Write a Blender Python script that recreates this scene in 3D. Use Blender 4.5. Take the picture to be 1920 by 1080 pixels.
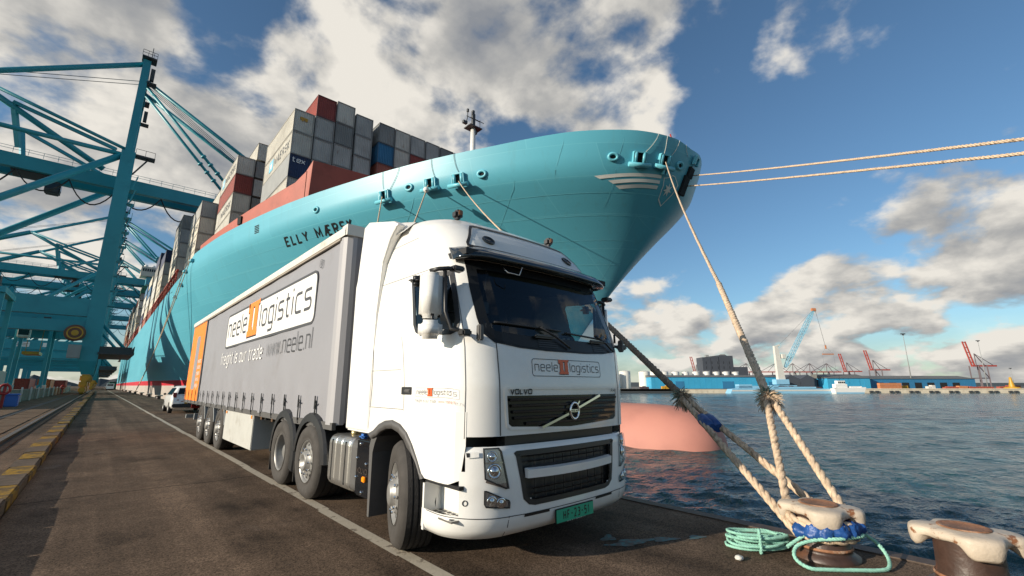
import bpy, bmesh, math, random
import numpy as np
from mathutils import Vector, Matrix

# ------------------------------------------------------------------ camera, light, exposure
SC = bpy.context.scene
COL = SC.collection
for o in list(bpy.data.objects):
    bpy.data.objects.remove(o)
R = math.radians
PITCH = math.atan(183 / 840.0)
YAW = R(42.0)
CAMH = 1.5
cd = bpy.data.cameras.new('camera')
cam = bpy.data.objects.new('camera', cd)
COL.objects.link(cam)
cam.location = (0, 0, CAMH)
cam.rotation_euler = (R(90) + PITCH, 0, -YAW)
cd.sensor_width = 36
cd.lens = 36 * 840 / 1920.0
cd.clip_start = 0.05
cd.clip_end = 8000
SC.camera = cam

SUN_EL, SUN_AZ = R(16.5), math.atan2(0.27, -0.963)      # azimuth measured from +X towards +Y
SUN_DIR = Vector((math.cos(SUN_AZ) * math.cos(SUN_EL), math.sin(SUN_AZ) * math.cos(SUN_EL), math.sin(SUN_EL)))
sl = bpy.data.lights.new('sun', 'SUN')
sl.energy = 5.0
sl.angle = R(0.5)
sl.color = (1.0, 0.89, 0.73)
sun = bpy.data.objects.new('sun', sl)
COL.objects.link(sun)
sun.rotation_euler = SUN_DIR.to_track_quat('Z', 'Y').to_euler()
sun.location = (-40, 10, 40)

SC.view_settings.view_transform = 'Standard'
SC.view_settings.look = 'None'
SC.view_settings.exposure = 0.28
SC.view_settings.gamma = 1.0
SC.view_settings.use_curve_mapping = False
SC.cycles.max_bounces = 8
SC.cycles.transparent_max_bounces = 12
SC.cycles.sample_clamp_indirect = 6
SC.cycles.caustics_reflective = False
SC.cycles.caustics_refractive = False


def wdir(px, py):
    """direction into the world of a cloud as seen from the quay"""
    fw = Vector((math.sin(YAW) * math.cos(PITCH), math.cos(YAW) * math.cos(PITCH), math.sin(PITCH)))
    r = Vector((math.cos(YAW), -math.sin(YAW), 0))
    u = r.cross(fw)
    return (fw + r * ((px - 960) / 840) - u * ((py - 540) / 840)).normalized()


# cloud banks: bearing as picture coordinate of the centre, radius (rad), weight
CLOUDS = [
    (90, 60, .32, .42), (250, 110, .14, .26), (60, 210, .22, .28), (210, 260, .13, .22), (330, 100, .05, -.10),
    (300, 330, .05, .24), (60, 440, .10, .22), (410, 130, .10, -.40), (440, 40, .07, -.26), (455, 330, .06, -.30), (330, 230, .07, -.05), (420, 270, .07, .16),
    (520, 70, .09, .22), (610, 110, .12, .30), (730, 130, .12, .26), (540, 190, .09, .18), (480, 20, .06, .10),
    (960, 70, .24, .30), (1040, 170, .24, .34), (900, 190, .15, .24), (1130, 60, .16, .22), (1130, 190, .13, .20),
    (750, 10, .08, -.36), (800, 60, .05, -.12), (1000, 10, .10, .1),
    (1380, 130, .16, -.22), (1520, 250, .20, -.36), (1330, 420, .16, -.36), (1760, 160, .16, -.24), (1200, 260, .08, -.06), (1480, 400, .14, -.34),
    (1500, 40, .14, .36), (1590, 10, .10, .26), (1560, 110, .07, .20),
    (1850, 370, .09, .30), (1740, 400, .07, .28), (1900, 310, .06, .24), (1800, 440, .10, .26), (1900, 480, .10, .24), (1680, 300, .07, -.22),
    (1260, 560, .07, .30), (1220, 620, .10, .30), (1400, 640, .16, .30), (1520, 520, .10, .36), (1460, 560, .10, .30), (1620, 560, .12, .30),
    (1720, 590, .12, .24), (1850, 590, .14, .26), (1560, 650, .14, .26), (1350, 560, .035, -.16), (1400, 500, .08, -.30), (1165, 560, .03, -.12),
    (1780, 660, .16, .22), (190, 610, .12, .14), (300, 470, .08, .05),
]


def build_world():
    w = bpy.data.worlds.new('World')
    SC.world = w
    w.use_nodes = True
    nt = w.node_tree
    N, L = nt.nodes, nt.links
    N.clear()

    def nd(t, **k):
        n = N.new(t)
        for a, v in k.items():
            setattr(n, a, v)
        return n

    def val(n, i, v):
        n.inputs[i].default_value = v

    def math_(op, a, b=None, c=None, clamp=False):
        n = nd('ShaderNodeMath', operation=op, use_clamp=clamp)
        for i, x in enumerate((a, b, c)):
            if x is None:
                continue
            if isinstance(x, (int, float)):
                n.inputs[i].default_value = x
            else:
                L.new(x, n.inputs[i])
        return n.outputs[0]

    def vmath(op, a, b=None, s=None):
        n = nd('ShaderNodeVectorMath', operation=op)
        for i, x in enumerate((a, b)):
            if x is None:
                continue
            if isinstance(x, (tuple, list, Vector)):
                n.inputs[i].default_value = tuple(x)
            else:
                L.new(x, n.inputs[i])
        if s is not None:
            if isinstance(s, (int, float)):
                n.inputs[3].default_value = s
            else:
                L.new(s, n.inputs[3])
        return n.outputs['Value'] if op in ('DOT_PRODUCT', 'LENGTH') else n.outputs[0]

    sky = nd('ShaderNodeTexSky', sky_type='NISHITA')
    sky.sun_disc = False
    sky.sun_elevation = SUN_EL
    sky.sun_rotation = math.pi / 2 - SUN_AZ
    sky.altitude = 0
    sky.air_density = 1.0
    sky.dust_density = 0.5
    sky.ozone_density = 2.2
    tc = nd('ShaderNodeTexCoord')
    d = vmath('NORMALIZE', tc.outputs['Generated'])
    sep = nd('ShaderNodeSeparateXYZ')
    L.new(d, sep.inputs[0])
    z = sep.outputs[2]
    zz = math_('ADD', math_('MAXIMUM', z, 0.0), 0.42)
    inv = math_('DIVIDE', 1.0, zz)
    p = vmath('SCALE', d, s=inv)

    def noise(vec, scale, detail, rough, dist=0.0):
        n = nd('ShaderNodeTexNoise')
        val(n, 'Scale', scale)
        val(n, 'Detail', detail)
        val(n, 'Roughness', rough)
        val(n, 'Distortion', dist)
        L.new(vec, n.inputs['Vector'])
        return n.outputs['Fac']

    bank = None
    for (px, py, rad, wt) in CLOUDS:
        c = wdir(px, py)
        dt = vmath('DOT_PRODUCT', d, c)
        m = nd('ShaderNodeMapRange', interpolation_type='SMOOTHERSTEP')
        L.new(dt, m.inputs[0])
        m.inputs[1].default_value = math.cos(rad * 1.55)
        m.inputs[2].default_value = math.cos(rad * 0.12)
        m.inputs[3].default_value = 0.0
        m.inputs[4].default_value = wt
        bank = m.outputs[0] if bank is None else math_('ADD', bank, m.outputs[0])
    bank = math_('MULTIPLY', math_('MINIMUM', math_('MAXIMUM', bank, -.45), .60), .62)
    n0 = noise(p, 4.0, 12, .53, .1)
    off = Vector(SUN_DIR) * 0.07 + Vector((0, 0, 0.05))
    p1 = vmath('ADD', p, off)
    n1 = noise(p1, 4.0, 7, .53, .1)
    big = noise(p, 1.3, 3, .5)
    dens = math_('ADD', math_('MULTIPLY', math_('SUBTRACT', n0, .52), 2.3), math_('ADD', bank, math_('MULTIPLY', math_('SUBTRACT', big, .55), .25)))
    al = nd('ShaderNodeMapRange', interpolation_type='SMOOTHSTEP')
    L.new(dens, al.inputs[0])
    al.inputs[1].default_value = 0.0
    al.inputs[2].default_value = 0.30
    alpha = al.outputs[0]
    # self lighting of the cloud: thinner towards the sun is brighter, thick parts greyer
    lit = math_('ADD', math_('MULTIPLY', math_('SUBTRACT', n0, n1), 3.8), 0.72)
    thick = nd('ShaderNodeMapRange', interpolation_type='SMOOTHSTEP')
    L.new(dens, thick.inputs[0])
    thick.inputs[1].default_value = .22
    thick.inputs[2].default_value = .85
    lit = math_('SUBTRACT', lit, math_('MULTIPLY', thick.outputs[0], .52), clamp=True)
    ramp = nd('ShaderNodeValToRGB')
    L.new(lit, ramp.inputs[0])
    e = ramp.color_ramp.elements
    e[0].position, e[0].color = 0.0, (.33, .35, .385, 1)
    e[1].position, e[1].color = 1.0, (1.02, .97, .88, 1)
    m_ = e.new(.45)
    m_.color = (.55, .545, .53, 1)
    sc = nd('ShaderNodeVectorMath', operation='SCALE')
    L.new(ramp.outputs[0], sc.inputs[0])
    sc.inputs[3].default_value = 1 / 0.1 * 0.68
    # horizon veil
    veil = nd('ShaderNodeMapRange', interpolation_type='SMOOTHSTEP')
    L.new(z, veil.inputs[0])
    veil.inputs[1].default_value = 0.0
    veil.inputs[2].default_value = 0.14
    veil.inputs[3].default_value = 0.45
    veil.inputs[4].default_value = 0.0
    alpha2 = math_('MAXIMUM', alpha, veil.outputs[0])
    below = nd('ShaderNodeMapRange')
    L.new(z, below.inputs[0])
    below.inputs[1].default_value = -0.02
    below.inputs[2].default_value = 0.0
    alpha3 = math_('MULTIPLY', alpha2, below.outputs[0])
    tint = nd('ShaderNodeMix', data_type='RGBA', blend_type='MULTIPLY')
    tint.inputs[0].default_value = 1.0
    L.new(sky.outputs[0], tint.inputs[6])
    tint.inputs[7].default_value = (0.80, 0.98, 1.06, 1)
    mx = nd('ShaderNodeMix', data_type='RGBA')
    L.new(alpha3, mx.inputs[0])
    L.new(tint.outputs[2], mx.inputs[6])
    L.new(sc.outputs[0], mx.inputs[7])
    bg = nd('ShaderNodeBackground')
    bg.inputs[1].default_value = 0.1
    L.new(mx.outputs[2], bg.inputs[0])
    out = nd('ShaderNodeOutputWorld')
    L.new(bg.outputs[0], out.inputs[0])


build_world()
random.seed(7)
rng = np.random.default_rng(7)


# ------------------------------------------------------------------ materials
def mat(name, col, rough=.5, metal=0.0, spec=.5, var=.0, vscale=3.0, bump=0.0, bscale=30.0, dirt=None, coat=0.0, dscale=1.2, dlo=.55, dhi=.7):
    """principled paint; var = random lightness, dirt = (colour, amount) of worn patches"""
    m = bpy.data.materials.new(name)
    m.use_nodes = True
    nt = m.node_tree
    b = nt.nodes['Principled BSDF']
    b.inputs['Base Color'].default_value = (*col, 1)
    b.inputs['Roughness'].default_value = rough
    b.inputs['Metallic'].default_value = metal
    b.inputs['Specular IOR Level'].default_value = spec
    if coat:
        b.inputs['Coat Weight'].default_value = coat
        b.inputs['Coat Roughness'].default_value = .06
    tc = nt.nodes.new('ShaderNodeTexCoord')
    src = None
    if var:
        n = nt.nodes.new('ShaderNodeTexNoise')
        n.inputs['Scale'].default_value = vscale
        n.inputs['Detail'].default_value = 6
        nt.links.new(tc.outputs['Object'], n.inputs['Vector'])
        mr = nt.nodes.new('ShaderNodeMapRange')
        nt.links.new(n.outputs['Fac'], mr.inputs[0])
        mr.inputs[1].default_value, mr.inputs[2].default_value = .3, .7
        mr.inputs[3].default_value, mr.inputs[4].default_value = 1 - var, 1 + var
        mx = nt.nodes.new('ShaderNodeMix')
        mx.data_type = 'RGBA'
        mx.blend_type = 'MULTIPLY'
        mx.inputs[0].default_value = 1
        mx.inputs[6].default_value = (*col, 1)
        nt.links.new(mr.outputs[0], mx.inputs[7])
        src = mx.outputs[2]
    if dirt:
        n = nt.nodes.new('ShaderNodeTexNoise')
        n.inputs['Scale'].default_value = dscale
        n.inputs['Detail'].default_value = 9
        n.inputs['Roughness'].default_value = .65
        nt.links.new(tc.outputs['Object'], n.inputs['Vector'])
        mr = nt.nodes.new('ShaderNodeMapRange')
        nt.links.new(n.outputs['Fac'], mr.inputs[0])
        mr.inputs[1].default_value, mr.inputs[2].default_value = dlo, dhi
        mr.inputs[4].default_value = dirt[1]
        mx = nt.nodes.new('ShaderNodeMix')
        mx.data_type = 'RGBA'
        nt.links.new(mr.outputs[0], mx.inputs[0])
        if src:
            nt.links.new(src, mx.inputs[6])
        else:
            mx.inputs[6].default_value = (*col, 1)
        mx.inputs[7].default_value = (*dirt[0], 1)
        src = mx.outputs[2]
    if src:
        nt.links.new(src, b.inputs['Base Color'])
    if bump:
        n = nt.nodes.new('ShaderNodeTexNoise')
        n.inputs['Scale'].default_value = bscale
        n.inputs['Detail'].default_value = 5
        nt.links.new(tc.outputs['Object'], n.inputs['Vector'])
        bp = nt.nodes.new('ShaderNodeBump')
        bp.inputs['Strength'].default_value = bump
        bp.inputs['Distance'].default_value = .02
        nt.links.new(n.outputs['Fac'], bp.inputs['Height'])
        nt.links.new(bp.outputs[0], b.inputs['Normal'])
    return m


def glass(name, tint, opac):
    m = bpy.data.materials.new(name)
    m.use_nodes = True
    nt = m.node_tree
    nt.nodes.clear()
    tr = nt.nodes.new('ShaderNodeBsdfTransparent')
    tr.inputs[0].default_value = (*tint, 1)
    gl = nt.nodes.new('ShaderNodeBsdfGlossy')
    gl.inputs['Roughness'].default_value = .02
    gl.inputs['Color'].default_value = (.9, .95, 1, 1)
    lw = nt.nodes.new('ShaderNodeLayerWeight')
    lw.inputs[0].default_value = .5
    fr = nt.nodes.new('ShaderNodeMath')
    fr.operation = 'POWER'
    nt.links.new(lw.outputs['Facing'], fr.inputs[0])
    fr.inputs[1].default_value = 5
    ad = nt.nodes.new('ShaderNodeMath')
    ad.operation = 'MULTIPLY_ADD'
    ad.inputs[1].default_value = opac
    ad.inputs[2].default_value = .045
    mx = nt.nodes.new('ShaderNodeMixShader')
    nt.links.new(fr.outputs[0], ad.inputs[0])
    nt.links.new(ad.outputs[0], mx.inputs[0])
    nt.links.new(tr.outputs[0], mx.inputs[1])
    nt.links.new(gl.outputs[0], mx.inputs[2])
    o = nt.nodes.new('ShaderNodeOutputMaterial')
    nt.links.new(mx.outputs[0], o.inputs[0])
    return m


def nodes_of(m):
    nt = m.node_tree
    return nt, nt.nodes, nt.links, nt.nodes['Principled BSDF']


M = {}
M['white'] = mat('white_cab_paint', (.80, .79, .76), .22, coat=.5, var=.03, vscale=1.5, dirt=((.55, .51, .45), .35), dscale=2.2, dlo=.5, dhi=.8)
M['white_dull'] = mat('offwhite_dull_paint', (.62, .60, .55), .6, var=.08, vscale=2, dirt=((.30, .25, .18), .6), dscale=2.5)
M['panel'] = mat('grey_light_panel', (.66, .67, .66), .3, var=.03)
M['visor'] = mat('smoked_visor', (.012, .018, .022), .06, coat=.6)
M['black'] = mat('black_plastic', (.018, .018, .019), .42, var=.15, vscale=8)
M['blackgloss'] = mat('black_gloss', (.010, .011, .013), .08)
M['dark'] = mat('dark_interior', (.02, .021, .023), .8)
M['greyplastic'] = mat('grey_plastic', (.085, .082, .08), .55, var=.1, vscale=6)
M['rubber'] = mat('tyre_rubber', (.045, .04, .036), .82, var=.2, vscale=9, bump=.15, bscale=60)
M['rubberdark'] = mat('tyre_tread', (.022, .02, .019), .85, bump=.3, bscale=60)
M['alu'] = mat('aluminium', (.62, .61, .58), .30, metal=.9, var=.06, vscale=5)
M['steel'] = mat('rim_steel', (.25, .245, .235), .42, metal=.35, var=.12, vscale=14, dirt=((.2, .17, .13), .5), dscale=9)
M['chrome'] = mat('chrome', (.75, .76, .78), .07, metal=1.0)
M['lens'] = glass('lamp_lens', (.86, .88, .9), .9)
M['glass'] = glass('cab_glass', (.50, .58, .62), .8)
M['glassdark'] = mat('dark_glass', (.012, .016, .018), .04)
M['amber'] = mat('amber_lens', (.95, .30, .01), .25)
M['redlens'] = mat('red_lens', (.22, .012, .012), .3)
M['curtain'] = mat('grey_curtain', (.262, .262, .285), .48, var=.05, vscale=.9, bump=.4, bscale=1.6, dirt=((.20, .19, .19), .5), dscale=1.1)
M['curtain_front'] = mat('grey_trailer_front', (.19, .185, .20), .5, var=.04)
M['silver'] = mat('silver_profile', (.34, .335, .35), .5)
M['orange'] = mat('orange_print', (.90, .24, .02), .45)
M['white_print'] = mat('white_print', (.80, .79, .77), .4)
M['ink'] = mat('grey_ink', (.055, .055, .06), .5)
M['inkblack'] = mat('black_ink', (.012, .012, .013), .45)
M['greeny'] = mat('green_plate', (.02, .36, .21), .4)
M['boxgrey'] = mat('pale_locker', (.47, .47, .44), .5, var=.05, vscale=4, dirt=((.2, .17, .12), .4), dscale=3)
M['blue'] = mat('blue_tarp', (.014, .07, .25), .42, var=.25, vscale=9, bump=.8, bscale=14)
M['bluecap'] = mat('blue_cap', (.05, .18, .55), .4)
M['rope'] = mat('mooring_rope', (.58, .44, .31), .92, var=.3, vscale=18, bump=.5, bscale=120, dirt=((.15, .10, .06), .75), dscale=5)
M['ropedark'] = mat('weathered_rope', (.25, .185, .13), .95, var=.3, vscale=18, bump=.5, bscale=120)
M['ropegreen'] = mat('green_rope', (.26, .52, .42), .8, var=.18, vscale=25, bump=.3, bscale=150)
M['tuftgreen'] = mat('faded_green_fibre', (.20, .27, .20), .95, var=.3, vscale=20)
M['rail'] = mat('rusty_rail', (.09, .055, .04), .45, metal=.5, var=.2)
M['railtop'] = mat('worn_rail_top', (.20, .17, .15), .4, metal=.8)
M['concrete'] = mat('concrete', (.17, .155, .135), .9, var=.2, vscale=1.5, bump=.3, bscale=12, dirt=((.10, .085, .07), .6), dscale=.8)
M['slab'] = mat('concrete_slab', (.155, .105, .07), .9, spec=.1, var=.25, vscale=2.5, bump=.4, bscale=14, dirt=((.08, .06, .05), .6), dscale=1.1)
M['kerb'] = mat('kerb_grey', (.12, .095, .075), .9, spec=.1, var=.25, vscale=6, bump=.5, bscale=25, dirt=((.05, .04, .03), .7), dscale=4)
M['kerby'] = mat('kerb_yellow', (.36, .215, .03), .85, spec=.1, var=.2, vscale=6, bump=.4, bscale=25, dirt=((.09, .07, .05), .9), dscale=5, dlo=.42, dhi=.58)


def hull_paint():
    m = mat('turquoise_hull', (.115, .475, .60), .42, bump=.05, bscale=.5)
    nt, N, L, b = nodes_of(m)
    tc = N.new('ShaderNodeTexCoord')
    sp = N.new('ShaderNodeSeparateXYZ')
    L.new(tc.outputs['Object'], sp.inputs[0])
    cb = N.new('ShaderNodeCombineXYZ')
    L.new(sp.outputs[1], cb.inputs[0])
    L.new(sp.outputs[2], cb.inputs[1])
    br = N.new('ShaderNodeTexBrick')
    br.inputs['Scale'].default_value = 1
    br.inputs['Brick Width'].default_value = 9.0
    br.inputs['Row Height'].default_value = 2.4
    br.inputs['Mortar Size'].default_value = .03
    br.inputs['Color1'].default_value = (.090, .370, .475, 1)
    br.inputs['Color2'].default_value = (.103, .405, .515, 1)
    br.inputs['Mortar'].default_value = (.125, .44, .54, 1)
    L.new(cb.outputs[0], br.inputs['Vector'])
    mp = N.new('ShaderNodeMapping')
    mp.inputs['Scale'].default_value = (.9, .9, .07)
    L.new(tc.outputs['Object'], mp.inputs[0])
    n = N.new('ShaderNodeTexNoise')
    n.inputs['Scale'].default_value = 1.4
    n.inputs['Detail'].default_value = 8
    n.inputs['Roughness'].default_value = .62
    L.new(mp.outputs[0], n.inputs['Vector'])
    mr = N.new('ShaderNodeMapRange')
    L.new(n.outputs['Fac'], mr.inputs[0])
    mr.inputs[1].default_value, mr.inputs[2].default_value, mr.inputs[4].default_value = .56, .78, .5
    mx = N.new('ShaderNodeMix')
    mx.data_type = 'RGBA'
    L.new(mr.outputs[0], mx.inputs[0])
    L.new(br.outputs['Color'], mx.inputs[6])
    mx.inputs[7].default_value = (.10, .29, .34, 1)
    L.new(mx.outputs[2], b.inputs['Base Color'])
    return m


M['hull'] = hull_paint()
M['hullfit'] = mat('turquoise_fittings', (.14, .48, .58), .4, var=.08, vscale=2)
M['hulldark'] = mat('dark_opening', (.01, .012, .014), .9)
M['hullred'] = mat('boot_top_red', (.50, .012, .03), .5, var=.06, vscale=.3)
M['antifoul'] = mat('pink_antifouling', (.47, .20, .155), .7, var=.10, vscale=.5, dirt=((.40, .18, .13), .5), dscale=.5, dlo=.52, dhi=.75)
M['antigrey'] = mat('grey_lower_hull', (.42, .37, .33), .7, var=.08, vscale=.3)
M['rust'] = mat('red_oxide', (.36, .085, .055), .6, var=.10, vscale=.5, dirt=((.22, .05, .03), .5), dscale=.6)
M['rustrail'] = mat('red_oxide_rail', (.30, .06, .04), .6)
M['teal'] = mat('crane_teal', (.025, .28, .35), .42, var=.07, vscale=.25, dirt=((.018, .19, .24), .5), dscale=.3)
M['tealfar'] = mat('crane_teal_far', (.025, .20, .26), .5, var=.07, vscale=.2)
M['cable'] = mat('black_cable', (.015, .016, .018), .6)
M['wire'] = mat('steel_wire', (.10, .11, .12), .5)
M['yellow'] = mat('machine_yellow', (.50, .27, .02), .45, var=.12, vscale=1.5, dirt=((.2, .12, .03), .5), dscale=1.5)
M['grey'] = mat('plain_grey', (.28, .29, .29), .55, var=.08, vscale=1)
M['darkgrey'] = mat('dark_grey_steel', (.05, .055, .06), .6, var=.1)
M['redpaint'] = mat('red_paint', (.36, .025, .02), .45)
M['carwhite'] = mat('white_car_paint', (.78, .78, .76), .25, coat=.4)
M['stainteal'] = mat('teal_paint_spill', (.03, .12, .135), .6, var=.3, vscale=9, dirt=((.07, .055, .045), 1), dscale=14, dlo=.42, dhi=.56)
M['bhat'] = mat('bollard_white', (.50, .42, .33), .55, var=.10, vscale=5, bump=.25, bscale=30, dirt=((.20, .07, .02), .95), dscale=10, dlo=.58, dhi=.66)
M['brust'] = mat('bollard_rust', (.26, .12, .06), .7, var=.3, vscale=12, bump=.5, bscale=40, dirt=((.50, .42, .33), .6), dscale=9)
M['bstem'] = mat('bollard_stem', (.055, .030, .022), .45, var=.35, vscale=7, bump=.25, bscale=20, dirt=((.16, .06, .02), .7), dscale=4)
M['tank'] = mat('tank_white', (.66, .64, .59), .5, var=.04, vscale=.2)
M['shedblue'] = mat('shed_blue', (.045, .34, .56), .5, var=.07, vscale=.2)
M['shedblue2'] = mat('shed_blue_dark', (.03, .17, .33), .5, var=.07, vscale=.2)
M['roofgrey'] = mat('roof_grey', (.14, .14, .13), .7, var=.1, vscale=.1)
M['silo'] = mat('silo_dark', (.06, .068, .085), .6, var=.1, vscale=.1)
M['farquay'] = mat('far_quay', (.66, .58, .45), .85, var=.10, vscale=.3, dirt=((.32, .25, .17), .5), dscale=.4)
M['cranered'] = mat('crane_red', (.36, .06, .045), .5)
M['cranedark'] = mat('crane_dark', (.07, .05, .06), .6)
M['jib'] = mat('jib_blue', (.20, .46, .60), .5)
M['barge'] = mat('barge_blue', (.25, .50, .68), .5, var=.06, vscale=.2)
M['hill'] = mat('far_land', (.05, .065, .07), .9, var=.2, vscale=.02)
M['ringgreen'] = mat('green_container', (.03, .20, .12), .5)


def stripes_paint():
    """container paint: colour of the object, rust streaks"""
    m = mat('container_paint', (.5, .5, .5), .55)
    nt, N, L, b = nodes_of(m)
    oi = N.new('ShaderNodeObjectInfo')
    tc = N.new('ShaderNodeTexCoord')
    ad = N.new('ShaderNodeVectorMath')
    ad.operation = 'ADD'
    L.new(tc.outputs['Object'], ad.inputs[0])
    rr = N.new('ShaderNodeVectorMath')
    rr.operation = 'SCALE'
    rr.inputs[0].default_value = (91, 57, 33)
    L.new(oi.outputs['Random'], rr.inputs[3])
    L.new(rr.outputs[0], ad.inputs[1])
    mp = N.new('ShaderNodeMapping')
    mp.inputs['Scale'].default_value = (1.6, 1.6, .45)
    L.new(ad.outputs[0], mp.inputs[0])
    n = N.new('ShaderNodeTexNoise')
    n.inputs['Scale'].default_value = 1.5
    n.inputs['Detail'].default_value = 9
    n.inputs['Roughness'].default_value = .68
    L.new(mp.outputs[0], n.inputs['Vector'])
    mr = N.new('ShaderNodeMapRange')
    mr.inputs[1].default_value, mr.inputs[2].default_value = .60, .72
    mr.inputs[4].default_value = .8
    L.new(n.outputs['Fac'], mr.inputs[0])
    mx = N.new('ShaderNodeMix')
    mx.data_type = 'RGBA'
    L.new(mr.outputs[0], mx.inputs[0])
    L.new(oi.outputs['Color'], mx.inputs[6])
    mx.inputs[7].default_value = (.20, .085, .035, 1)
    n2 = N.new('ShaderNodeTexNoise')
    n2.inputs['Scale'].default_value = .5
    n2.inputs['Detail'].default_value = 6
    L.new(ad.outputs[0], n2.inputs['Vector'])
    m2 = N.new('ShaderNodeMapRange')
    m2.inputs[1].default_value, m2.inputs[2].default_value = .3, .7
    m2.inputs[3].default_value, m2.inputs[4].default_value = .8, 1.12
    L.new(n2.outputs['Fac'], m2.inputs[0])
    mm = N.new('ShaderNodeMix')
    mm.data_type = 'RGBA'
    mm.blend_type = 'MULTIPLY'
    mm.inputs[0].default_value = 1
    L.new(mx.outputs[2], mm.inputs[6])
    L.new(m2.outputs[0], mm.inputs[7])
    L.new(mm.outputs[2], b.inputs['Base Color'])
    return m


M['container'] = stripes_paint()
M['conframe'] = mat('container_frame', (.16, .13, .11), .6, var=.3, vscale=1.5, dirt=((.22, .09, .04), .8), dscale=1.5)


def asphalt():
    m = mat('asphalt', (.1, .08, .07), .8)
    nt, N, L, b = nodes_of(m)
    tc = N.new('ShaderNodeTexCoord')

    def noise(s, d=5, r=.6, scale=None):
        n = N.new('ShaderNodeTexNoise')
        n.inputs['Scale'].default_value = s
        n.inputs['Detail'].default_value = d
        n.inputs['Roughness'].default_value = r
        if scale:
            mp = N.new('ShaderNodeMapping')
            mp.inputs['Scale'].default_value = scale
            L.new(tc.outputs['Object'], mp.inputs[0])
            L.new(mp.outputs[0], n.inputs['Vector'])
        else:
            L.new(tc.outputs['Object'], n.inputs['Vector'])
        return n.outputs['Fac']

    def mrange(x, a, b_, c, d_):
        n = N.new('ShaderNodeMapRange')
        L.new(x, n.inputs[0])
        for i, v in enumerate((a, b_, c, d_)):
            n.inputs[i + 1].default_value = v
        return n.outputs[0]

    def mul(a, c):
        n = N.new('ShaderNodeMath')
        n.operation = 'MULTIPLY'
        L.new(a, n.inputs[0])
        if isinstance(c, float):
            n.inputs[1].default_value = c
        else:
            L.new(c, n.inputs[1])
        return n.outputs[0]
    vor = N.new('ShaderNodeTexVoronoi')
    vor.inputs['Scale'].default_value = 95
    L.new(tc.outputs['Object'], vor.inputs['Vector'])
    sp = N.new('ShaderNodeSeparateColor')
    L.new(vor.outputs['Color'], sp.inputs[0])
    grain = mrange(sp.outputs[0], 0, 1, .45, 1.75)
    big = mrange(noise(.35, 6, .6), .3, .7, .62, 1.3)
    med = mrange(noise(2.2, 6, .65), .3, .7, .78, 1.2)
    lanes = mrange(noise(1.0, 4, .55, (1.6, .03, 1)), .35, .65, .66, 1.26)
    wet = mrange(noise(.9, 7, .62, (1, .5, 1)), .53, .68, 1.0, .40)
    f = mul(mul(mul(mul(grain, big), med), lanes), wet)
    # transverse joints, one every 9.4 m
    sx = N.new('ShaderNodeSeparateXYZ')
    L.new(tc.outputs['Object'], sx.inputs[0])
    wob = noise(.8, 4, .6)
    ay = N.new('ShaderNodeMath')
    ay.operation = 'MULTIPLY_ADD'
    L.new(wob, ay.inputs[0])
    ay.inputs[1].default_value = .35
    L.new(sx.outputs[1], ay.inputs[2])
    fr = N.new('ShaderNodeMath')
    fr.operation = 'PINGPONG'
    L.new(ay.outputs[0], fr.inputs[0])
    fr.inputs[1].default_value = 4.55
    crack = mrange(fr.outputs[0], .012, .035, .35, 1.0)
    f = mul(f, crack)
    mx = N.new('ShaderNodeMix')
    mx.data_type = 'RGBA'
    mx.blend_type = 'MULTIPLY'
    mx.inputs[0].default_value = 1
    mx.inputs[6].default_value = (.113, .079, .055, 1)
    L.new(f, mx.inputs[7])
    L.new(mx.outputs[2], b.inputs['Base Color'])
    L.new(mrange(noise(.9, 7, .62, (1, .6, 1)), .60, .70, .82, .5), b.inputs['Roughness'])
    b.inputs['Specular IOR Level'].default_value = .12
    bp = N.new('ShaderNodeBump')
    bp.inputs['Strength'].default_value = .55
    bp.inputs['Distance'].default_value = .012
    L.new(sp.outputs[1], bp.inputs['Height'])
    L.new(bp.outputs[0], b.inputs['Normal'])
    return m


M['asphalt'] = asphalt()


def water():
    m = mat('harbour_water', (.022, .070, .080), .12)
    nt, N, L, b = nodes_of(m)
    b.inputs['IOR'].default_value = 1.33
    b.inputs['Specular IOR Level'].default_value = .46
    tc = N.new('ShaderNodeTexCoord')
    prev = None
    for s, st, dist, sc in ((1.6, .9, .22, (1, 1.6, 1)), (5.5, .9, .05, (1, 1.5, 1)), (.45, .8, .8, (1, 1.6, 1))):
        mp = N.new('ShaderNodeMapping')
        mp.inputs['Scale'].default_value = sc
        mp.inputs['Rotation'].default_value = (0, 0, R(35))
        L.new(tc.outputs['Object'], mp.inputs[0])
        n = N.new('ShaderNodeTexNoise')
        n.inputs['Scale'].default_value = s
        n.inputs['Detail'].default_value = 4
        L.new(mp.outputs[0], n.inputs['Vector'])
        bp = N.new('ShaderNodeBump')
        bp.inputs['Strength'].default_value = st
        bp.inputs['Distance'].default_value = dist
        L.new(n.outputs['Fac'], bp.inputs['Height'])
        if prev:
            L.new(prev, bp.inputs['Normal'])
        prev = bp.outputs[0]
    L.new(prev, b.inputs['Normal'])
    return m


M['water'] = water()


# ------------------------------------------------------------------ mesh helpers
OFF = {}


def put(o, parent=None):
    COL.objects.link(o)
    if parent is not None:
        o.parent = parent
    return o


def tag(o, label=None, cat=None, group=None, kind=None):
    if label:
        o['label'] = label
    if cat:
        o['category'] = cat
    if group:
        o['group'] = group
    if kind:
        o['kind'] = kind
    return o


def empty(name, loc, label, cat, group=None, rz=0.0):
    """the base of a thing; its parts are built in world coordinates and shifted"""
    o = bpy.data.objects.new(name, None)
    o.empty_display_size = .2
    COL.objects.link(o)
    o.location = loc
    o.rotation_euler = (0, 0, rz)
    OFF[o.name] = Vector(loc)
    return tag(o, label, cat, group)


def root_off(p):
    while p.parent is not None:
        p = p.parent
    return OFF.get(p.name, Vector((0, 0, 0)))


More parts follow.
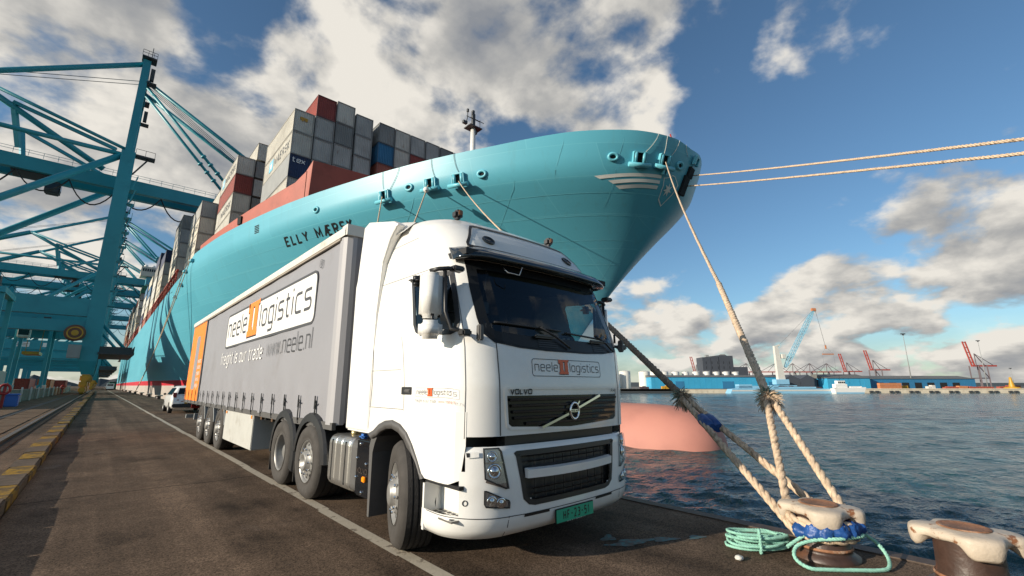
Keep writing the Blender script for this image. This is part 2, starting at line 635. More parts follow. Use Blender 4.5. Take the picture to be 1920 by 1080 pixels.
class MB:
    def __init__(s):
        s.v, s.f, s.m, s.sm = [], [], [], []

    def add(s, vs, fs, mi=0, smooth=False):
        b = len(s.v)
        s.v.extend([tuple(x) for x in vs])
        for f in fs:
            s.f.append([b + i for i in f])
            s.m.append(mi)
            s.sm.append(smooth)
        return s

    def box(s, c, d, mi=0, rz=0.0, bev=0.0, rot=None, seg=2, smooth=False):
        hx, hy, hz = d[0] / 2, d[1] / 2, d[2] / 2
        if bev <= 0:
            vs = [(x, y, z) for x in (-hx, hx) for y in (-hy, hy) for z in (-hz, hz)]
            fs = [(0, 1, 3, 2), (4, 6, 7, 5), (0, 4, 5, 1), (2, 3, 7, 6), (0, 2, 6, 4), (1, 5, 7, 3)]
        else:
            bm = bmesh.new()
            bmesh.ops.create_cube(bm, size=1)
            bmesh.ops.scale(bm, vec=d, verts=bm.verts)
            bmesh.ops.bevel(bm, geom=bm.edges[:], offset=bev, segments=seg, affect='EDGES', clamp_overlap=True)
            bm.verts.index_update()
            vs = [tuple(v.co) for v in bm.verts]
            fs = [[v.index for v in f.verts] for f in bm.faces]
            bm.free()
        m = rot if rot is not None else Matrix.Rotation(rz, 3, 'Z')
        c = Vector(c)
        return s.add([c + m @ Vector(v) for v in vs], fs, mi, smooth)

    def bb(s, x0, x1, y0, y1, z0, z1, mi=0, bev=0.0):
        return s.box(((x0 + x1) / 2, (y0 + y1) / 2, (z0 + z1) / 2), (abs(x1 - x0), abs(y1 - y0), abs(z1 - z0)), mi, 0, bev)

    def tube(s, pts, r, n=8, mi=0, caps=True, closed=False, smooth=True):
        pts = [Vector(p) for p in pts]
        k = len(pts)
        rs = r if isinstance(r, (list, tuple)) else [r] * k
        vs, prev = [], None
        for i, p in enumerate(pts):
            a = pts[i - 1] if (i > 0 or closed) else pts[i]
            b = pts[(i + 1) % k] if (i < k - 1 or closed) else pts[i]
            t = (b - a)
            t = t.normalized() if t.length > 1e-9 else Vector((0, 0, 1))
            if prev is None:
                x = t.orthogonal().normalized()
            else:
                x = (prev - t * prev.dot(t))
                x = x.normalized() if x.length > 1e-6 else t.orthogonal().normalized()
            prev = x
            y = t.cross(x)
            for j in range(n):
                a_ = 2 * math.pi * j / n
                vs.append(p + (x * math.cos(a_) + y * math.sin(a_)) * rs[i])
        fs = []
        rng_ = k if closed else k - 1
        for i in range(rng_):
            for j in range(n):
                i2 = (i + 1) % k
                fs.append((i * n + j, i * n + (j + 1) % n, i2 * n + (j + 1) % n, i2 * n + j))
        s.add(vs, fs, mi, smooth)
        if caps and not closed:
            b = len(s.v) - len(vs)
            s.f.append([b + j for j in range(n)][::-1]); s.m.append(mi); s.sm.append(False)
            s.f.append([b + (k - 1) * n + j for j in range(n)]); s.m.append(mi); s.sm.append(False)
        return s

    def beam(s, a, b, w, h, mi=0, up=(0, 0, 1)):
        """rectangular beam from a to b, w across, h along up"""
        a, b = Vector(a), Vector(b)
        t = (b - a).normalized()
        u = Vector(up)
        x = t.cross(u)
        if x.length < 1e-4:
            x = t.cross(Vector((0, 1, 0)))
        x.normalize()
        y = x.cross(t).normalized()
        vs = []
        for p in (a, b):
            for sx, sy in ((-1, -1), (1, -1), (1, 1), (-1, 1)):
                vs.append(p + x * (sx * w / 2) + y * (sy * h / 2))
        return s.add(vs, [(3, 2, 1, 0), (4, 5, 6, 7), (0, 1, 5, 4), (1, 2, 6, 5), (2, 3, 7, 6), (3, 0, 4, 7)], mi)

    def lathe(s, prof, c, axis='X', n=32, mi=0, smooth=True, matf=None, rot=None):
        """prof: list of (radius, along); revolved about axis through c"""
        vs, fs = [], []
        c = Vector(c)
        for (r, a) in prof:
            for j in range(n):
                t = 2 * math.pi * j / n
                if axis == 'X':
                    v = Vector((a, r * math.cos(t), r * math.sin(t)))
                elif axis == 'Y':
                    v = Vector((r * math.cos(t), a, r * math.sin(t)))
                else:
                    v = Vector((r * math.cos(t), r * math.sin(t), a))
                if rot is not None:
                    v = rot @ v
                vs.append(c + v)
        b0 = len(s.v)
        s.v.extend([tuple(v) for v in vs])
        for i in range(len(prof) - 1):
            for j in range(n):
                s.f.append([b0 + i * n + j, b0 + i * n + (j + 1) % n, b0 + (i + 1) * n + (j + 1) % n, b0 + (i + 1) * n + j])
                s.m.append(matf(i) if matf else mi)
                s.sm.append(smooth)
        return s

    def prism(s, poly, a, b, axis='X', mi=0, bev=0):
        """extrude a 2D polygon along axis from a to b. X: poly=(y,z); Y: (x,z); Z: (x,y)"""
        def mk(p, t):
            return {'X': (t, p[0], p[1]), 'Y': (p[0], t, p[1]), 'Z': (p[0], p[1], t)}[axis]
        n = len(poly)
        vs = [mk(p, a) for p in poly] + [mk(p, b) for p in poly]
        fs = [list(range(n))[::-1], list(range(n, 2 * n))] + [(i, (i + 1) % n, n + (i + 1) % n, n + i) for i in range(n)]
        return s.add(vs, fs, mi)

    def quad(s, a, b, c, d, mi=0):
        return s.add([a, b, c, d], [(0, 1, 2, 3)], mi)

    def build(s, name, mats, parent=None, fix=True, smooth_angle=None, bevel=0.0):
        if not isinstance(mats, (list, tuple)):
            mats = [mats]
        off = root_off(parent) if parent is not None else Vector((0, 0, 0))
        me = bpy.data.meshes.new(name)
        me.from_pydata([(x - off.x, y - off.y, z - off.z) for x, y, z in s.v], [], s.f)
        for m in mats:
            me.materials.append(M[m] if isinstance(m, str) else m)
        me.polygons.foreach_set('material_index', s.m)
        me.polygons.foreach_set('use_smooth', s.sm)
        me.update()
        if fix and len(s.f) < 60000:
            bm = bmesh.new()
            bm.from_mesh(me)
            bmesh.ops.recalc_face_normals(bm, faces=bm.faces[:])
            bm.to_mesh(me)
            bm.free()
        o = bpy.data.objects.new(name, me)
        put(o, parent)
        if bevel:
            md = o.modifiers.new('bevel', 'BEVEL')
            md.width = bevel
            md.segments = 2
            md.limit_method = 'ANGLE'
        return o


def copy_tree(o, parent=None):
    c = o.copy()
    COL.objects.link(c)
    c.parent = parent
    for ch in list(o.children):
        copy_tree(ch, c)
    return c


def lerp_tab(z, zs, vs):
    return float(np.interp(z, zs, vs))


# ------------------------------------------------------------------ polygon on a surface
def clip_cell(poly, x0, x1, y0, y1):
    for ax, lim, sg in ((0, x0, 1), (0, x1, -1), (1, y0, 1), (1, y1, -1)):
        out = []
        n = len(poly)
        for i in range(n):
            p, q = poly[i], poly[(i + 1) % n]
            ip, iq = (p[ax] - lim) * sg >= 0, (q[ax] - lim) * sg >= 0
            if ip:
                out.append(p)
            if ip != iq:
                t = (lim - p[ax]) / (q[ax] - p[ax])
                out.append((p[0] + (q[0] - p[0]) * t, p[1] + (q[1] - p[1]) * t))
        poly = out
        if len(poly) < 3:
            return []
    return poly


def surf_normal(S, a, b):
    e = 1e-3
    p = S(a, b)
    n = (S(a + e, b) - p).cross(S(a, b + e) - p)
    return n.normalized() if n.length > 1e-12 else Vector((0, -1, 0))


def patch(mb, poly, S, off, cell=.05, mi=0, cellb=None, flip=1):
    cellb = cellb or cell
    xs = [p[0] for p in poly]
    ys = [p[1] for p in poly]
    nx = max(1, math.ceil((max(xs) - min(xs)) / cell - 1e-6))
    ny = max(1, math.ceil((max(ys) - min(ys)) / cellb - 1e-6))
    cx, cy = (max(xs) - min(xs)) / nx, (max(ys) - min(ys)) / ny
    for i in range(nx):
        for j in range(ny):
            x0, y0 = min(xs) + i * cx, min(ys) + j * cy
            c = clip_cell(poly, x0, x0 + cx, y0, y0 + cy)
            if len(c) >= 3:
                vs = [S(a, b) + surf_normal(S, a, b) * (off * flip) for a, b in c]
                mb.add(vs, [list(range(len(vs)))], mi, True)
    return mb


def rrect(x0, x1, y0, y1, r, n=5):
    out = []
    for cx, cy, a0 in ((x1 - r, y1 - r, 0), (x0 + r, y1 - r, 90), (x0 + r, y0 + r, 180), (x1 - r, y0 + r, 270)):
        for k in range(n + 1):
            a = R(a0 + 90 * k / n)
            out.append((cx + r * math.cos(a), cy + r * math.sin(a)))
    return out


def ring(mb, outer, inner, S, off, mi=0, sub=1, flip=1):
    n = len(outer)
    for i in range(n):
        j = (i + 1) % n
        steps = max(1, int(math.hypot(outer[i][0] - outer[j][0], outer[i][1] - outer[j][1]) / .08))
        for k in range(steps):
            t0, t1 = k / steps, (k + 1) / steps
            pts = []
            for L_, t in ((outer, t0), (outer, t1), (inner, t1), (inner, t0)):
                pts.append((L_[i][0] + (L_[j][0] - L_[i][0]) * t, L_[i][1] + (L_[j][1] - L_[i][1]) * t))
            vs = [S(*p) + surf_normal(S, *p) * (off * flip) for p in pts]
            mb.add(vs, [(0, 1, 2, 3)], mi, True)
    return mb


# ------------------------------------------------------------------ stroke lettering
def G(*strokes):
    return strokes


GL = {
    'n': (1, [[(0, 0), (0, 1), (1, 1, 'r'), (1, 0)]]),
    'e': (1, [[(0, .52), (1, .52), (1, 1, 'r'), (0, 1, 'r'), (0, 0, 'r'), (1, 0)]]),
    'l': (.02, [[(0, 0), (0, 1.45)]]),
    'o': (1, [[(.5, 1), (0, 1, 'r'), (0, 0, 'r'), (1, 0, 'r'), (1, 1, 'r'), (.5, 1)]]),
    'g': (1, [[(1, .0), (0, 0, 'r'), (0, 1, 'r'), (1, 1)], [(1, 1.06), (1, -.45, 'r'), (.05, -.45)]]),
    'i': (.02, [[(0, 0), (0, 1)], [(0, 1.28), (0, 1.45)]]),
    's': (1, [[(1, 1), (0, 1, 'r'), (0, .52, 'r'), (1, .52, 'r'), (1, 0, 'r'), (0, 0)]]),
    't': (.62, [[(.15, 1.35), (.15, 0, 'r'), (.62, 0)], [(-.12, 1), (.1, 1)], [(.2, 1), (.6, 1)]]),
    'c': (.95, [[(1, 1), (0, 1, 'r'), (0, 0, 'r'), (1, 0)]]),
    'f': (.5, [[(.1, 0), (.1, 1.45, 'r'), (.55, 1.45)], [(-.15, 1), (.05, 1)], [(.15, 1), (.5, 1)]]),
    'r': (.6, [[(0, 0), (0, 1, 'r'), (.6, 1)]]),
    'h': (1, [[(0, 0), (0, 1.45)], [(.05, 1), (1, 1, 'r'), (1, 0)]]),
    'u': (1, [[(0, 1), (0, 0, 'r'), (1, 0)], [(1, -.05), (1, 1)]]),
    'a': (1, [[(.05, 1), (1, 1, 'r'), (1, 0)], [(.95, 0), (0, 0, 'r'), (0, .54, 'r'), (.95, .54)]]),
    'd': (1, [[(.95, 1), (0, 1, 'r'), (0, 0, 'r'), (.95, 0)], [(1, 0), (1, 1.45)]]),
    'w': (1.3, [[(0, 1), (.32, 0), (.65, .95), (.98, 0), (1.3, 1)]]),
    '.': (.02, [[(0, -.04), (0, .12)]]),
    ' ': (.45, []),
    '-': (.4, [[(0, .5), (.4, .5)]]),
    'E': (.6, [[(.6, 1), (0, 1), (0, 0), (.6, 0)], [(.06, .52), (.5, .52)]]),
    'L': (.55, [[(0, 1), (0, 0), (.55, 0)]]),
    'Y': (.75, [[(0, 1), (.375, .45), (.75, 1)], [(.375, .42), (.375, 0)]]),
    'M': (.85, [[(0, 0), (0, 1), (.425, .25), (.85, 1), (.85, 0)]]),
    'A': (.8, [[(0, 0), (.4, 1), (.8, 0)], [(.2, .3), (.6, .3)]]),
    'Æ': (1.05, [[(0, 0), (.5, 1), (1.05, 1)], [(.55, .94), (.55, 0), (1.05, 0)], [(.2, .3), (.5, .3)], [(.6, .52), (.95, .52)]]),
    'R': (.65, [[(0, 0), (0, 1), (.65, 1, 'r'), (.65, .5, 'r'), (.08, .5)], [(.3, .44), (.68, 0)]]),
    'S': (.62, [[(.62, .95), (0, 1, 'r'), (0, .52, 'r'), (.62, .5, 'r'), (.62, 0, 'r'), (0, .04)]]),
    'K': (.65, [[(0, 0), (0, 1)], [(.62, 1), (.08, .48), (.65, 0)]]),
    'N': (.7, [[(0, 0), (0, 1), (.7, 0), (.7, 1)]]),
    'D': (.7, [[(0, 0), (0, 1), (.7, 1, 'r'), (.7, 0, 'r'), (.06, 0)]]),
    'V': (.8, [[(0, 1), (.4, 0), (.8, 1)]]),
    'O': (.85, [[(.42, 1), (0, 1, 'r'), (0, 0, 'r'), (.85, 0, 'r'), (.85, 1, 'r'), (.42, 1)]]),
    'F': (.6, [[(0, 0), (0, 1), (.6, 1)], [(.06, .5), (.5, .5)]]),
    'H': (.65, [[(0, 0), (0, 1)], [(.65, 0), (.65, 1)], [(.06, .5), (.6, .5)]]),
    '1': (.25, [[(0, .8), (.2, 1), (.2, 0)]]),
    '2': (.6, [[(0, .85), (.05, 1, 'r'), (.6, 1, 'r'), (.6, .55, 'r'), (0, 0), (.62, 0)]]),
    '3': (.6, [[(0, 1), (.6, 1, 'r'), (.6, .53), (.15, .53)], [(.6, .5), (.6, 0, 'r'), (0, 0)]]),
    '5': (.6, [[(.58, 1), (.04, 1), (0, .55), (.6, .6, 'r'), (.6, 0, 'r'), (0, 0)]]),
    'U': (.7, [[(0, 1), (0, 0, 'r'), (.7, 0, 'r'), (.7, 1)]]),
    't_': (.5, []),
}


def round_path(pts, r):
    out = []
    n = len(pts)
    for i, p in enumerate(pts):
        if len(p) == 2 or i in (0, n - 1):
            out.append((p[0], p[1]))
            continue
        a, b, c = Vector(pts[i - 1][:2]), Vector(p[:2]), Vector(pts[i + 1][:2])
        la, lc = (a - b).length, (c - b).length
        rr = min(r, la * .5, lc * .5)
        s, e = b + (a - b).normalized() * rr, b + (c - b).normalized() * rr
        for k in range(5):
            t = k / 4
            q = s * (1 - t) ** 2 + b * (2 * t * (1 - t)) + e * t * t
            out.append((q.x, q.y))
    return out


def text_quads(txt, h, weight, slant=0.0, wide=1.0, gap=.3, rad=.3):
    """list of quads (2D) for a line of text, h = x-height (or cap height), weight relative to h"""
    quads, x = [], 0.0
    hw = weight / 2
    for ch in txt:
        w, strokes = GL[ch]
        for st in strokes:
            p = round_path(st, rad)
            p = [(a * wide, b) for a, b in p]
            q = [p[0]]
            for c in p[1:]:
                if math.hypot(c[0] - q[-1][0], c[1] - q[-1][1]) > 1e-4:
                    q.append(c)
            n = len(q)
            if n < 2:
                continue
            closed = math.hypot(q[0][0] - q[-1][0], q[0][1] - q[-1][1]) < 1e-3
            Ls, Rs = [], []
            for i in range(n):
                if closed:
                    a, c = (q[i - 1] if i > 0 else q[-2]), (q[i + 1] if i < n - 1 else q[1])
                else:
                    a, c = q[max(0, i - 1)], q[min(n - 1, i + 1)]
                d1 = Vector((q[i][0] - a[0], q[i][1] - a[1]))
                d2 = Vector((c[0] - q[i][0], c[1] - q[i][1]))
                if d1.length < 1e-6:
                    d1 = d2
                if d2.length < 1e-6:
                    d2 = d1
                d1.normalize(); d2.normalize()
                n1, n2 = Vector((-d1.y, d1.x)), Vector((-d2.y, d2.x))
                mn = n1 + n2
                if mn.length < 1e-3:
                    mn = n1
                mn.normalize()
                k = min(2.2, 1 / max(.25, mn.dot(n1)))
                Ls.append((q[i][0] + mn.x * hw * k, q[i][1] + mn.y * hw * k))
                Rs.append((q[i][0] - mn.x * hw * k, q[i][1] - mn.y * hw * k))
            for i in range(n - 1):
                quads.append([(x + a, b) for a, b in (Ls[i], Ls[i + 1], Rs[i + 1], Rs[i])])
        x += w * wide + gap + weight
    W = x - gap - weight
    return [[((a + slant * b) * h, b * h) for a, b in q] for q in quads], W * h


def orange_n():
    """bold slab lower-case n as quads in a unit box"""
    b = [(-.02, .60, 0, .17), (.04, .26, .17, .86), (.36, .58, .17, .86), (-.03, .60, .86, 1.0), (.26, .30, .17, .26), (-.05, .04, .74, 1.0), (.60, .65, .88, 1.03)]
    qs = [[(x0, y0), (x1, y0), (x1, y1), (x0, y1)] for x0, x1, y0, y1 in b]
    return [[(x / .62, y) for x, y in q] for q in qs]


def put_text(mb, quads, frame, mi=0, width=None, eps=0.0):
    """frame(u,v,k) -> Vector"""
    for k, q in enumerate(quads):
        vs = [frame(u, v) for u, v in q]
        mb.add(vs, [(0, 1, 2, 3)], mi, False)
    return mb


def plane_frame(o, ux, uy, nrm, off):
    o, ux, uy, nrm = Vector(o), Vector(ux), Vector(uy), Vector(nrm)
    return lambda u, v: o + ux * u + uy * v + nrm * off

# ================================================================== SETTING
QX = 5.64            # quay edge
ZW = -3.2            # water level


def build_setting():
    # quay apron with asphalt, quay wall, yard
    mb = MB()
    nx = [-.62, 1.5, 3.6, 5.46]
    ys = [-30, -5, 0, 3, 8, 15, 30, 60, 120, 260, 900]
    for i in range(3):
        for j in range(len(ys) - 1):
            mb.quad((nx[i], ys[j], 0), (nx[i + 1], ys[j], 0), (nx[i + 1], ys[j + 1], 0), (nx[i], ys[j + 1], 0))
    tag(mb.build('road', 'asphalt'), kind='structure')
    mb = MB()
    mb.quad((-900, -60, -.03), (-.62, -60, -.03), (-.62, 2600, -.03), (-900, 2600, -.03))
    tag(mb.build('ground', 'asphalt'), kind='structure')
    mb = MB()
    mb.bb(5.46, QX, -30, 900, -.35, .012, bev=.01)
    mb.bb(5.30, QX - .03, -30, 900, -6.0, -.35)
    tag(mb.build('quay_wall', ['quay_edge']), kind='structure')
    # road line
    mb = MB()
    y = -6.0
    while y < 420:
        L = 2.0 if y < 40 else 20
        w = .062
        x = 2.275 + .012 * math.sin(y * 1.3)
        mb.quad((x - w, y, .004), (x + w, y, .004), (x + w, y + L, .004), (x - w, y + L, .004))
        y += L
    tag(mb.build('lane_marking', 'roadpaint'), kind='structure')
    # kerb: stones alternately yellow and grey
    base = bpy.data.objects.new('kerb', None)
    COL.objects.link(base)
    tag(base, kind='structure')
    OFF['kerb'] = Vector((0, 0, 0))
    meshes = {}
    for key, m in (('a', 'kerby'), ('b', 'kerb')):
        mb = MB()
        mb.box((0, 0, .055), (.34, 1.075, .20), 0, 0, .022)
        o = mb.build('kerb_stone', m)
        meshes[key] = o.data
        bpy.data.objects.remove(o)
    for k in range(150):
        o = bpy.data.objects.new('kerb_stone', meshes['a' if k % 2 == 0 else 'b'])
        put(o, base)
        o.location = (-.80 + random.uniform(-.018, .018), .35 + k * 1.09, random.uniform(-.02, .012))
        o.rotation_euler = (random.uniform(-.012, .012), random.uniform(-.02, .02), random.uniform(-.012, .012))
    # concrete slabs along the crane rail
    pv = bpy.data.objects.new('pavement', None)
    COL.objects.link(pv)
    tag(pv, kind='structure')
    OFF['pavement'] = Vector((0, 0, 0))
    mb = MB(); mb.box((0, 0, 0), (1.02, 1.96, .06), 0, 0, .008)
    o = mb.build('paving_slab', 'slab'); s1 = o.data; bpy.data.objects.remove(o)
    mb = MB(); mb.box((0, 0, 0), (1.86, 1.96, .06), 0, 0, .008)
    o = mb.build('paving_slab', 'slab'); s2 = o.data; bpy.data.objects.remove(o)
    for k in range(60):
        for me, x in ((s1, -2.62), (s2, -4.40)):
            o = bpy.data.objects.new('paving_slab', me)
            put(o, pv)
            o.location = (x, 11 + k * 2.0, -.028 + random.uniform(-.006, .006))
            o.rotation_euler = (random.uniform(-.004, .004), random.uniform(-.004, .004), random.choice((0, math.pi)))
    mb = MB()
    mb.bb(-2.09, -1.50, 2, 700, -.029, -.012)
    mb.bb(-5.36, -2.09, 131, 700, -.029, .0)
    tag(mb.build('rail_bed', 'slab'), kind='structure')
    mb = MB()
    mb.bb(-1.93, -1.845, 2, 700, -.012, -.006); mb.bb(-1.715, -1.63, 2, 700, -.012, -.006)
    tag(mb.build('rail_groove', 'hulldark'), kind='structure')
    t = empty('crane_rail', (-1.78, 60, 0), 'rusty steel crane rail with worn shiny top set in the quay slabs', 'rail')
    mb = MB(); mb.bb(-1.82, -1.74, 2, 700, -.012, .045)
    mb.build('rail_web', 'rail', t)
    mb = MB(); mb.bb(-1.835, -1.725, 2, 700, .045, .062)
    mb.build('rail_head', 'railtop', t)
    t = empty('cable_trench', (-3.30, 60, 0), 'dark narrow cable trench between the paving slabs', 'trench')
    mb = MB(); mb.bb(-3.46, -3.14, 8, 700, -.029, -.02)
    mb.build('trench_floor', 'darkgrey', t)
    mb = MB(); mb.bb(-3.46, -3.42, 8, 700, -.019, .015); mb.bb(-3.18, -3.14, 8, 700, -.019, .015)
    mb.build('trench_edge', 'rail', t)
    # far land behind the yard
    mb = MB()
    n = 60
    vs, fs = [], []
    for i in range(n + 1):
        x = -900 + 1000 * i / n
        h = 14 + 8 * math.sin(i * .7) + 5 * math.sin(i * 1.9)
        vs += [(x, 1500, -1), (x, 1540, h), (x, 1700, h * .9)]
    for i in range(n):
        for k in range(2):
            a = i * 3 + k
            fs.append((a, a + 3, a + 4, a + 1))
    mb.add(vs, fs)
    tag(mb.build('hills', 'hill'), kind='structure')

    # water: one sheet of real waves, damped with distance
    nr, nt_ = 760, 620
    r = 4.5 * np.exp(np.linspace(0, math.log(3500 / 4.5), nr))
    th = np.radians(np.linspace(-6, 118, nt_))
    rr, tt = np.meshgrid(r, th, indexing='ij')
    X, Y = rr * np.sin(tt), rr * np.cos(tt)
    sp = np.maximum(np.gradient(r)[:, None] * np.ones_like(tt), rr * (th[1] - th[0]))
    Z = np.zeros_like(X)
    dX, dY = np.zeros_like(X), np.zeros_like(X)
    for k in range(60):
        lam = .55 * (9.0 / .55) ** rng.random()
        ang = R(228) + rng.normal() * .55
        amp = .0128 * lam ** .66 * (.5 + rng.random()) * (1.0 if lam < 2.2 else .40)
        kx, ky = math.cos(ang) * 2 * math.pi / lam, math.sin(ang) * 2 * math.pi / lam
        ph = kx * X + ky * Y + rng.random() * 7
        fade = np.clip((lam / sp - 2.2) / 3, 0, 1)
        Z += amp * np.cos(ph) * fade
        q = .75 * amp * fade
        dX -= math.cos(ang) * q * np.sin(ph)
        dY -= math.sin(ang) * q * np.sin(ph)
    gust = .8 + .35 * np.sin(X * .11 + 1.3 * np.sin(Y * .07)) * np.sin(Y * .09 + 1.1 * np.sin(X * .05))
    Z = Z * gust
    co = np.stack([X + dX, Y + dY, Z + ZW], -1).reshape(-1, 3)
    idx = np.arange(nr * nt_).reshape(nr, nt_)
    q = np.stack([idx[:-1, :-1], idx[:-1, 1:], idx[1:, 1:], idx[1:, :-1]], -1).reshape(-1, 4)
    me = bpy.data.meshes.new('water')
    me.vertices.add(len(co)); me.vertices.foreach_set('co', co.ravel())
    me.loops.add(q.size); me.loops.foreach_set('vertex_index', q.ravel().astype(np.int32))
    me.polygons.add(len(q))
    me.polygons.foreach_set('loop_start', np.arange(0, q.size, 4, dtype=np.int32))
    me.polygons.foreach_set('loop_total', np.full(len(q), 4, dtype=np.int32))
    me.polygons.foreach_set('use_smooth', np.ones(len(q), dtype=bool))
    me.materials.append(M['water'])
    me.update(calc_edges=True)
    me.validate()
    o = bpy.data.objects.new('water', me)
    # normals up
    if me.polygons[1000].normal.z < 0:
        me.flip_normals()
    put(o)
    tag(o, kind='structure')


M['quay_edge'] = mat('quay_edge_steel', (.075, .05, .035), .6, var=.35, vscale=5, bump=.4, bscale=20, dirt=((.03, .02, .015), .8), dscale=3)
M['roadpaint'] = mat('road_paint', (.42, .37, .29), .8, var=.12, vscale=6, bump=.2, bscale=40, dirt=((.10, .075, .055), .9), dscale=6, dlo=.56, dhi=.64)
build_setting()


# ------------------------------------------------------------------ ropes
def rope_strands(pts, rad, pitch, strands=3, n=6, per=9, mb=None, phase=0.0, wob=0.0):
    """laid rope along a polyline"""
    mb = mb or MB()
    pts = [Vector(p) for p in pts]
    L = [0.0]
    for a, b in zip(pts, pts[1:]):
        L.append(L[-1] + (b - a).length)
    tot = L[-1]
    k = max(4, int(tot / pitch * per))
    cen = []
    for i in range(k + 1):
        s = tot * i / k
        j = max(0, min(len(pts) - 2, int(np.searchsorted(L, s)) - 1))
        t = (s - L[j]) / max(1e-9, L[j + 1] - L[j])
        cen.append(pts[j].lerp(pts[j + 1], t))
    frames, prev = [], None
    for i, p in enumerate(cen):
        t = (cen[min(k, i + 1)] - cen[max(0, i - 1)])
        t = t.normalized() if t.length > 1e-9 else Vector((0, 0, 1))
        x = t.orthogonal().normalized() if prev is None else (prev - t * prev.dot(t)).normalized()
        prev = x
        frames.append((x, t.cross(x)))
    for sidx in range(strands):
        path = []
        for i, p in enumerate(cen):
            a = 2 * math.pi * (tot * i / k / pitch + sidx / strands) + phase
            x, y = frames[i]
            path.append(p + (x * math.cos(a) + y * math.sin(a)) * rad * .46)
        mb.tube(path, [rad * (.58 + .05 * math.sin(q * .7 + sidx * 2.1) + .03 * math.sin(q * 2.3)) for q in range(len(path))], n)
    return mb


def sag(a, b, k, n=14):
    a, b = Vector(a), Vector(b)
    return [a.lerp(b, i / n) - Vector((0, 0, 4 * k * (i / n) * (1 - i / n))) for i in range(n + 1)]


def tuft(mb, c, d, n, L, spread, r=.006, seed=1):
    rd = random.Random(seed)
    d = Vector(d).normalized()
    for i in range(n):
        v = (d * rd.uniform(.2, 1) + Vector((rd.gauss(0, 1), rd.gauss(0, 1), rd.gauss(0, 1))) * spread).normalized()
        l = L * rd.uniform(.5, 1)
        p0 = Vector(c)
        p1 = p0 + v * l * .5
        p2 = p0 + v * l + Vector((0, 0, -.25 * l))
        mb.tube([p0, p1, p2], [r, r * 1.1, r * .5], 4, caps=False)
    return mb


# ------------------------------------------------------------------ bollards
def bollard(c, label, seed):
    t = empty('mooring_bollard', (c[0], c[1], 0), label, 'bollard', 'white topped mooring bollards on the quay edge')
    rd = random.Random(seed)
    mb = MB()
    prof = [(.27, -.01), (.27, .02), (.22, .05), (.21, .075), (.218, .085), (.21, .10), (.20, .14), (.197, .30), (.20, .40)]
    mb.lathe(prof, (c[0], c[1], 0), 'Z', 40)
    mb.build('stem', 'bstem', t)
    mb = MB()
    mb.lathe([(.219, .082), (.224, .088), (.224, .096), (.214, .104)], (c[0], c[1], 0), 'Z', 40)
    mb.build('weld_ring', 'brust', t)
    # hat: lobed cap, drooping ears
    nA, rows = 96, []
    a_ = []
    lob = [(R(100), .335, .40), (R(205), .31, .55), (R(290), .34, .42), (R(20), .31, .55)]

    def rad(a):
        r_ = .245
        for c0, rl, w in lob:
            d = (a - c0 + math.pi) % (2 * math.pi) - math.pi
            r_ = max(r_, .245 + (rl - .245) * math.exp(-(d / w) ** 4))
        return r_

    def ear(a):
        e = 0
        for c0, rl, w in lob:
            d = (a - c0 + math.pi) % (2 * math.pi) - math.pi
            e = max(e, math.exp(-(d / (w * .78)) ** 6))
        return e
    prof = [(0, .440, 0), (.45, .438, 0), (.80, .430, 0), (.93, .422, 0), (.985, .408, 0), (1.0, .388, 0), (1.0, .350, .5), (.975, .296, 1), (.92, .272, 1), (.83, .280, 1), (.74, .315, .7), (.5, .345, 0)]
    vs, fs = [], []
    for k, (q, z, e) in enumerate(prof):
        for j in range(nA):
            a = 2 * math.pi * j / nA
            E = ear(a)
            rr = rad(a) * q
            zz = z
            if k >= 6:
                zz = .372 + (z - .372) * E - .008 * (1 - E)
            zz += .004 * math.sin(7 * a + k) * (1 if k > 3 else .4)
            vs.append((c[0] + rr * math.cos(a), c[1] + rr * math.sin(a), zz))
    for k in range(len(prof) - 1):
        for j in range(nA):
            fs.append((k * nA + j, k * nA + (j + 1) % nA, (k + 1) * nA + (j + 1) % nA, (k + 1) * nA + j))
    mb = MB(); mb.add(vs, fs, 0, True)
    mb.build('cap', 'bhat', t)
    mb = MB()
    mb.lathe([(.0, .442), (.13, .4435), (.136, .446), (.155, .4445), (.158, .438)], (c[0], c[1], 0), 'Z', 48)
    mb.build('rust_ring', 'brust', t)
    return t


B1 = (5.10, 1.43)
B2 = (5.10, .47)
bollard(B1, 'white lobed mooring bollard with ropes and blue tarp round its neck', 3)
bollard(B2, 'bare white and rust mooring bollard at the right, no rope on it', 4)

# small bollards and fender heads along the far quay
for k, y in enumerate([24, 33, 43, 54, 66, 80, 95, 112, 131, 152, 175]):
    t = empty('quay_bollard', (5.22, y, 0), 'small pale quay bollard beside the ship, %s counting away from the lorry' % ('first second third fourth fifth sixth seventh eighth ninth tenth eleventh'.split()[k]), 'bollard', 'small bollards along the quay edge by the ship')
    mb = MB(); mb.lathe([(.30, 0), (.22, .05), (.20, .32)], (5.22, y, 0), 'Z', 12)
    mb.build('stem', 'bstem', t)
    mb = MB(); mb.lathe([(0, .46), (.34, .45), (.40, .40), (.36, .31), (.2, .32)], (5.22, y, 0), 'Z', 12)
    mb.build('cap', 'bhat', t)

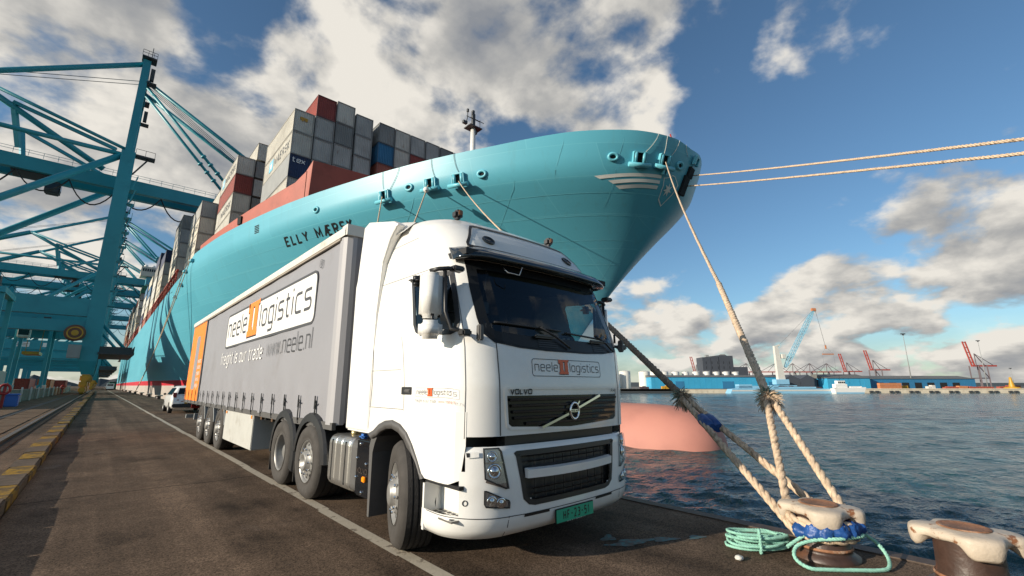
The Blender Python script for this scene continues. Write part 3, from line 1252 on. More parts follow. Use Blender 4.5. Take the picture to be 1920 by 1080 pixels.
# paint spills and a stone on the asphalt
for k, (x, y, a, b, rz) in enumerate([(4.02, 3.02, .10, .06, .3), (4.15, 2.78, .17, .07, -.5), (4.42, 2.62, .14, .06, -.6), (4.70, 2.44, .10, .05, -.3), (3.95, 2.83, .13, .05, -.7)]):
    vs = []
    rd = random.Random(k + 5)
    for j in range(26):
        t_ = 2 * math.pi * j / 26
        q = 1 + .28 * math.sin(3 * t_ + k) + rd.uniform(-.14, .14)
        u, v = a * q * math.cos(t_), b * q * math.sin(t_)
        vs.append((x + u * math.cos(rz) - v * math.sin(rz), y + u * math.sin(rz) + v * math.cos(rz), .004))
    mb = MB(); mb.add(vs, [list(range(26))])
    lab = ['small round teal paint spill nearest the lorry bumper', 'long teal paint spill on the asphalt before the lorry', 'bluish teal paint spill second from the coil of green rope', 'teal paint spill nearest the coil of green rope', 'streaky teal paint spill closest to the lane edge'][k]
    tag(mb.build('paint_spill', 'stainteal'), lab, 'paint spill', 'teal paint spills on the asphalt')
mb = MB()
bm = bmesh.new(); bmesh.ops.create_icosphere(bm, subdivisions=2, radius=.035)
vs = [(4.40 + v.co.x * 1.3, 1.90 + v.co.y, .02 + v.co.z * .6 + random.uniform(-.004, .004)) for v in bm.verts]
bm.verts.index_update()
mb.add(vs, [[v.index for v in f.verts] for f in bm.faces]); bm.free()
tag(mb.build('stone', 'white_dull'), 'small pale stone lying on the dark asphalt near the bollard', 'stone')


# ------------------------------------------------------------------ near ropes on bollard 1
FAIR = {}


def build_near_ropes():
    bx, by = B1
    # rope from the bow down to the bollard
    knot1 = Vector((6.55, 2.245, 1.35))
    bow = Vector((32.1, 16.7, 19.5))
    knot2 = Vector((6.55, 3.43, 1.33))
    side = Vector((20.75, 30.0, 18.9))

    def eye(knot, g0, g1, z, half, lab, nm, up, seed, darktop, low):
        t = empty(nm, (bx, by, z), lab, 'rope', 'mooring ropes of the ship')
        # the standing part up to the ship
        d = (up - knot)
        mb = MB()
        mid = knot + d * .13
        pts = sag(mid, up, .45, 20)
        rope_strands(pts, .044, .42, 3, 5, 7, mb)
        mb.build('standing_line', 'rope', t)
        mb = rope_strands([knot - d.normalized() * .1, knot + d * .05, mid], .058, .40, 4, 6, 9)
        mb.build('spliced_line', 'ropedark' if darktop else 'rope', t)
        # the two legs of the eye, passing each side of the stem
        dirv = (Vector((bx, by, 0)) - Vector((knot.x, knot.y, 0))).normalized()
        sidev = Vector((-dirv.y, dirv.x, 0))
        c = Vector((bx, by, z))
        hr = .245
        arc = []
        for k in range(15):
            a = -math.pi / 2 + math.pi * k / 14
            arc.append(c + (sidev * math.sin(a) + dirv * math.cos(a)) * hr)
        pts = [knot + sidev * -.03] + [knot.lerp(arc[0], q) + sidev * (-.03 * (1 - q)) for q in (.3, .6, .85)] + arc + \
              [arc[-1].lerp(knot, q) + sidev * (.03 * q) for q in (.15, .4, .7)] + [knot + sidev * .03]
        mb = rope_strands(pts, .043, .34, 3, 6, 9)
        mb.build('eye_loop', 'rope', t)
        mb = MB()
        tuft(mb, knot, d.normalized() * -1 + Vector((0, 0, -.1)), 260, .21, .75, .006, seed)
        mb.build('frayed_splice', 'rope', t)
        mb = MB()
        tuft(mb, knot + d.normalized() * .08, d.normalized() * -.3, 140, .19, .95, .006, seed + 1)
        mb.build('faded_whipping', 'tuftgreen', t)
        return t
    t1 = eye(knot1, 0, 0, .30, 0, 'thick mooring rope rising from the bollard to the bow, pale frayed splice', 'mooring_rope', bow, 11, False, 0)
    t2 = eye(knot2, 0, 0, .20, 0, 'weathered mooring rope running from the bollard behind the lorry cab, blue wrapped splice', 'mooring_rope', side, 21, True, 0)
    # blue wrap on rope 2
    a = Vector((bx, by, .2))
    d = (a - knot2).normalized()
    sidev = Vector((-d.y, d.x, 0)).normalized()
    mb = MB()
    for s_ in (-1, 1):
        p = [knot2 + d * q + sidev * s_ * (.035 + .02 * q) for q in (.62, .70, .80, .90)]
        mb.tube(p, [.064, .078, .075, .062], 12)
    mb.build('blue_wrapping', 'blue', t2)
    # blue tarp sleeve round the neck of the bollard
    t = empty('chafe_tarp', (bx, by, .25), 'crumpled blue tarpaulin sleeve wrapped round the neck of the roped bollard', 'tarpaulin')
    mb = MB()
    nA, nB = 70, 14
    vs, fs = [], []
    rd = random.Random(3)
    rnd = [[rd.uniform(-.022, .022) for _ in range(nB)] for _ in range(nA)]
    for j in range(nA):
        a_ = R(150) + R(235) * j / (nA - 1)
        zc = .235 - .02 * math.sin(a_) + .035 * (j / nA)
        fat = .058 + .010 * math.sin(j * .9) + .006 * math.sin(j * 2.3) + (.030 if j > 54 else 0)
        for k in range(nB):
            b_ = 2 * math.pi * k / nB
            rr = .255 + (fat + rnd[j][k] * .8 + .012 * math.sin(3 * b_ + j * .35)) * math.cos(b_)
            vs.append((bx + rr * math.cos(a_), by + rr * math.sin(a_), zc + (fat * 1.05 + rnd[j][(k + 3) % nB]) * math.sin(b_)))
    for j in range(nA - 1):
        for k in range(nB):
            fs.append((j * nB + k, j * nB + (k + 1) % nB, (j + 1) * nB + (k + 1) % nB, (j + 1) * nB + k))
    mb.add(vs, fs, 0, True)
    mb.build('sleeve', 'blue', t)
    mb = MB()
    for q in range(9):
        a_ = R(12) + q * .05
        p = Vector((bx + .30 * math.cos(a_), by + .30 * math.sin(a_), .25))
        mb.add([p, p + Vector((.05, -.03, -.10 - .02 * (q % 3))), p + Vector((.09, -.02, -.04)), p + Vector((.03, .02, .04))], [(0, 1, 2), (0, 2, 3)])
    mb.build('torn_end', 'blue', t)
    # green heaving line: coil on the ground and a loose loop round the stem
    t = empty('rope_coil', (4.83, 1.92, 0), 'coiled pale green rope lying on the asphalt left of the roped bollard', 'rope')
    rd = random.Random(8)
    pts = []
    for k in range(9 * 18):
        a_ = 2 * math.pi * k / 18
        turn = k / 18
        ru = .235 + .06 * math.sin(turn * 2.4) + .02 * math.sin(a_ * 2 + turn * 5) + rd.uniform(-.005, .005)
        rv = .135 + .03 * math.cos(turn * 1.7)
        z = .018 + .013 * turn + .012 * math.sin(a_ * 1.0 + turn * 2)
        u, v = ru * math.cos(a_), rv * math.sin(a_)
        ca, sa = math.cos(R(-48)), math.sin(R(-48))
        pts.append((4.86 + u * ca - v * sa + .02 * math.sin(turn * 3), 1.90 + u * sa + v * ca, z))
    rope_strands(pts, .0145, .07, 3, 5, 6).build('coil', 'ropegreen', t)
    p = []
    for k in range(24):
        a_ = 2 * math.pi * k / 24
        p.append((4.66 + .10 * math.cos(a_) * .4 + .05, 1.83 + .02 * math.cos(a_), .10 + .10 * math.sin(a_)))
    rope_strands(p + [p[0]], .0145, .07, 3, 5, 6).build('binding_turn', 'ropegreen', t)
    t = empty('green_line', (5.0, 1.2, 0), 'loose loop of pale green rope round the foot of the roped bollard', 'rope')
    P_ = [(4.75, 1.62, .10), (4.83, 1.50, .20), (4.86, 1.40, .285), (4.90, 1.30, .30)]
    rope_strands(P_, .0165, .08, 3, 5, 6).build('upper_end', 'ropegreen', t)
    loop = [(5.02, 1.13, .235), (4.86, 1.24, .225), (4.78, 1.42, .19), (4.70, 1.53, .13), (4.62, 1.52, .06), (4.60, 1.42, .02), (4.66, 1.32, .018), (4.80, 1.18, .018), (4.96, 1.03, .018), (5.06, .97, .025), (5.20, .99, .07), (5.28, 1.06, .14), (5.30, 1.14, .19), (5.24, 1.16, .225), (5.10, 1.12, .235)]
    L = []
    n = len(loop)
    for i in range(n):          # Catmull-Rom
        p0, p1, p2, p3 = (Vector(loop[(i + k) % n]) for k in (-1, 0, 1, 2))
        for q in range(6):
            s = q / 6
            L.append(.5 * ((2 * p1) + (p2 - p0) * s + (2 * p0 - 5 * p1 + 4 * p2 - p3) * s * s + (3 * p1 - p0 - 3 * p2 + p3) * s ** 3))
    rope_strands(L + [L[0]], .0165, .08, 3, 5, 6).build('loop', 'ropegreen', t)


build_near_ropes()

# ================================================================== LORRY
XC = 3.47
CZ = [.98, 1.5, 1.85, 2.10, 2.40, 2.62, 2.80, 3.00, 3.10, 3.20, 3.30, 3.37, 3.41]
CFY = [3.0, 2.99, 3.02, 3.09, 3.20, 3.29, 3.37, 3.51, 3.60, 3.70, 3.84, 4.02, 4.25]
CHW = [1.2, 1.2, 1.2, 1.19, 1.18, 1.17, 1.15, 1.135, 1.12, 1.10, 1.05, .97, .82]
CRX = [.45, .45, .44, .42, .42, .42, .42, .42, .42, .42, .42, .42, .42]
CRY = [.42, .42, .42, .42, .45, .46, .46, .5, .5, .5, .5, .5, .5]
BZ, BFY, BHW = [.26, .34, .42, .7, 1.02], [3.06, 3.0, 2.98, 2.98, 3.0], [1.18, 1.21, 1.22, 1.22, 1.21]
YR = 5.43


def loft(a, z, Z, FY, HW, RX, RY):
    fy, hw, rx, ry = (lerp_tab(z, Z, T) for T in (FY, HW, RX, RY))
    s = -1 if a < 0 else 1
    a = abs(a)
    A = hw - rx
    Rc = (rx + ry) / 2 * math.pi / 2
    if a <= A:
        x, y = a, fy + .04 * (a / A) ** 2
    elif a <= A + Rc:
        p = (a - A) / Rc * math.pi / 2
        x, y = A + rx * math.sin(p), fy + .04 + ry * (1 - math.cos(p))
    else:
        x, y = hw, fy + .04 + ry + (a - A - Rc)
    return Vector((XC + s * x, y, z))


def cabP(a, z):
    return loft(a, z, CZ, CFY, CHW, CRX, CRY)


def bumP(a, z):
    return loft(a, z, BZ, BFY, BHW, [.48] * 5, [.46] * 5)


def in_poly(x, y, poly):
    c = False
    n = len(poly)
    for i in range(n):
        (x1, y1), (x2, y2) = poly[i], poly[(i + 1) % n]
        if (y1 > y) != (y2 > y) and x < (x2 - x1) * (y - y1) / (y2 - y1) + x1:
            c = not c
    return c


def shrink(poly, d):
    """move each corner of a polygon towards its inside by d (rough)"""
    n = len(poly)
    ar = sum(poly[i][0] * poly[(i + 1) % n][1] - poly[(i + 1) % n][0] * poly[i][1] for i in range(n))
    sg = 1 if ar > 0 else -1
    out = []
    for i in range(n):
        a, b, c = Vector(poly[i - 1]), Vector(poly[i]), Vector(poly[(i + 1) % n])
        d1, d2 = (b - a).normalized(), (c - b).normalized()
        n1, n2 = Vector((-d1.y, d1.x)) * sg, Vector((-d2.y, d2.x)) * sg
        m = (n1 + n2)
        m = m.normalized() if m.length > 1e-6 else n1
        k = min(2.5, 1 / max(.35, m.dot(n1)))
        out.append((b.x + m.x * d * k, b.y + m.y * d * k))
    return out


WS = [(-1.02, 2.70), (-1.04, 2.40), (-1.03, 2.10), (-1.0, 1.96), (-.90, 1.875), (-.63, 1.84), (-.3, 1.825), (.3, 1.825), (.63, 1.84), (.90, 1.875), (1.0, 1.96), (1.03, 2.10), (1.04, 2.40), (1.02, 2.70)]
DWIN = [(-1.74, 2.62), (-1.80, 2.56), (-1.90, 2.10), (-1.87, 2.02), (-1.78, 1.975), (-1.30, 1.95), (-1.22, 1.98), (-1.18, 2.08), (-1.15, 2.58)]


def tyre(mb_t, mb_tr, c, w, r, side, rot=None):
    """tyre with sidewalls and grooved tread; side=-1 faces -X"""
    s = side
    prof = [(.285, s * .02), (.30, s * (-.0)), (.33, s * (.018)), (.40, s * .026), (.455, s * .02), (.485, s * -.012), (.497, s * -.03)]
    prof = [(a * r / .5, b) for a, b in prof]
    mb_t.lathe(prof, c, 'X', 44, rot=rot)
    pr = []
    x = -.03
    end = -(w - .03)
    n = 4
    pr.append((r * .994, s * x))
    gw = .012
    step = (end - x) / (n + 1)
    for k in range(1, n + 1):
        g = x + step * k
        pr += [(r, s * (g + gw / 2 + .004)), (r - .014, s * (g + gw / 2)), (r - .014, s * (g - gw / 2)), (r, s * (g - gw / 2 - .004))]
    pr.append((r * .994, s * end))
    pr.append((r * .6, s * (end - .01)))
    mb_tr.lathe(pr, c, 'X', 44, smooth=False, rot=rot)


def wheel(parent, c, side, kind, r=.485, w=.30, steer=0.0, label=None):
    """c = centre of the outer face"""
    rot = Matrix.Rotation(steer, 3, 'Z') if steer else None
    s = side
    base = MB()
    mb_tr = MB()
    tyre(base, mb_tr, c, w, r, s, rot)
    to = base.build('wheel', 'rubber', parent)
    mb_tr.build('tread', 'rubberdark', to)
    mb = MB()
    if kind == 'deep':
        prof = [(.288, .012), (.275, .014), (.262, -.02), (.245, -.10), (.225, -.125), (.15, -.14), (.115, -.12), (.105, -.06), (.09, -.05), (0, -.05)]
    elif kind == 'drive':
        prof = [(.288, .012), (.275, .014), (.262, -.02), (.25, -.035), (.225, -.015), (.16, .0), (.125, -.005), (.12, .055), (.09, .06), (.075, .02), (0, .02)]
    else:
        prof = [(.288, .012), (.275, .014), (.26, -.03), (.235, -.05), (.20, -.01), (.155, .02), (.12, .02), (.115, .06), (.08, .075), (0, .075)]
    k = r / .5
    mb.lathe([(a * k, s * b) for a, b in prof], c, 'X', 40, rot=rot)
    rim = mb.build('rim', 'steel', to)
    mb = MB()
    if kind != 'deep':
        for j in range(10):
            a = 2 * math.pi * j / 10
            v = Vector((s * .012, .168 * k * math.cos(a), .168 * k * math.sin(a)))
            v2 = Vector((s * .045, .168 * k * math.cos(a), .168 * k * math.sin(a)))
            if rot is not None:
                v, v2 = rot @ v, rot @ v2
            mb.tube([Vector(c) + v, Vector(c) + v2], .014, 6)
        tag(mb.build('wheel_nuts', 'chrome', to), kind='stuff')
    # hand holes
    mb = MB()
    for j in range(10):
        a = 2 * math.pi * (j + .5) / 10
        ctr = Vector((s * (-.018 if kind != 'deep' else -.118), .213 * k * math.cos(a), .213 * k * math.sin(a)))
        vs = []
        for q in range(8):
            b = 2 * math.pi * q / 8
            v = ctr + Vector((s * .008 * (1 if kind != 'deep' else .6), .020 * math.cos(b), .020 * math.sin(b)))
            if rot is not None:
                v = rot @ v
            vs.append(Vector(c) + v)
        mb.add(vs, [list(range(8))])
    tag(mb.build('hand_holes', 'hulldark', to), kind='stuff')
    if label:
        to['label'] = label
    return to


def ribbon(mb, pts, S, w, off, mi=0):
    """thin strip along pts on a surface"""
    fine = []
    for a, b in zip(pts, pts[1:]):
        n = max(1, int(math.hypot(a[0] - b[0], a[1] - b[1]) / .06))
        for k in range(n):
            t = k / n
            fine.append((a[0] + (b[0] - a[0]) * t, a[1] + (b[1] - a[1]) * t))
    fine.append(pts[-1])
    L_, R_ = [], []
    for i, p in enumerate(fine):
        a, c = fine[max(0, i - 1)], fine[min(len(fine) - 1, i + 1)]
        d = Vector((c[0] - a[0], c[1] - a[1])).normalized()
        n = Vector((-d.y, d.x)) * w / 2
        for lst, s in ((L_, 1), (R_, -1)):
            q = (p[0] + n.x * s, p[1] + n.y * s)
            lst.append(S(*q) + surf_normal(S, *q) * off)
    for i in range(len(fine) - 1):
        mb.add([L_[i], L_[i + 1], R_[i + 1], R_[i]], [(0, 1, 2, 3)], mi, True)
    return mb


def logo_row(mbs, frame, W, H, x0=.04, weights=.15):
    """'neele n logistics' laid out in a panel W x H; mbs = (ink, orange, shadow)"""
    ink, orange, shad = mbs
    h = H * .36
    q, w = text_quads('neele', h, weights, .0, .92, .34)
    q2, w2 = text_quads('logistics', h, weights, .0, .92, .34)
    ow = W * .128
    k = (W * .93 - ow - W * .05) / (w + w2)
    y0 = H * .31
    x = W * .035
    put_text(ink, [[(x + a * k, y0 + b) for a, b in r] for r in q], frame(0))
    x += w * k + W * .024
    put_text(shad, [[(x + a * ow + .03 * h, y0 - .45 * h + b * h * 2.35 - .10 * h) for a, b in r] for r in orange_n()], frame(.0012))
    put_text(orange, [[(x + a * ow, y0 - .45 * h + b * h * 2.35) for a, b in r] for r in orange_n()], frame(.003))
    x += ow + W * .026
    put_text(ink, [[(x + a * k, y0 + b) for a, b in r] for r in q2], frame(0))


def build_tractor():
    t = empty('lorry_tractor', (XC, 4.1, 0), 'white lorry tractor with high roof cab, black grille and green number plate', 'lorry')
    wh = 'white'
    # ---- cab shell
    zs = list(np.arange(1.075, 3.0, .035)) + list(np.linspace(3.0, 3.41, 16))
    mb = MB()
    nf, nc, ns = 22, 12, 34
    rows = []
    for z in zs:
        fy, hw, rx, ry = (lerp_tab(z, CZ, T) for T in (CFY, CHW, CRX, CRY))
        A, Rc = hw - rx, (rx + ry) / 2 * math.pi / 2
        amax = A + Rc + max(.05, YR - (fy + .04 + ry))
        pos = [A * i / nf for i in range(nf)] + [A + Rc * i / nc for i in range(nc)] + [A + Rc + (amax - A - Rc) * i / ns for i in range(ns + 1)]
        al = [-p for p in pos[:0:-1]] + pos
        rows.append([(a, z) for a in al])
    n = len(rows[0])
    vs = [cabP(a, z) for r_ in rows for a, z in r_]
    hole_w, hole_d = shrink(WS, .07), shrink(DWIN, .04)
    fs = []
    for i in range(len(rows) - 1):
        for j in range(n - 1):
            ca = sum(rows[i + p][j + q][0] for p in (0, 1) for q in (0, 1)) / 4
            cz = (rows[i][j][1] + rows[i + 1][j][1]) / 2
            if abs(ca) > 1.26 and cz < 1.20:
                continue
            if in_poly(ca, cz, hole_w) or in_poly(ca, cz, hole_d) or in_poly(-ca, cz, hole_d):
                continue
            fs.append((i * n + j, i * n + j + 1, (i + 1) * n + j + 1, (i + 1) * n + j))
    mb.add(vs, fs, 0, True)
    # back wall and roof cap
    top = [(len(rows) - 1) * n + j for j in range(n)]
    b0 = len(mb.v)
    mb.v.append(tuple(Vector((XC, 4.9, 3.43))))
    for j in range(n - 1):
        mb.f.append([top[j], top[j + 1], b0]); mb.m.append(0); mb.sm.append(True)
    mb.f.append([top[-1], top[0], b0]); mb.m.append(0); mb.sm.append(True)
    for i in range(len(rows) - 1):
        mb.f.append([i * n, (i + 1) * n, (i + 1) * n + n - 1, i * n + n - 1]); mb.m.append(0); mb.sm.append(False)
    cab = mb.build('cab_shell', wh, t)
    # ---- door skirts with wheel arch, both sides
    arch = [(YR, 1.28), (YR, .99), (4.86, .99), (4.74, 1.03), (4.62, 1.10), (4.48, 1.145), (4.33, 1.16), (4.17, 1.13), (4.03, 1.06), (3.92, .96), (3.82, .84), (3.74, .73), (3.68, .695), (3.34, .69), (3.24, .73), (3.205, 1.0), (3.20, 1.28), (3.4, 1.28), (4.3, 1.28)]
    for s in (-1, 1):
        mb = MB()
        x = XC + s * 1.2
        def y2a(y, z):
            fy, hw = lerp_tab(z, CZ, CFY), 1.2
            A, Rc = .75, .435 * math.pi / 2
            if y >= fy + .46:
                return A + Rc + (y - fy - .46)
            return A + Rc * math.acos(max(-1, min(1, 1 - (y - fy - .04) / .42))) / (math.pi / 2)
        poly = [(s * y2a(y, z), z) for y, z in arch]
        patch(mb, poly, cabP, .003, .10)
        # filler from the door skirt to the rounded front corner
        mb.build('lower_door', wh, cab)
        mb = MB()
        edge = arch[2:13]
        for k, (y, z) in enumerate(edge):
            pass
        outer = edge
        inner = []
        cy, cz = 4.22, .55
        for (y, z) in edge:
            d = Vector((y - cy, z - cz))
            d = d * (1 - .085 / d.length)
            inner.append((cy + d.x, cz + d.y))
        for k in range(len(outer) - 1):
            for (p, q, xo) in ((outer, inner, .012),):
                a, b_, c, d = outer[k], outer[k + 1], inner[k + 1], inner[k]
                xo = x + s * .014
                xi = x - s * .10
                mb.add([(xo, *a), (xo, *b_), (xo, *c), (xo, *d), (xi, *c), (xi, *d), (x - s * .01, *a), (x - s * .01, *b_)], [(0, 1, 2, 3), (3, 2, 4, 5), (0, 6, 7, 1)], 0, True)
        mb.build('wheel_arch_trim', 'greyplastic', cab)
        mb = MB()   # dark wheel housing
        mb.prism([(4.92, .55), (4.86, .97), (4.60, 1.09), (4.33, 1.14), (4.0, 1.03), (3.78, .75), (3.70, .62)], x - s * .75, x - s * .70, 'X')
        for k in range(len(inner) - 1):
            mb.quad((x - s * .02, *inner[k]), (x - s * .02, *inner[k + 1]), (x - s * .72, *inner[k + 1]), (x - s * .72, *inner[k]))
        mb.build('wheel_housing', 'black', cab)
    # ---- seams between panels
    mb = MB()
    for s in (-1, 1):
        ribbon(mb, [(s * .885, 1.875), (s * .872, 1.6), (s * .855, 1.08)], cabP, .010, .003)
        ribbon(mb, [(s * 1.16, 2.62), (s * 1.17, 1.9), (s * 1.165, 1.06)], cabP, .006, .003)
        ribbon(mb, [(s * 2.16, 2.0), (s * 2.12, 1.62), (s * 2.10, 1.25)], cabP, .005, .003)
        ribbon(mb, [(s * 2.10, 1.27), (s * 3.2, 1.27)], cabP, .005, .003)
        ribbon(mb, [(s * 2.18, 1.66), (s * 2.85, 1.66)], cabP, .004, .003)
        ribbon(mb, [(s * 2.86, 1.04), (s * 2.80, 2.3), (s * 2.70, 2.8), (s * 2.5, 3.12), (s * 2.32, 3.27)], cabP, .010, .003)
        ribbon(mb, [(s * 1.25, 2.64), (s * 2.74, 2.64)], cabP, .004, .003)
        ribbon(mb, [(s * 1.42, 3.06), (s * 2.50, 3.06)], cabP, .004, .003)
    mb.build('panel_seams', 'greyplastic', cab)
    # ---- side and roof air deflectors
    for s in (-1, 1):
        x = XC + s * 1.2
        mb = MB()
        poly = [(YR + .06, 1.0), (YR + .06, 2.72), (YR + .03, 2.80), (5.36, 3.49), (5.22, 3.53), (4.55, 3.36), (4.45, 3.30), (4.62, 3.16), (4.78, 2.9), (4.86, 2.3), (4.88, 1.6), (4.9, 1.0)]
        mb.prism(poly, x - s * .10, x + s * .012, 'X')
        mb.build('side_deflector', wh, t, bevel=.02)
    mb = MB()
    ny, nx_ = 10, 16
    vs, fs = [], []
    for i in range(ny + 1):
        y = 4.40 + (5.26 - 4.40) * i / ny
        zt = 3.37 + .175 * math.sin(min(1, i / ny) * math.pi / 2)
        for j in range(nx_ + 1):
            u = -1 + 2 * j / nx_
            e = 1 - abs(u) ** 6
            vs.append((XC + u * 1.16, y - .06 * (1 - u * u), 3.2 + (zt - 3.2) * max(0, e) ** .25))
    for i in range(ny):
        for j in range(nx_):
            a = i * (nx_ + 1) + j
            fs.append((a, a + 1, a + nx_ + 2, a + nx_ + 1))
    mb.add(vs, fs, 0, True)
    mb.build('roof_deflector', wh, t)
    # ---- windscreen: black border, glass
    gl = shrink(WS, .055)
    mb = MB()
    ring(mb, WS, shrink(WS, .10), cabP, .006)
    # deep black apron under the glass
    patch(mb, [(-.97, 1.99), (-.88, 1.895), (-.62, 1.855), (-.3, 1.84), (.3, 1.84), (.62, 1.855), (.88, 1.895), (.97, 1.99), (.80, 1.975), (.4, 1.955), (-.4, 1.955), (-.80, 1.975)], cabP, .008, .08)
    mb.build('windscreen_surround', 'frit', cab)
    mb = MB()
    patch(mb, gl, cabP, .003, .09)
    mb.build('windscreen', 'glass', cab)
    for s in (-1, 1):
        P_ = [(a * -s, b) for a, b in DWIN]
        mb = MB()
        ring(mb, P_, shrink(P_, .05), cabP, .006)
        fr = mb.build('side_window', 'black', cab)
        mb = MB()
        patch(mb, shrink(P_, .03), cabP, .002, .12)
        mb.build('pane', 'glass', fr)
    # ---- cab interior
    mb = MB()
    mb.bb(XC - 1.08, XC + 1.08, 4.55, 4.62, 1.1, 3.1)
    mb.bb(XC - 1.10, XC + 1.10, 3.5, 4.6, 1.30, 1.36)
    mb.bb(XC - .75, XC + .75, 3.12, 3.5, 1.30, 1.36)
    mb.bb(XC - 1.08, XC + 1.08, 3.3, 4.6, 2.72, 2.78)
    mb.prism([(3.10, 1.36), (3.10, 1.80), (3.30, 1.86), (3.55, 1.80), (3.6, 1.36)], XC - .74, XC + .74, 'X')
    mb.bb(XC - 1.08, XC + 1.08, 3.46, 3.6, 1.36, 1.82)
    mb.build('dashboard', 'dark', cab)
    for sx in (-.55, .55):
        mb = MB()
        mb.box((XC + sx, 4.2, 1.62), (.5, .5, .22), 0, 0, .05)
        mb.box((XC + sx, 4.42, 2.0), (.48, .14, .65), 0, 0, .05)
        mb.box((XC + sx, 4.44, 2.42), (.28, .10, .22), 0, 0, .04)
        mb.build('seat', 'dark', cab)
    mb = MB()
    c = Vector((XC + .55, 3.66, 1.93))
    rot = Matrix.Rotation(R(-38), 3, 'X')
    pts = [c + rot @ Vector((.225 * math.cos(2 * math.pi * k / 32), .225 * math.sin(2 * math.pi * k / 32), 0)) for k in range(32)]
    mb.tube(pts, .018, 8, closed=True)
    for a in (R(200), R(340), R(270)):
        mb.tube([c, c + rot @ Vector((.22 * math.cos(a), .22 * math.sin(a), 0))], .016, 6)
    mb.tube([c + Vector((0, -.01, 0)), c + Vector((0, -.25, -.3))], .045, 8)
    mb.build('steering_wheel', 'black', cab)
    mb = MB()
    mb.box((XC - .78, 3.42, 2.25), (.16, .03, .14), 0, 0, .02)
    mb.tube([(XC - .78, 3.42, 2.3), (XC - .78, 3.36, 2.6)], .008, 6)
    mb.build('inner_mirror', 'black', cab)
    # ---- sun visor
    mb = MB()
    vs, fs = [], []
    n_ = 48
    for j in range(n_ + 1):
        a = 1.13 * math.sin(-math.pi / 2 + math.pi * j / n_)
        e = min(1, (1 - abs(a) / 1.13) / .10)
        e = max(0.0, e) ** .5
        g_ = .15 + .85 * e
        f = .13 * (.45 + .55 * e)
        for (z, o) in ((2.845, .012), (2.825, .045 * g_), (2.74, .12 * g_), (2.655 + .03 * (1 - e), .15 * g_), (2.64 + .04 * (1 - e), .14 * g_), (2.70, .02)):
            p = cabP(a, z)
            vs.append(p + surf_normal(cabP, a, z) * o)
    for j in range(n_):
        for k in range(5):
            fs.append((j * 6 + k, j * 6 + k + 1, (j + 1) * 6 + k + 1, (j + 1) * 6 + k))
    mb.add(vs, fs, 0, True)
    mb.build('sun_visor', 'visor', cab)
    # ---- light panel above the visor
    LP = [(-.66, 3.21), (-.74, 3.19), (-.79, 3.13), (-.93, 2.92), (-.935, 2.87), (-.86, 2.855), (0, 2.845), (.86, 2.855), (.935, 2.87), (.93, 2.92), (.79, 3.13), (.74, 3.19), (.66, 3.21)]
    mb = MB()
    patch(mb, LP, cabP, .004, .10)
    lp = mb.build('roof_light_panel', 'panel', cab)
    mb = MB()
    ring(mb, LP, shrink(LP, .028), cabP, .010)
    mb.build('panel_seal', 'black', lp)
    for s in (-1, 1):
        mb = MB()
        ctr = cabP(s * .62, 3.0)
        nn = surf_normal(cabP, s * .62, 3.0)
        q = nn.to_track_quat('X', 'Z').to_matrix()
        mb.lathe([(.075, .002), (.07, .018), (.062, .018), (.058, .008), (0, .010)], ctr, 'X', 28, rot=q)
        mb.build('auxiliary_lamp', 'glassdark', lp)
    # roof beacons
    for s in (-1, 1):
        mb = MB()
        c = Vector((XC + s * .74, 3.95, 3.335))
        mb.box(c + Vector((0, 0, .045)), (.10, .12, .11), 0, 0, .03)
        b = mb.build('roof_beacon', 'black', cab)
        mb = MB()
        mb.box(c + Vector((0, -.062, .055)), (.055, .02, .06), 0, 0, .008)
        mb.build('beacon_lens', 'bronze', b)
    mb = MB()
    for s in (-.62, -.5):
        ribbon(mb, [(s, 3.235), (s, 3.40)], cabP, .022, .012)
    mb.build('roof_ribs', wh, cab)
    # visor hook and wipers
    mb = MB()
    mb.tube([cabP(-.50, 2.62) + Vector((0, -.16, .03)), cabP(-.55, 2.58) + Vector((0, -.16, -.02)), cabP(-.66, 2.60) + Vector((0, -.13, -.02)), cabP(-.68, 2.63) + Vector((0, -.10, 0))], .006, 6)
    mb.build('camera_hook', 'alu', cab)
    for (a0, z0, a1, z1, b0, c0, b1, c1) in ((.02, 1.86, -.36, 2.05, -.88, 2.06, -.06, 2.035), (.80, 1.87, .52, 2.02, .0, 2.02, .72, 1.99)):
        mb = MB()
        def sp(a, z, o):
            return cabP(a, z) + surf_normal(cabP, a, z) * o * 1
        mb.tube([sp(a0, z0, .03), sp((a0 + a1) / 2, (z0 + z1) / 2, .05), sp(a1, z1, .035)], .012, 6)
        nseg = 8
        mb.tube([sp(b0 + (b1 - b0) * k / nseg, c0 + (c1 - c0) * k / nseg, .022) for k in range(nseg + 1)], .010, 6)
        mb.build('wiper', 'black', cab)
    # vents and washer brackets in the apron
    for s in (-.27, .57):
        mb = MB()
        for k in range(4):
            ribbon(mb, [(s - .13, 1.862 + k * .021), (s + .13, 1.862 + k * .021)], cabP, .011, .014)
        mb.build('apron_vent', 'black', cab)
        mb = MB()
        p = cabP(s - .05, 1.955)
        mb.box(p + Vector((0, -.03, .01)), (.26, .05, .035), 0, 0, .015)
        mb.build('hand_grip', 'greyplastic', cab)
    # ---- hood lettering panel
    def cab_frame(a0, z0, off):
        return lambda u, v: cabP(a0 + u, z0 + v) + surf_normal(cabP, a0 + u, z0 + v) * off
    LW, LH = 1.03, .165
    pl = rrect(-.50, .53, 1.585, 1.75, .03)
    mb = MB()
    ring(mb, pl, shrink(pl, .006), cabP, .003)
    sign = mb.build('bonnet_logo', 'ink', cab)
    ink, ora, shd = MB(), MB(), MB()
    logo_row((ink, ora, shd), lambda e: cab_frame(-.50, 1.585, .004 + e), LW, LH, weights=.13)
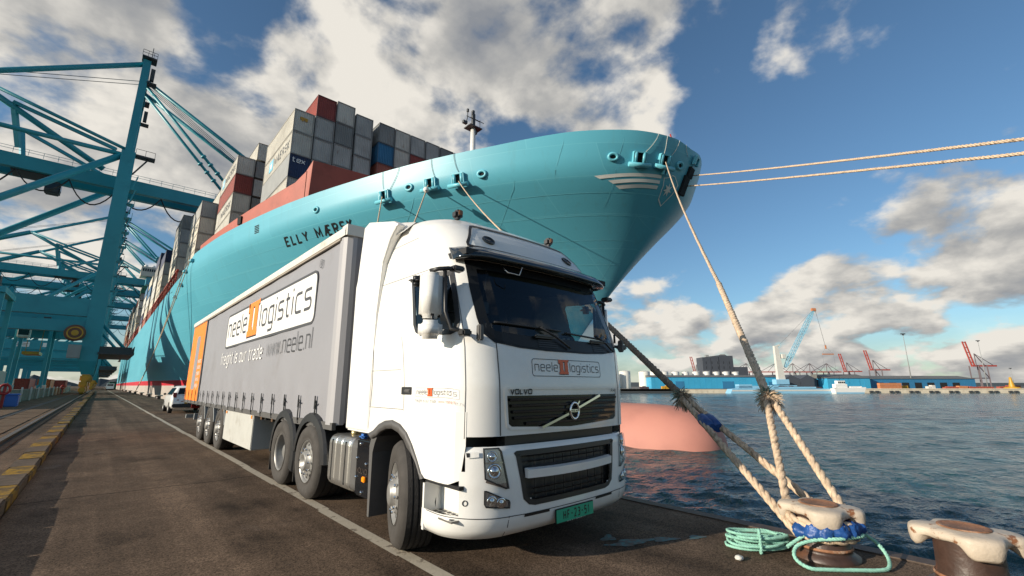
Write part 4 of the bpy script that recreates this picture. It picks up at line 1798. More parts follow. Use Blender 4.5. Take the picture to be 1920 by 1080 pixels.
    ink.build('lettering', 'ink', sign); ora.build('emblem', 'orange_front', sign); shd.build('emblem_shadow', 'inkblack', sign)
    # door logo
    for s in (-1, 1):
        x = XC + s * 1.2 + s * .004
        Y0 = 3.90 if s < 0 else 3.22
        uy = -1 if s < 0 else 1
        W, H = .63, .085

        def fr(e, x=x, Y0=Y0, uy=uy, s=s):
            return lambda u, v: Vector((x + s * e, Y0 + uy * u, 1.395 + v))
        ink, ora, shd = MB(), MB(), MB()
        logo_row((ink, ora, shd), fr, W, H, weights=.15)
        F = fr(0)
        o_, i_ = rrect(0, W, 0, H, .012), rrect(.0025, W - .0025, .0025, H - .0025, .010)
        for k in range(len(o_)):
            j = (k + 1) % len(o_)
            ink.add([F(*o_[k]), F(*o_[j]), F(*i_[j]), F(*i_[k])], [(0, 1, 2, 3)])
        q, w = text_quads('freight is our trade', .018, .14, .1, .9, .3)
        put_text(ink, [[(a * .36 / w, b - .045) for a, b in r] for r in q], F)
        q, w = text_quads('www.neele.nl', .018, .14, .1, .9, .3)
        put_text(ora, [[(.40 + a * .26 / w, b - .045) for a, b in r] for r in q], F)
        sign = ink.build('door_logo', 'ink', t)
        ora.build('emblem', 'orange_front', sign); shd.build('emblem_shadow', 'inkblack', sign)
        mb = MB()
        mb.box((XC + s * 1.2, 4.08, 1.45), (.012, .20, .075), 0, 0, .004)
        h = mb.build('door_handle', 'black', cab)
        mb = MB()
        mb.box((XC + s * 1.205, 4.06, 1.45), (.02, .11, .03), 0, 0, .008)
        mb.build('handle_lever', 'greyplastic', h)
    # ---- upper grille
    gp = [(-.80, 1.49), (-.83, 1.46), (-.80, 1.16), (-.76, 1.125), (0, 1.085), (.76, 1.125), (.80, 1.16), (.83, 1.46), (.80, 1.49)]
    mb = MB()
    ring(mb, gp, shrink(gp, .022), cabP, .010)
    g = mb.build('grille', wh, t)
    mb = MB()
    gd = [(-.795, 1.412), (-.775, 1.175), (-.74, 1.15), (0, 1.115), (.74, 1.15), (.775, 1.175), (.795, 1.412)]
    patch(mb, gd, cabP, .004, .12)
    mb.build('grille_backing', 'blackgloss', g)
    for k in range(5):
        z = 1.375 - k * .052
        mb = MB()
        w_ = .78 - (.015 * k) - (.12 if k == 4 else 0)
        for i in range(16):
            a0, a1 = -w_ + 2 * w_ * i / 16, -w_ + 2 * w_ * (i + 1) / 16
            for (za, oa, zb, ob) in ((z + .016, .006, z + .012, .028), (z + .012, .028, z - .006, .024), (z - .006, .024, z - .012, .006)):
                mb.add([cabP(a0, za) + Vector((0, -oa, 0)), cabP(a1, za) + Vector((0, -oa, 0)), cabP(a1, zb) + Vector((0, -ob, 0)), cabP(a0, zb) + Vector((0, -ob, 0))], [(0, 1, 2, 3)], 0, False)
        mb.build('slat', 'black', g)
    mb = MB()
    q, w = text_quads('VOLVO', .038, .32, 0, 1.35, .14)
    put_text(mb, [[(-.765 + a * .24 / w, 1.428 + b) for a, b in r] for r in q], lambda u, v: cabP(u, v) + Vector((0, -.012, 0)))
    q, w = text_quads('FH', .034, .16, .15, 1.1, .25)
    put_text(mb, [[(.70 + a * .07 / w, 1.430 + b) for a, b in r] for r in q], lambda u, v: cabP(u, v) + Vector((0, -.012, 0)))
    mb.build('maker_lettering', 'inkblack', g)
    mb = MB()
    for p, q_ in (((-.42, 1.128), (-.07, 1.235)), ((.07, 1.285), (.44, 1.402))):
        a = cabP(*p) + Vector((0, -.035, 0)); b = cabP(*q_) + Vector((0, -.035, 0))
        mb.beam(a, b, .022, .012, 0, (0, -1, .0))
    c = cabP(0.01, 1.262) + Vector((0, -.042, 0))
    mb.tube([c + Vector((.062 * math.cos(2 * math.pi * k / 28), 0, .075 * math.sin(2 * math.pi * k / 28))) for k in range(28)], .012, 8, closed=True)
    mb.box(c, (.125, .014, .026), 0, 0, .004)
    mb.beam(c + Vector((.045, 0, .06)), c + Vector((.075, 0, .088)), .018, .012, 0, (0, -1, 0))
    em = mb.build('iron_mark', 'chrome', g)
    mb = MB()
    q, w = text_quads('VOLVO', .014, .24, 0, 1.3, .18)
    put_text(mb, [[(a * .10 / w - .05, b - .007) for a, b in r] for r in q], lambda u, v: c + Vector((u, -.009, v)))
    mb.build('mark_lettering', 'inkblack', em)
    # dark gap between the cab and the bumper
    mb = MB()
    mb.bb(XC - .78, XC + .78, 3.08, 3.2, .95, 1.12)
    mb.bb(XC - 1.08, XC + 1.08, 3.36, 3.42, .95, 1.15)
    mb.bb(XC - 1.02, XC + 1.02, 3.32, 4.0, .4, 1.05)
    mb.build('engine_bay', 'black', t)
    # ---- bumper
    mb = MB()
    zs = [.26, .275, .30, .34, .42, .46, .5, .55, .6, .65, .7, .75, .8, .85, .9, .95, .975, .99]
    lg = [(-.72, .93), (-.70, .90), (-.63, .55), (-.57, .50), (-.50, .485), (.50, .485), (.57, .50), (.63, .55), (.70, .90), (.72, .93), (.69, .945), (-.69, .945)]
    ghole = shrink(lg, .03)
    rows = []
    for z in zs:
        A, Rc = lerp_tab(z, BZ, BHW) - .48, .47 * math.pi / 2
        am = A + Rc + .20
        pos = [A * i / 26 for i in range(26)] + [A + Rc * i / 14 for i in range(14)] + [A + Rc + (am - A - Rc) * i / 6 for i in range(7)]
        rows.append([(a, z) for a in [-p for p in pos[:0:-1]] + pos])
    n = len(rows[0])
    vs = []
    for r_ in rows:
        for a, z in r_:
            p = bumP(a, z)
            # rounded lower and upper lips
            k = 0
            if z < .30:
                k = (.30 - z) / .04 * .03
            if z > .95:
                k = (z - .95) / .05 * .035
            nn = surf_normal(bumP, a, z)
            vs.append(p - Vector((nn.x, nn.y, 0)) * k)
    fs = []
    for i in range(len(rows) - 1):
        for j in range(n - 1):
            ca = sum(rows[i + p][j + q][0] for p in (0, 1) for q in (0, 1)) / 4
            cz = (rows[i][j][1] + rows[i + 1][j][1]) / 2
            if in_poly(ca, cz, ghole):
                continue
            y = bumP(ca, cz).y
            if y > 3.22 and cz > .46 + (3.64 - y) * .04:
                continue
            fs.append((i * n + j, i * n + j + 1, (i + 1) * n + j + 1, (i + 1) * n + j))
    mb.add(vs, fs, 0, True)
    # top lip going back
    bmp = mb.build('bumper', wh, t)
    for s in (-1, 1):
        mb = MB()
        x = XC + s * 1.22
        mb.bb(x - s * .20, x - s * .19, 3.16, 3.69, .40, .665)                      # inner wall of the step recess
        mb.bb(x - s * .20, x - s * .01, 3.665, 3.69, .28, .66)                     # rear wall
        mb.bb(x - s * .34, x - s * .14, 3.21, 3.225, .45, .98)
        mb.build('step_recess', wh, bmp)
    for s in (-1, 1):
        x = XC + s * 1.22
        mb = MB()
        mb.bb(min(x - s * .19, x - s * .004), max(x - s * .19, x - s * .004), 3.23, 3.66, .415, .43, 0)
        st = mb.build('step_tread', 'alu', bmp)
        mb = MB()
        for i in range(3):
            for j in range(6):
                mb.box((x - s * (.04 + i * .055), 3.28 + j * .065, .4315), (.026, .036, .004))
        mb.build('tread_holes', 'black', st)
        mb = MB(); mb.bb(x - s * .14, x - s * .05, 3.2, 3.72, .66, .69); mb.build('door_sill', 'black', bmp)
    mb = MB()
    ring(mb, lg, shrink(lg, .045), bumP, .004)
    mb2 = MB()
    patch(mb, lg, lambda a, z: bumP(a, z) + Vector((0, .05, 0)), .0, .12)
    lgo = mb.build('lower_grille', 'black', bmp)
    mb = MB()
    for k in range(9):
        z = .53 + k * .045
        if .66 < z < .80:
            continue
        w_ = .50 + (.08 * (z - .5) / .4)
        for i in range(8):
            a0, a1 = -w_ + 2 * w_ * i / 8, -w_ + 2 * w_ * (i + 1) / 8
            mb.add([bumP(a0, z + .008) + Vector((0, -.004, 0)), bumP(a1, z + .008) + Vector((0, -.004, 0)), bumP(a1, z - .006) + Vector((0, .012, 0)), bumP(a0, z - .006) + Vector((0, .012, 0))], [(0, 1, 2, 3)])
    for k in range(9):
        a = -.48 + k * .12
        mb.beam(bumP(a, .50) + Vector((0, .012, 0)), bumP(a, .91) + Vector((0, .012, 0)), .008, .008)
    mb.build('mesh_bars', 'black', lgo)
    mb = MB()
    vs, fs = [], []
    for i in range(25):
        a = -.60 + 1.20 * i / 24
        dz = .05 * (1 - abs(a) / .60) ** .6 * 0 + .012 * abs(a / .6) ** 2
        for (z, o) in ((.705 + dz, -.01), (.705 + dz, .030), (.775 + dz, .040), (.785 + dz, -.01)):
            vs.append(bumP(a, z) + Vector((0, -o, 0)))
    for i in range(24):
        for k in range(3):
            fs.append((i * 4 + k, i * 4 + k + 1, (i + 1) * 4 + k + 1, (i + 1) * 4 + k))
    mb.add(vs, fs)
    mb.add([vs[0], vs[1], vs[2], vs[3]], [(0, 1, 2, 3)])
    mb.add([vs[96], vs[97], vs[98], vs[99]], [(0, 1, 2, 3)])
    mb.build('cross_bar', wh, lgo)
    # bumper seams and slots
    mb = MB()
    ribbon(mb, [(-1.6, .455), (-1.0, .44), (-.6, .43), (.6, .43), (1.0, .44), (1.6, .455)], bumP, .006, .003)
    for s in (-1, 1):
        ribbon(mb, [(s * .78, .44), (s * .79, .27)], bumP, .006, .003)
        ribbon(mb, [(s * .33, .418), (s * .62, .418)], bumP, .022, .004)
    mb.build('bumper_seams', 'inkblack', bmp)
    # headlights, fog lamps
    for s in (-1, 1):
        hl = [(s * a, z) for a, z in ((-1.005, .985), (-.87, .985), (-.845, .955), (-.785, .655), (-.82, .655), (-1.0, .74))]
        mb = MB()
        patch(mb, hl, bumP, .003, .05)
        h = mb.build('headlight', 'headlamp_bowl', bmp)
        mb = MB()
        for (a, z, r_) in ((-.915, .80, .062), (-.93, .915, .045)):
            ctr = bumP(s * a, z)
            nn = surf_normal(bumP, s * a, z)
            q_ = nn.to_track_quat('X', 'Z').to_matrix()
            mb.lathe([(r_, .004), (r_ * .92, .014), (r_ * .75, .008), (r_ * .6, .004), (r_ * .55, .012), (r_ * .3, .022), (0, .026)], ctr, 'X', 24, rot=q_)
        ribbon(mb, [(s * -1.0, .865), (s * -.84, .865)], bumP, .012, .010)
        ribbon(mb, [(s * -.99, .725), (s * -.83, .672)], bumP, .018, .010)
        mb.build('reflector', 'chrome', h)
        mb = MB()
        ring(mb, hl, shrink(hl, .012), bumP, .012)
        mb.build('bezel', 'black', h)
        mb = MB()
        patch(mb, shrink(hl, .006), bumP, .028, .05)
        mb.build('cover_glass', 'lens', h)
        fg = [(s * a, z) for a, z in ((-1.005, .655), (-.985, .655), (-.785, .565), (-.775, .545), (-.78, .50), (-.99, .525), (-1.005, .55))]
        mb = MB()
        patch(mb, fg, bumP, .003, .05)
        h = mb.build('fog_lamp', 'headlamp_bowl', bmp)
        mb = MB()
        for a in (-.94, -.86):
            ctr = bumP(s * a, .572 if a < -.9 else .553)
            nn = surf_normal(bumP, s * a, .57)
            q_ = nn.to_track_quat('X', 'Z').to_matrix()
            mb.lathe([(.042, .004), (.04, .014), (.03, .008), (.018, .014), (0, .02)], ctr, 'X', 20, rot=q_)
        mb.build('reflector', 'chrome', h)
        mb = MB()
        ring(mb, fg, shrink(fg, .010), bumP, .012)
        mb.build('bezel', 'black', h)
        mb = MB()
        patch(mb, shrink(fg, .005), bumP, .024, .05)
        mb.build('cover_glass', 'lens', h)
        # indicator repeater on the corner
        mb = MB()
        pt = [(s * a, z) for a, z in ((-1.15, .955), (-1.04, .955), (-1.04, .915), (-1.14, .905))]
        patch(mb, pt, bumP, .012, .05)
        mk = mb.build('corner_marker', wh, bmp)
        mb = MB()
        pt = [(s * a, z) for a, z in ((-1.145, .948), (-1.115, .948), (-1.115, .915), (-1.14, .913))]
        patch(mb, pt, bumP, .015, .05)
        mb.build('marker_lens', 'inkblack', mk)
        mb = MB()
        ctr = bumP(s * -1.16, .56)
        nn = surf_normal(bumP, s * -1.16, .56)
        q_ = nn.to_track_quat('X', 'Z').to_matrix()
        mb.lathe([(.024, .003), (.018, .006), (.016, -.004), (0, -.004)], ctr, 'X', 16, rot=q_)
        mb.build('tow_cap', 'black', bmp)
    # number plate
    mb = MB()
    c = bumP(0, .35) + Vector((0, -.022, 0))
    mb.box(c, (.54, .012, .125), 0, 0, .004)
    pl = mb.build('number_plate', 'inkblack', t)
    mb = MB()
    mb.box(c + Vector((0, -.008, 0)), (.52, .006, .108))
    pf = mb.build('plate_face', 'greeny', pl)
    mb = MB()
    q, w = text_quads('HF-23-51', .064, .19, 0, .9, .36, .25)
    put_text(mb, [[(a * .36 / w - .17, b - .031) for a, b in r] for r in q], lambda u, v: c + Vector((u, -.0125, v)))
    mb.build('plate_lettering', 'inkblack', pl)
    mb = MB()
    q, w = text_quads('www.neele.nl', .008, .2, 0, .9, .3)
    put_text(mb, [[(a * .26 / w - .12, b - .0605) for a, b in r] for r in q], lambda u, v: c + Vector((u, -.0068, v)))
    mb.build('holder_lettering', 'white_print', pl)
    # ---- mirrors
    for s in (-1, 1):
        def X(d):
            return XC + s * (1.2 + d)
        mb = MB()
        dy = .13 if s > 0 else 0
        mb.box((X(.155), 3.45 + dy, 2.30), (.20, .14, .42), 0, s * R(30), .035, None, 3, True)
        mr = mb.build('mirror', wh, t)
        mb = MB()
        mb.box((X(.105), 3.525 + dy, 2.30), (.18, .03, .39), 0, s * R(30), .01)
        mb.build('mirror_glass', 'glassdark', mr)
        mb = MB()
        mb.box((X(.16), 3.43 + dy, 1.985), (.21, .17, .165), 0, s * R(30), .04, None, 3, True)
        mb.build('wide_angle_mirror', wh, mr)
        mb = MB()
        mb.tube([(X(.17), 3.48, 2.03), (X(.17), 3.48, 2.14)], .014, 8)
        mb.tube([(X(.16), 3.40, 2.03), (X(.16), 3.40, 2.14)], .014, 8)
        mb.tube([(X(.16), 3.46 + dy, 2.53), (X(.12), 3.38 + dy, 2.54), (X(.04), 3.34 + dy, 2.55), (X(-.09), 3.36 + dy, 2.55)], .022, 8)
        mb.tube([(X(.07), 3.36 + dy, 2.54), (X(.065), 3.34 + dy, 2.15), (X(.04), 3.28 + dy, 1.99), (X(-.06), 3.15 + dy * .3, 1.955)], .018, 8)
        mb.box((X(-.03), 3.17, 1.95), (.10, .10, .06), 0, 0, .015)
        mb.box((X(-.05), 3.34, 2.56), (.12, .10, .05), 0, 0, .012)
        mb.build('mirror_arm', 'black', mr)
        mb = MB()
        mb.box((X(-.145), 3.10, 1.955), (.05, .06, .14), 0, 0, .01)
        mb.build('arm_bracket', 'greyplastic', mr)
        mb = MB()
        mb.box((X(.10), 3.80, 2.50), (.16, .14, .10), 0, 0, .045, None, 4, True)
        mb.build('kerb_mirror', 'black', mr)
    # ---- chassis, tank, battery box, guards
    mb = MB()
    for s in (-1, 1):
        mb.bb(XC + s * .38, XC + s * .46, 3.4, 8.6, .62, .92)
    mb.bb(XC - .6, XC + .6, 6.4, 8.2, .55, .95)
    mb.tube([(XC - 1.0, 4.12, .5), (XC + 1.0, 4.12, .5)], .09, 10)
    mb.tube([(XC - 1.1, 6.74, .49), (XC + 1.1, 6.74, .49)], .12, 10)
    mb.tube([(XC - 1.1, 7.97, .49), (XC + 1.1, 7.97, .49)], .10, 10)
    mb.bb(XC - .85, XC + .85, 6.35, 7.3, .95, 1.0)
    mb.build('chassis', 'black', t)
    for s in (-1, 1):
        x0, x1 = XC + s * 1.17, XC + s * .62
        # tank: rounded-rectangle section along Y
        mb = MB()
        prof = rrect(min(x0, x1), max(x0, x1), .29, .90, .10, 6)
        n = len(prof)
        ysec = [5.36, 5.375, 5.41, 5.43, 5.45, 5.62, 5.635, 5.655, 5.67, 5.80, 5.815, 5.835, 5.85, 6.02, 6.055, 6.07]
        gro = [.02, .004, 0, .008, 0, 0, .006, .006, 0, 0, .006, .006, 0, 0, .008, .03]
        cx, cz_ = (x0 + x1) / 2, .595
        vs, fs = [], []
        for y, gq in zip(ysec, gro):
            for (px, pz) in prof:
                d = Vector((px - cx, pz - cz_)); d = d * (1 - gq / d.length)
                vs.append((cx + d.x, y, cz_ + d.y))
        for i in range(len(ysec) - 1):
            for j in range(n):
                fs.append((i * n + j, i * n + (j + 1) % n, (i + 1) * n + (j + 1) % n, (i + 1) * n + j))
        fs += [list(range(n))[::-1], [(len(ysec) - 1) * n + j for j in range(n)]]
        mb.add(vs, fs, 0, False)
        tk = mb.build('fuel_tank', 'alu', t)
        mb = MB()
        mb.tube([((x0 * .65 + x1 * .35), 5.72, .89), ((x0 * .65 + x1 * .35), 5.72, .95)], .055, 14)
        mb.build('filler_cap', 'brassy', tk)
        mb = MB()
        for y in (5.53, 5.94):
            mb = MB()
            mb.bb(min(x0 + s * .004, x0 - s * .02), max(x0 + s * .004, x0 - s * .02), y - .012, y + .012, .36, .84)
            mb.build('tank_strap', 'black', tk)
        mb = MB()
        prof = rrect(min(x0, x1) + .0, max(x0, x1) - .0, .31, .89, .09, 5)
        mb.prism([(a, b) for a, b in prof], 5.20, 5.355, 'Y')
        mb.build('adblue_tank', 'greyplastic', t)
        mb = MB()
        mb.box(((x0 * .8 + x1 * .2), 5.28, .915), (.10, .11, .06), 0, 0, .025)
        mb.build('adblue_cap', 'bluecap', t)
        mb = MB()
        mb.box(((x0 + x1) / 2, 5.015, .61), (abs(x0 - x1) + .02, .36, .60), 0, 0, .02)
        bb_ = mb.build('battery_box', 'blackgloss', t)
        mb = MB()
        xf = x0 + s * .012
        for (y, z) in ((5.08, .86), (5.16, .70), (4.92, .66), (5.16, .50), (5.0, .36)):
            mb.lathe([(.018, s * .0), (.018, s * .012), (0, s * .014)], (xf, y, z), 'X', 10)
        mb.build('cover_bolts', 'chrome', bb_)
        mb = MB()
        q, w = text_quads('VOLVO', .05, .24, 0, 1.2, .18)
        put_text(mb, [[(a * .26 / w, b + .555) for a, b in r] for r in q], lambda u, v: Vector((xf + s * .003, 5.15 + (-u if s < 0 else u - .26), v)))
        mb.build('box_lettering', 'chrome', bb_)
        mb = MB()
        mb.box((xf + s * .012, 4.93, .505), (.03, .075, .055), 0, 0, .008)
        mb.build('side_marker', 'amber', bb_)
        # flap between box and front wheel
        mb = MB()
        mb.prism([(4.77, .16), (4.81, .16), (4.85, .86), (4.80, .99), (4.72, 1.02), (4.66, 1.0), (4.73, .9), (4.77, .8)], XC + s * 1.19, XC + s * .72, 'X')
        mb.build('mud_flap', 'greyplastic', t)
        # wheels
        wheel(t, (XC + s * (1.19 if s < 0 else 1.13), 4.21, .485), s, 'front', .485, .31, (R(-19.5) if s < 0 else R(-17)))
        wheel(t, (XC + s * 1.20, 6.74, .485), s, 'drive', .485, .56)
        wheel(t, (XC + s * 1.20, 7.97, .485), s, 'deep', .485, .56)
        # mudguards over the rear axles
        for k, yc in enumerate((6.74, 7.97)):
            mb = MB()
            a0, a1 = (R(-5), R(200)) if k == 1 else (R(8), R(178))
            nseg = 14
            vs, fs = [], []
            for i in range(nseg + 1):
                a = a0 + (a1 - a0) * i / nseg
                for (rr, xx) in ((.525, 1.215), (.63, 1.205), (.655, 1.17), (.645, .58), (.60, .58), (.54, 1.15)):
                    vs.append((XC + s * xx, yc + rr * math.cos(a), .485 + rr * math.sin(a)))
            for i in range(nseg):
                for j in range(6):
                    fs.append((i * 6 + j, i * 6 + (j + 1) % 6, (i + 1) * 6 + (j + 1) % 6, (i + 1) * 6 + j))
            mb.add(vs, fs)
            for q_ in range(4):                       # pressed ribs over the top
                xx = 1.0 - q_ * .12
                for i in range(nseg):
                    a, b = a0 + (a1 - a0) * i / nseg, a0 + (a1 - a0) * (i + 1) / nseg
                    mb.beam((XC + s * xx, yc + .655 * math.cos(a), .485 + .655 * math.sin(a)), (XC + s * xx, yc + .655 * math.cos(b), .485 + .655 * math.sin(b)), .03, .02, 0, (s, 0, 0))
            mg = mb.build('mudguard', 'black', t)
            mb = MB()
            mb.bb(XC + s * 1.19, XC + s * .6, yc + (.585 if k == 1 else .55), yc + (.60 if k == 1 else .565), .14, .42)
            mb.build('rubber_flap', 'rubber', mg)
        mb = MB()
        mb.box((XC + s * 1.17, 7.36, .60), (.03, .07, .07), 0, 0, .008)
        mb.build('side_marker', 'amber', t)


M['bronze'] = mat('bronze_lens', (.22, .09, .03), .3)
M['frit'] = mat('windscreen_black', (.008, .009, .010), .35, spec=.3)
M['orange_front'] = mat('orange_emblem', (.72, .115, .025), .4)
M['headlamp_bowl'] = mat('headlamp_bowl', (.55, .56, .57), .22, metal=.9)
M['brassy'] = mat('brass_cap', (.45, .36, .18), .35, metal=.8)
build_tractor()


def build_trailer():
    t = empty('curtain_trailer', (XC, 13, 0), 'grey curtain sided semi trailer with white logo panel and orange rear band', 'trailer')
    x0, x1 = XC - 1.16, XC + 1.16
    y0, y1 = 5.97, 19.75
    zb, zt = 1.02, 3.66
    mb = MB()
    mb.bb(x0 + .05, x1 - .05, y0 + .05, y1 - .05, zb + .02, zt - .02)
    body = mb.build('body', 'curtain_front', t)
    for s, x in ((-1, x0), (1, x1)):
        mb = MB()
        ny, nz = 150, 16
        vs, fs = [], []
        for i in range(ny + 1):
            y = y0 + .22 + (y1 - y0 - .30) * i / ny
            for j in range(nz + 1):
                v = j / nz
                z = zb - .015 + (zt - .10 - zb) * v
                # slack cloth: gentle bulge, folds at the buckles near the hem
                w = .012 * math.sin(math.pi * v) + .006 * math.sin(y * 1.7 + v * 2) * math.sin(math.pi * v) + .006 * math.sin(y * 4.1 - v * 5) * (.4 + .6 * math.sin(y * .9) ** 2)
                w += .020 * max(0, 1 - v * 4.0) * math.sin((y - 6.6) / .72 * 2 * math.pi)
                dz = -.05 * (1 - v) ** 8 * max(0, 1 - abs(y - (y0 + .35)) / .5) if s < 0 else 0
                vs.append((x + s * (w + .004), y, z + dz))
        for i in range(ny):
            for j in range(nz):
                a = i * (nz + 1) + j
                fs.append((a, a + 1, a + nz + 2, a + nz + 1))
        mb.add(vs, fs, 0, True)
        cur = mb.build('curtain', 'curtain', t)
        F0 = x + s * .026

        def fr(e, s=s, F0=F0):
            if s < 0:
                return lambda u, v: Vector((F0 + s * e, 13.67 - u, v))
            return lambda u, v: Vector((F0 + s * e, 7.02 + u, v))
        # white panel with dark border
        W = 6.65
        pan = rrect(0, W, 2.42, 3.28, .16, 6)
        mb = MB()
        f = fr(.0)
        mb.add([f(*p) for p in pan], [list(range(len(pan)))])
        lp = mb.build('logo_panel', 'white_print', cur)
        ink, ora, shd = MB(), MB(), MB()
        inn = shrink(pan, .045)
        f2 = fr(.003)
        for k in range(len(pan)):
            j = (k + 1) % len(pan)
            ink.add([f2(*pan[k]), f2(*pan[j]), f2(*inn[j]), f2(*inn[k])], [(0, 1, 2, 3)])
        logo_row((ink, ora, shd), lambda e: (lambda u, v, g=fr(.003 + e): g(u, 2.42 + v)), W, .88, weights=.165)
        q, w = text_quads('www.neele.nl', .215, .115, .06, 1.0, .42)
        put_text(ink, [[(4.12 + a * 2.5 / w, 2.055 + b) for a, b in r] for r in q], fr(.004))
        ink.build('grey_lettering', 'ink', lp); ora.build('emblem', 'orange', lp); shd.build('emblem_shadow', 'inkblack', lp)
        mb = MB()
        q, w = text_quads('freight is our trade', .19, .17, .12, 1.0, .42)
        put_text(mb, [[(-.22 + a * 4.0 / w, 2.03 + b) for a, b in r] for r in q], fr(.004))
        mb.build('white_lettering', 'white_print', lp)
        mb = MB()
        c = fr(.003)
        for k in range(14):
            a, b = 2 * math.pi * k / 14, 2 * math.pi * (k + 1) / 14
            for (ra, rb) in ((.07, .058),):
                mb.add([c(W + .09 + ra * math.cos(a), 3.34 + ra * math.sin(a)), c(W + .09 + ra * math.cos(b), 3.34 + ra * math.sin(b)), c(W + .09 + rb * math.cos(b), 3.34 + rb * math.sin(b)), c(W + .09 + rb * math.cos(a), 3.34 + rb * math.sin(a))], [(0, 1, 2, 3)])
        q, w = text_quads('R', .06, .2, 0, .9)
        put_text(mb, [[(W + .07 + a, 3.31 + b) for a, b in r] for r in q], c)
        mb.build('registered_mark', 'ink', lp)
        # orange band with the grey slot and the small print
        ya, yb = (17.0, 19.70)
        mb = MB()
        f = lambda y, z, e=0: Vector((x + s * (.028 + e), y, z))
        mb.add([f(ya, 1.035), f(yb, 1.035), f(yb, 3.54), f(ya + .10, 3.54)], [(0, 1, 2, 3)])
        ob = mb.build('orange_band', 'orange', cur)
        mb = MB()
        mb.add([f(17.92, 1.38, .003), f(18.60, 1.38, .003), f(18.60, 3.02, .003), f(18.48, 3.12, .003), f(18.04, 3.12, .003), f(17.92, 3.02, .003)], [list(range(6))])
        mb.build('grey_slot', 'curtain', ob)
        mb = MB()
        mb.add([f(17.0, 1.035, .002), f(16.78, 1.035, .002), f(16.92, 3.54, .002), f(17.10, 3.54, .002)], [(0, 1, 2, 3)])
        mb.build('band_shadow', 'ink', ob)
        mb = MB()
        rd = random.Random(2)
        for k, L in enumerate(('nederland', 'duitsland', 'engeland', 'sierra', 'belgie')):
            L = ''.join(ch if ch in GL else 'e' for ch in L)
            q, w = text_quads(L, .085, .2, 0, .9, .3)
            kx = min(.62, w) / w
            if s < 0:
                put_text(mb, [[(17.82 - a * kx, 2.22 - k * .19 + b) for a, b in r] for r in q], lambda u, v: f(u, v, .004))
            else:
                put_text(mb, [[(17.12 + a * kx, 2.22 - k * .19 + b) for a, b in r] for r in q], lambda u, v: f(u, v, .004))
        mb.build('band_lettering', 'white_print', ob)
        # buckles
        for k in range(19):
            y = 6.63 + k * .715
            mb = MB()
            xx = x + s * .034
            mb.box((xx, y, 1.10), (.010, .030, .20), 0)
            mb.box((xx, y + .012, 1.24), (.016, .045, .12), 0, 0, .004)
            mb.box((xx + s * .004, y - .035, 1.25), (.008, .05, .018), 0, 0, 0, Matrix.Rotation(R(30 * (k % 3 - 1)), 3, 'X'))
            mb.box((xx + s * .004, y + .01, 1.325), (.010, .028, .07), 0)
            mb.tube([(xx, y, 1.0), (xx, y + .02 * s, .965), (x + s * .01, y, .955)], .006, 5)
            mb.build('strap_buckle', 'black', cur)
        # rails
        mb = MB()
        mb.prism([(x + s * .0, zt - .10), (x + s * .055, zt - .10), (x + s * .06, zt - .03), (x + s * .045, zt + .03), (x - s * .10, zt + .055), (x - s * .10, zt)], y0 + .02, y1, 'Y')
        mb.build('roof_rail', 'white_dull', t)
        mb = MB()
        mb.prism([(x + s * .02, zt - .135), (x + s * .05, zt - .135), (x + s * .048, zt - .102), (x + s * .0, zt - .102)], y0 + .2, y1 - .02, 'Y')
        mb.build('rail_gutter', 'gutter', t)
        mb = MB()
        mb.bb(min(x - s * .03, x + s * .022), max(x - s * .03, x + s * .022), y0 + .02, y1, .94, 1.03)
        mb.build('side_raft', 'greyplastic', t)
        # corner posts: rounded silver strips
        mb = MB()
        prof = [(x + s * .03, y0 + .235), (x + s * .03, y0 + .12), (x + s * .005, y0 + .04), (x - s * .06, y0 + .0), (x - s * .12, y0 + .0), (x - s * .12, y0 + .235)]
        mb.prism(prof, zb - .02, zt - .10, 'Z')
        mb.build('corner_post', 'silver', t)
    mb = MB()
    mb.bb(x0 + .02, x1 - .02, y0 - .0, y1, zt + .01, zt + .045)
    mb.bb(x0 - .045, x1 + .045, y0 - .03, y0 + .16, zt - .10, zt + .055, 0)
    mb.build('roof', 'white_dull', t)
    mb = MB()
    mb.bb(x0 + .12, x1 - .12, y0 + .0, y0 + .04, zb, zt - .1)
    mb.build('front_wall', 'curtain_front', t)
    mb = MB()
    mb.bb(XC - 1.15, XC + 1.15, y1 - .05, y1 + .0, zb, zt)
    mb.build('rear_doors', 'grey', t)
    # chassis and axles
    mb = MB()
    for s in (-1, 1):
        mb.bb(XC + s * .42, XC + s * .52, 6.3, 19.6, .70, 1.0)
    for k in range(14):
        mb.bb(x0 + .06, x1 - .06, 6.4 + k, 6.5 + k, .88, 1.0)
    for y in (13.15, 14.5, 15.82):
        mb.tube([(x0 + .1, y, .485), (x1 - .1, y, .485)], .08, 10)
    mb.bb(XC - .35, XC + .35, 8.9, 9.0, .25, .95)
    mb.build('trailer_chassis', 'black', t)
    for s in (-1, 1):
        xf = XC + s * 1.16
        for k, y in enumerate((13.15, 14.5, 15.82)):
            wheel(t, (xf + s * .02, y, .485), s, 'trailer', .485, .34)
            mb = MB()
            vs, fs = [], []
            for i in range(13):
                a = R(12) + R(156) * i / 12
                for (rr, xx) in ((.545, 0.02), (.575, .015), (.575, -.36), (.545, -.36)):
                    vs.append((xf + s * xx, y + rr * math.cos(a), .485 + rr * math.sin(a)))
            for i in range(12):
                for j in range(4):
                    fs.append((i * 4 + j, i * 4 + (j + 1) % 4, (i + 1) * 4 + (j + 1) % 4, (i + 1) * 4 + j))
            mb.add(vs, fs)
            mb.build('mudguard', 'grey', t)
        mb = MB()
        mb.bb(xf - s * .30, xf, 16.42, 16.44, .18, .9)
        mb.build('mud_flap', 'rubber', t)
        mb = MB()
        mb.box((xf - s * .28, 11.3, .625), (.58, 2.62, .66), 0, 0, .012)
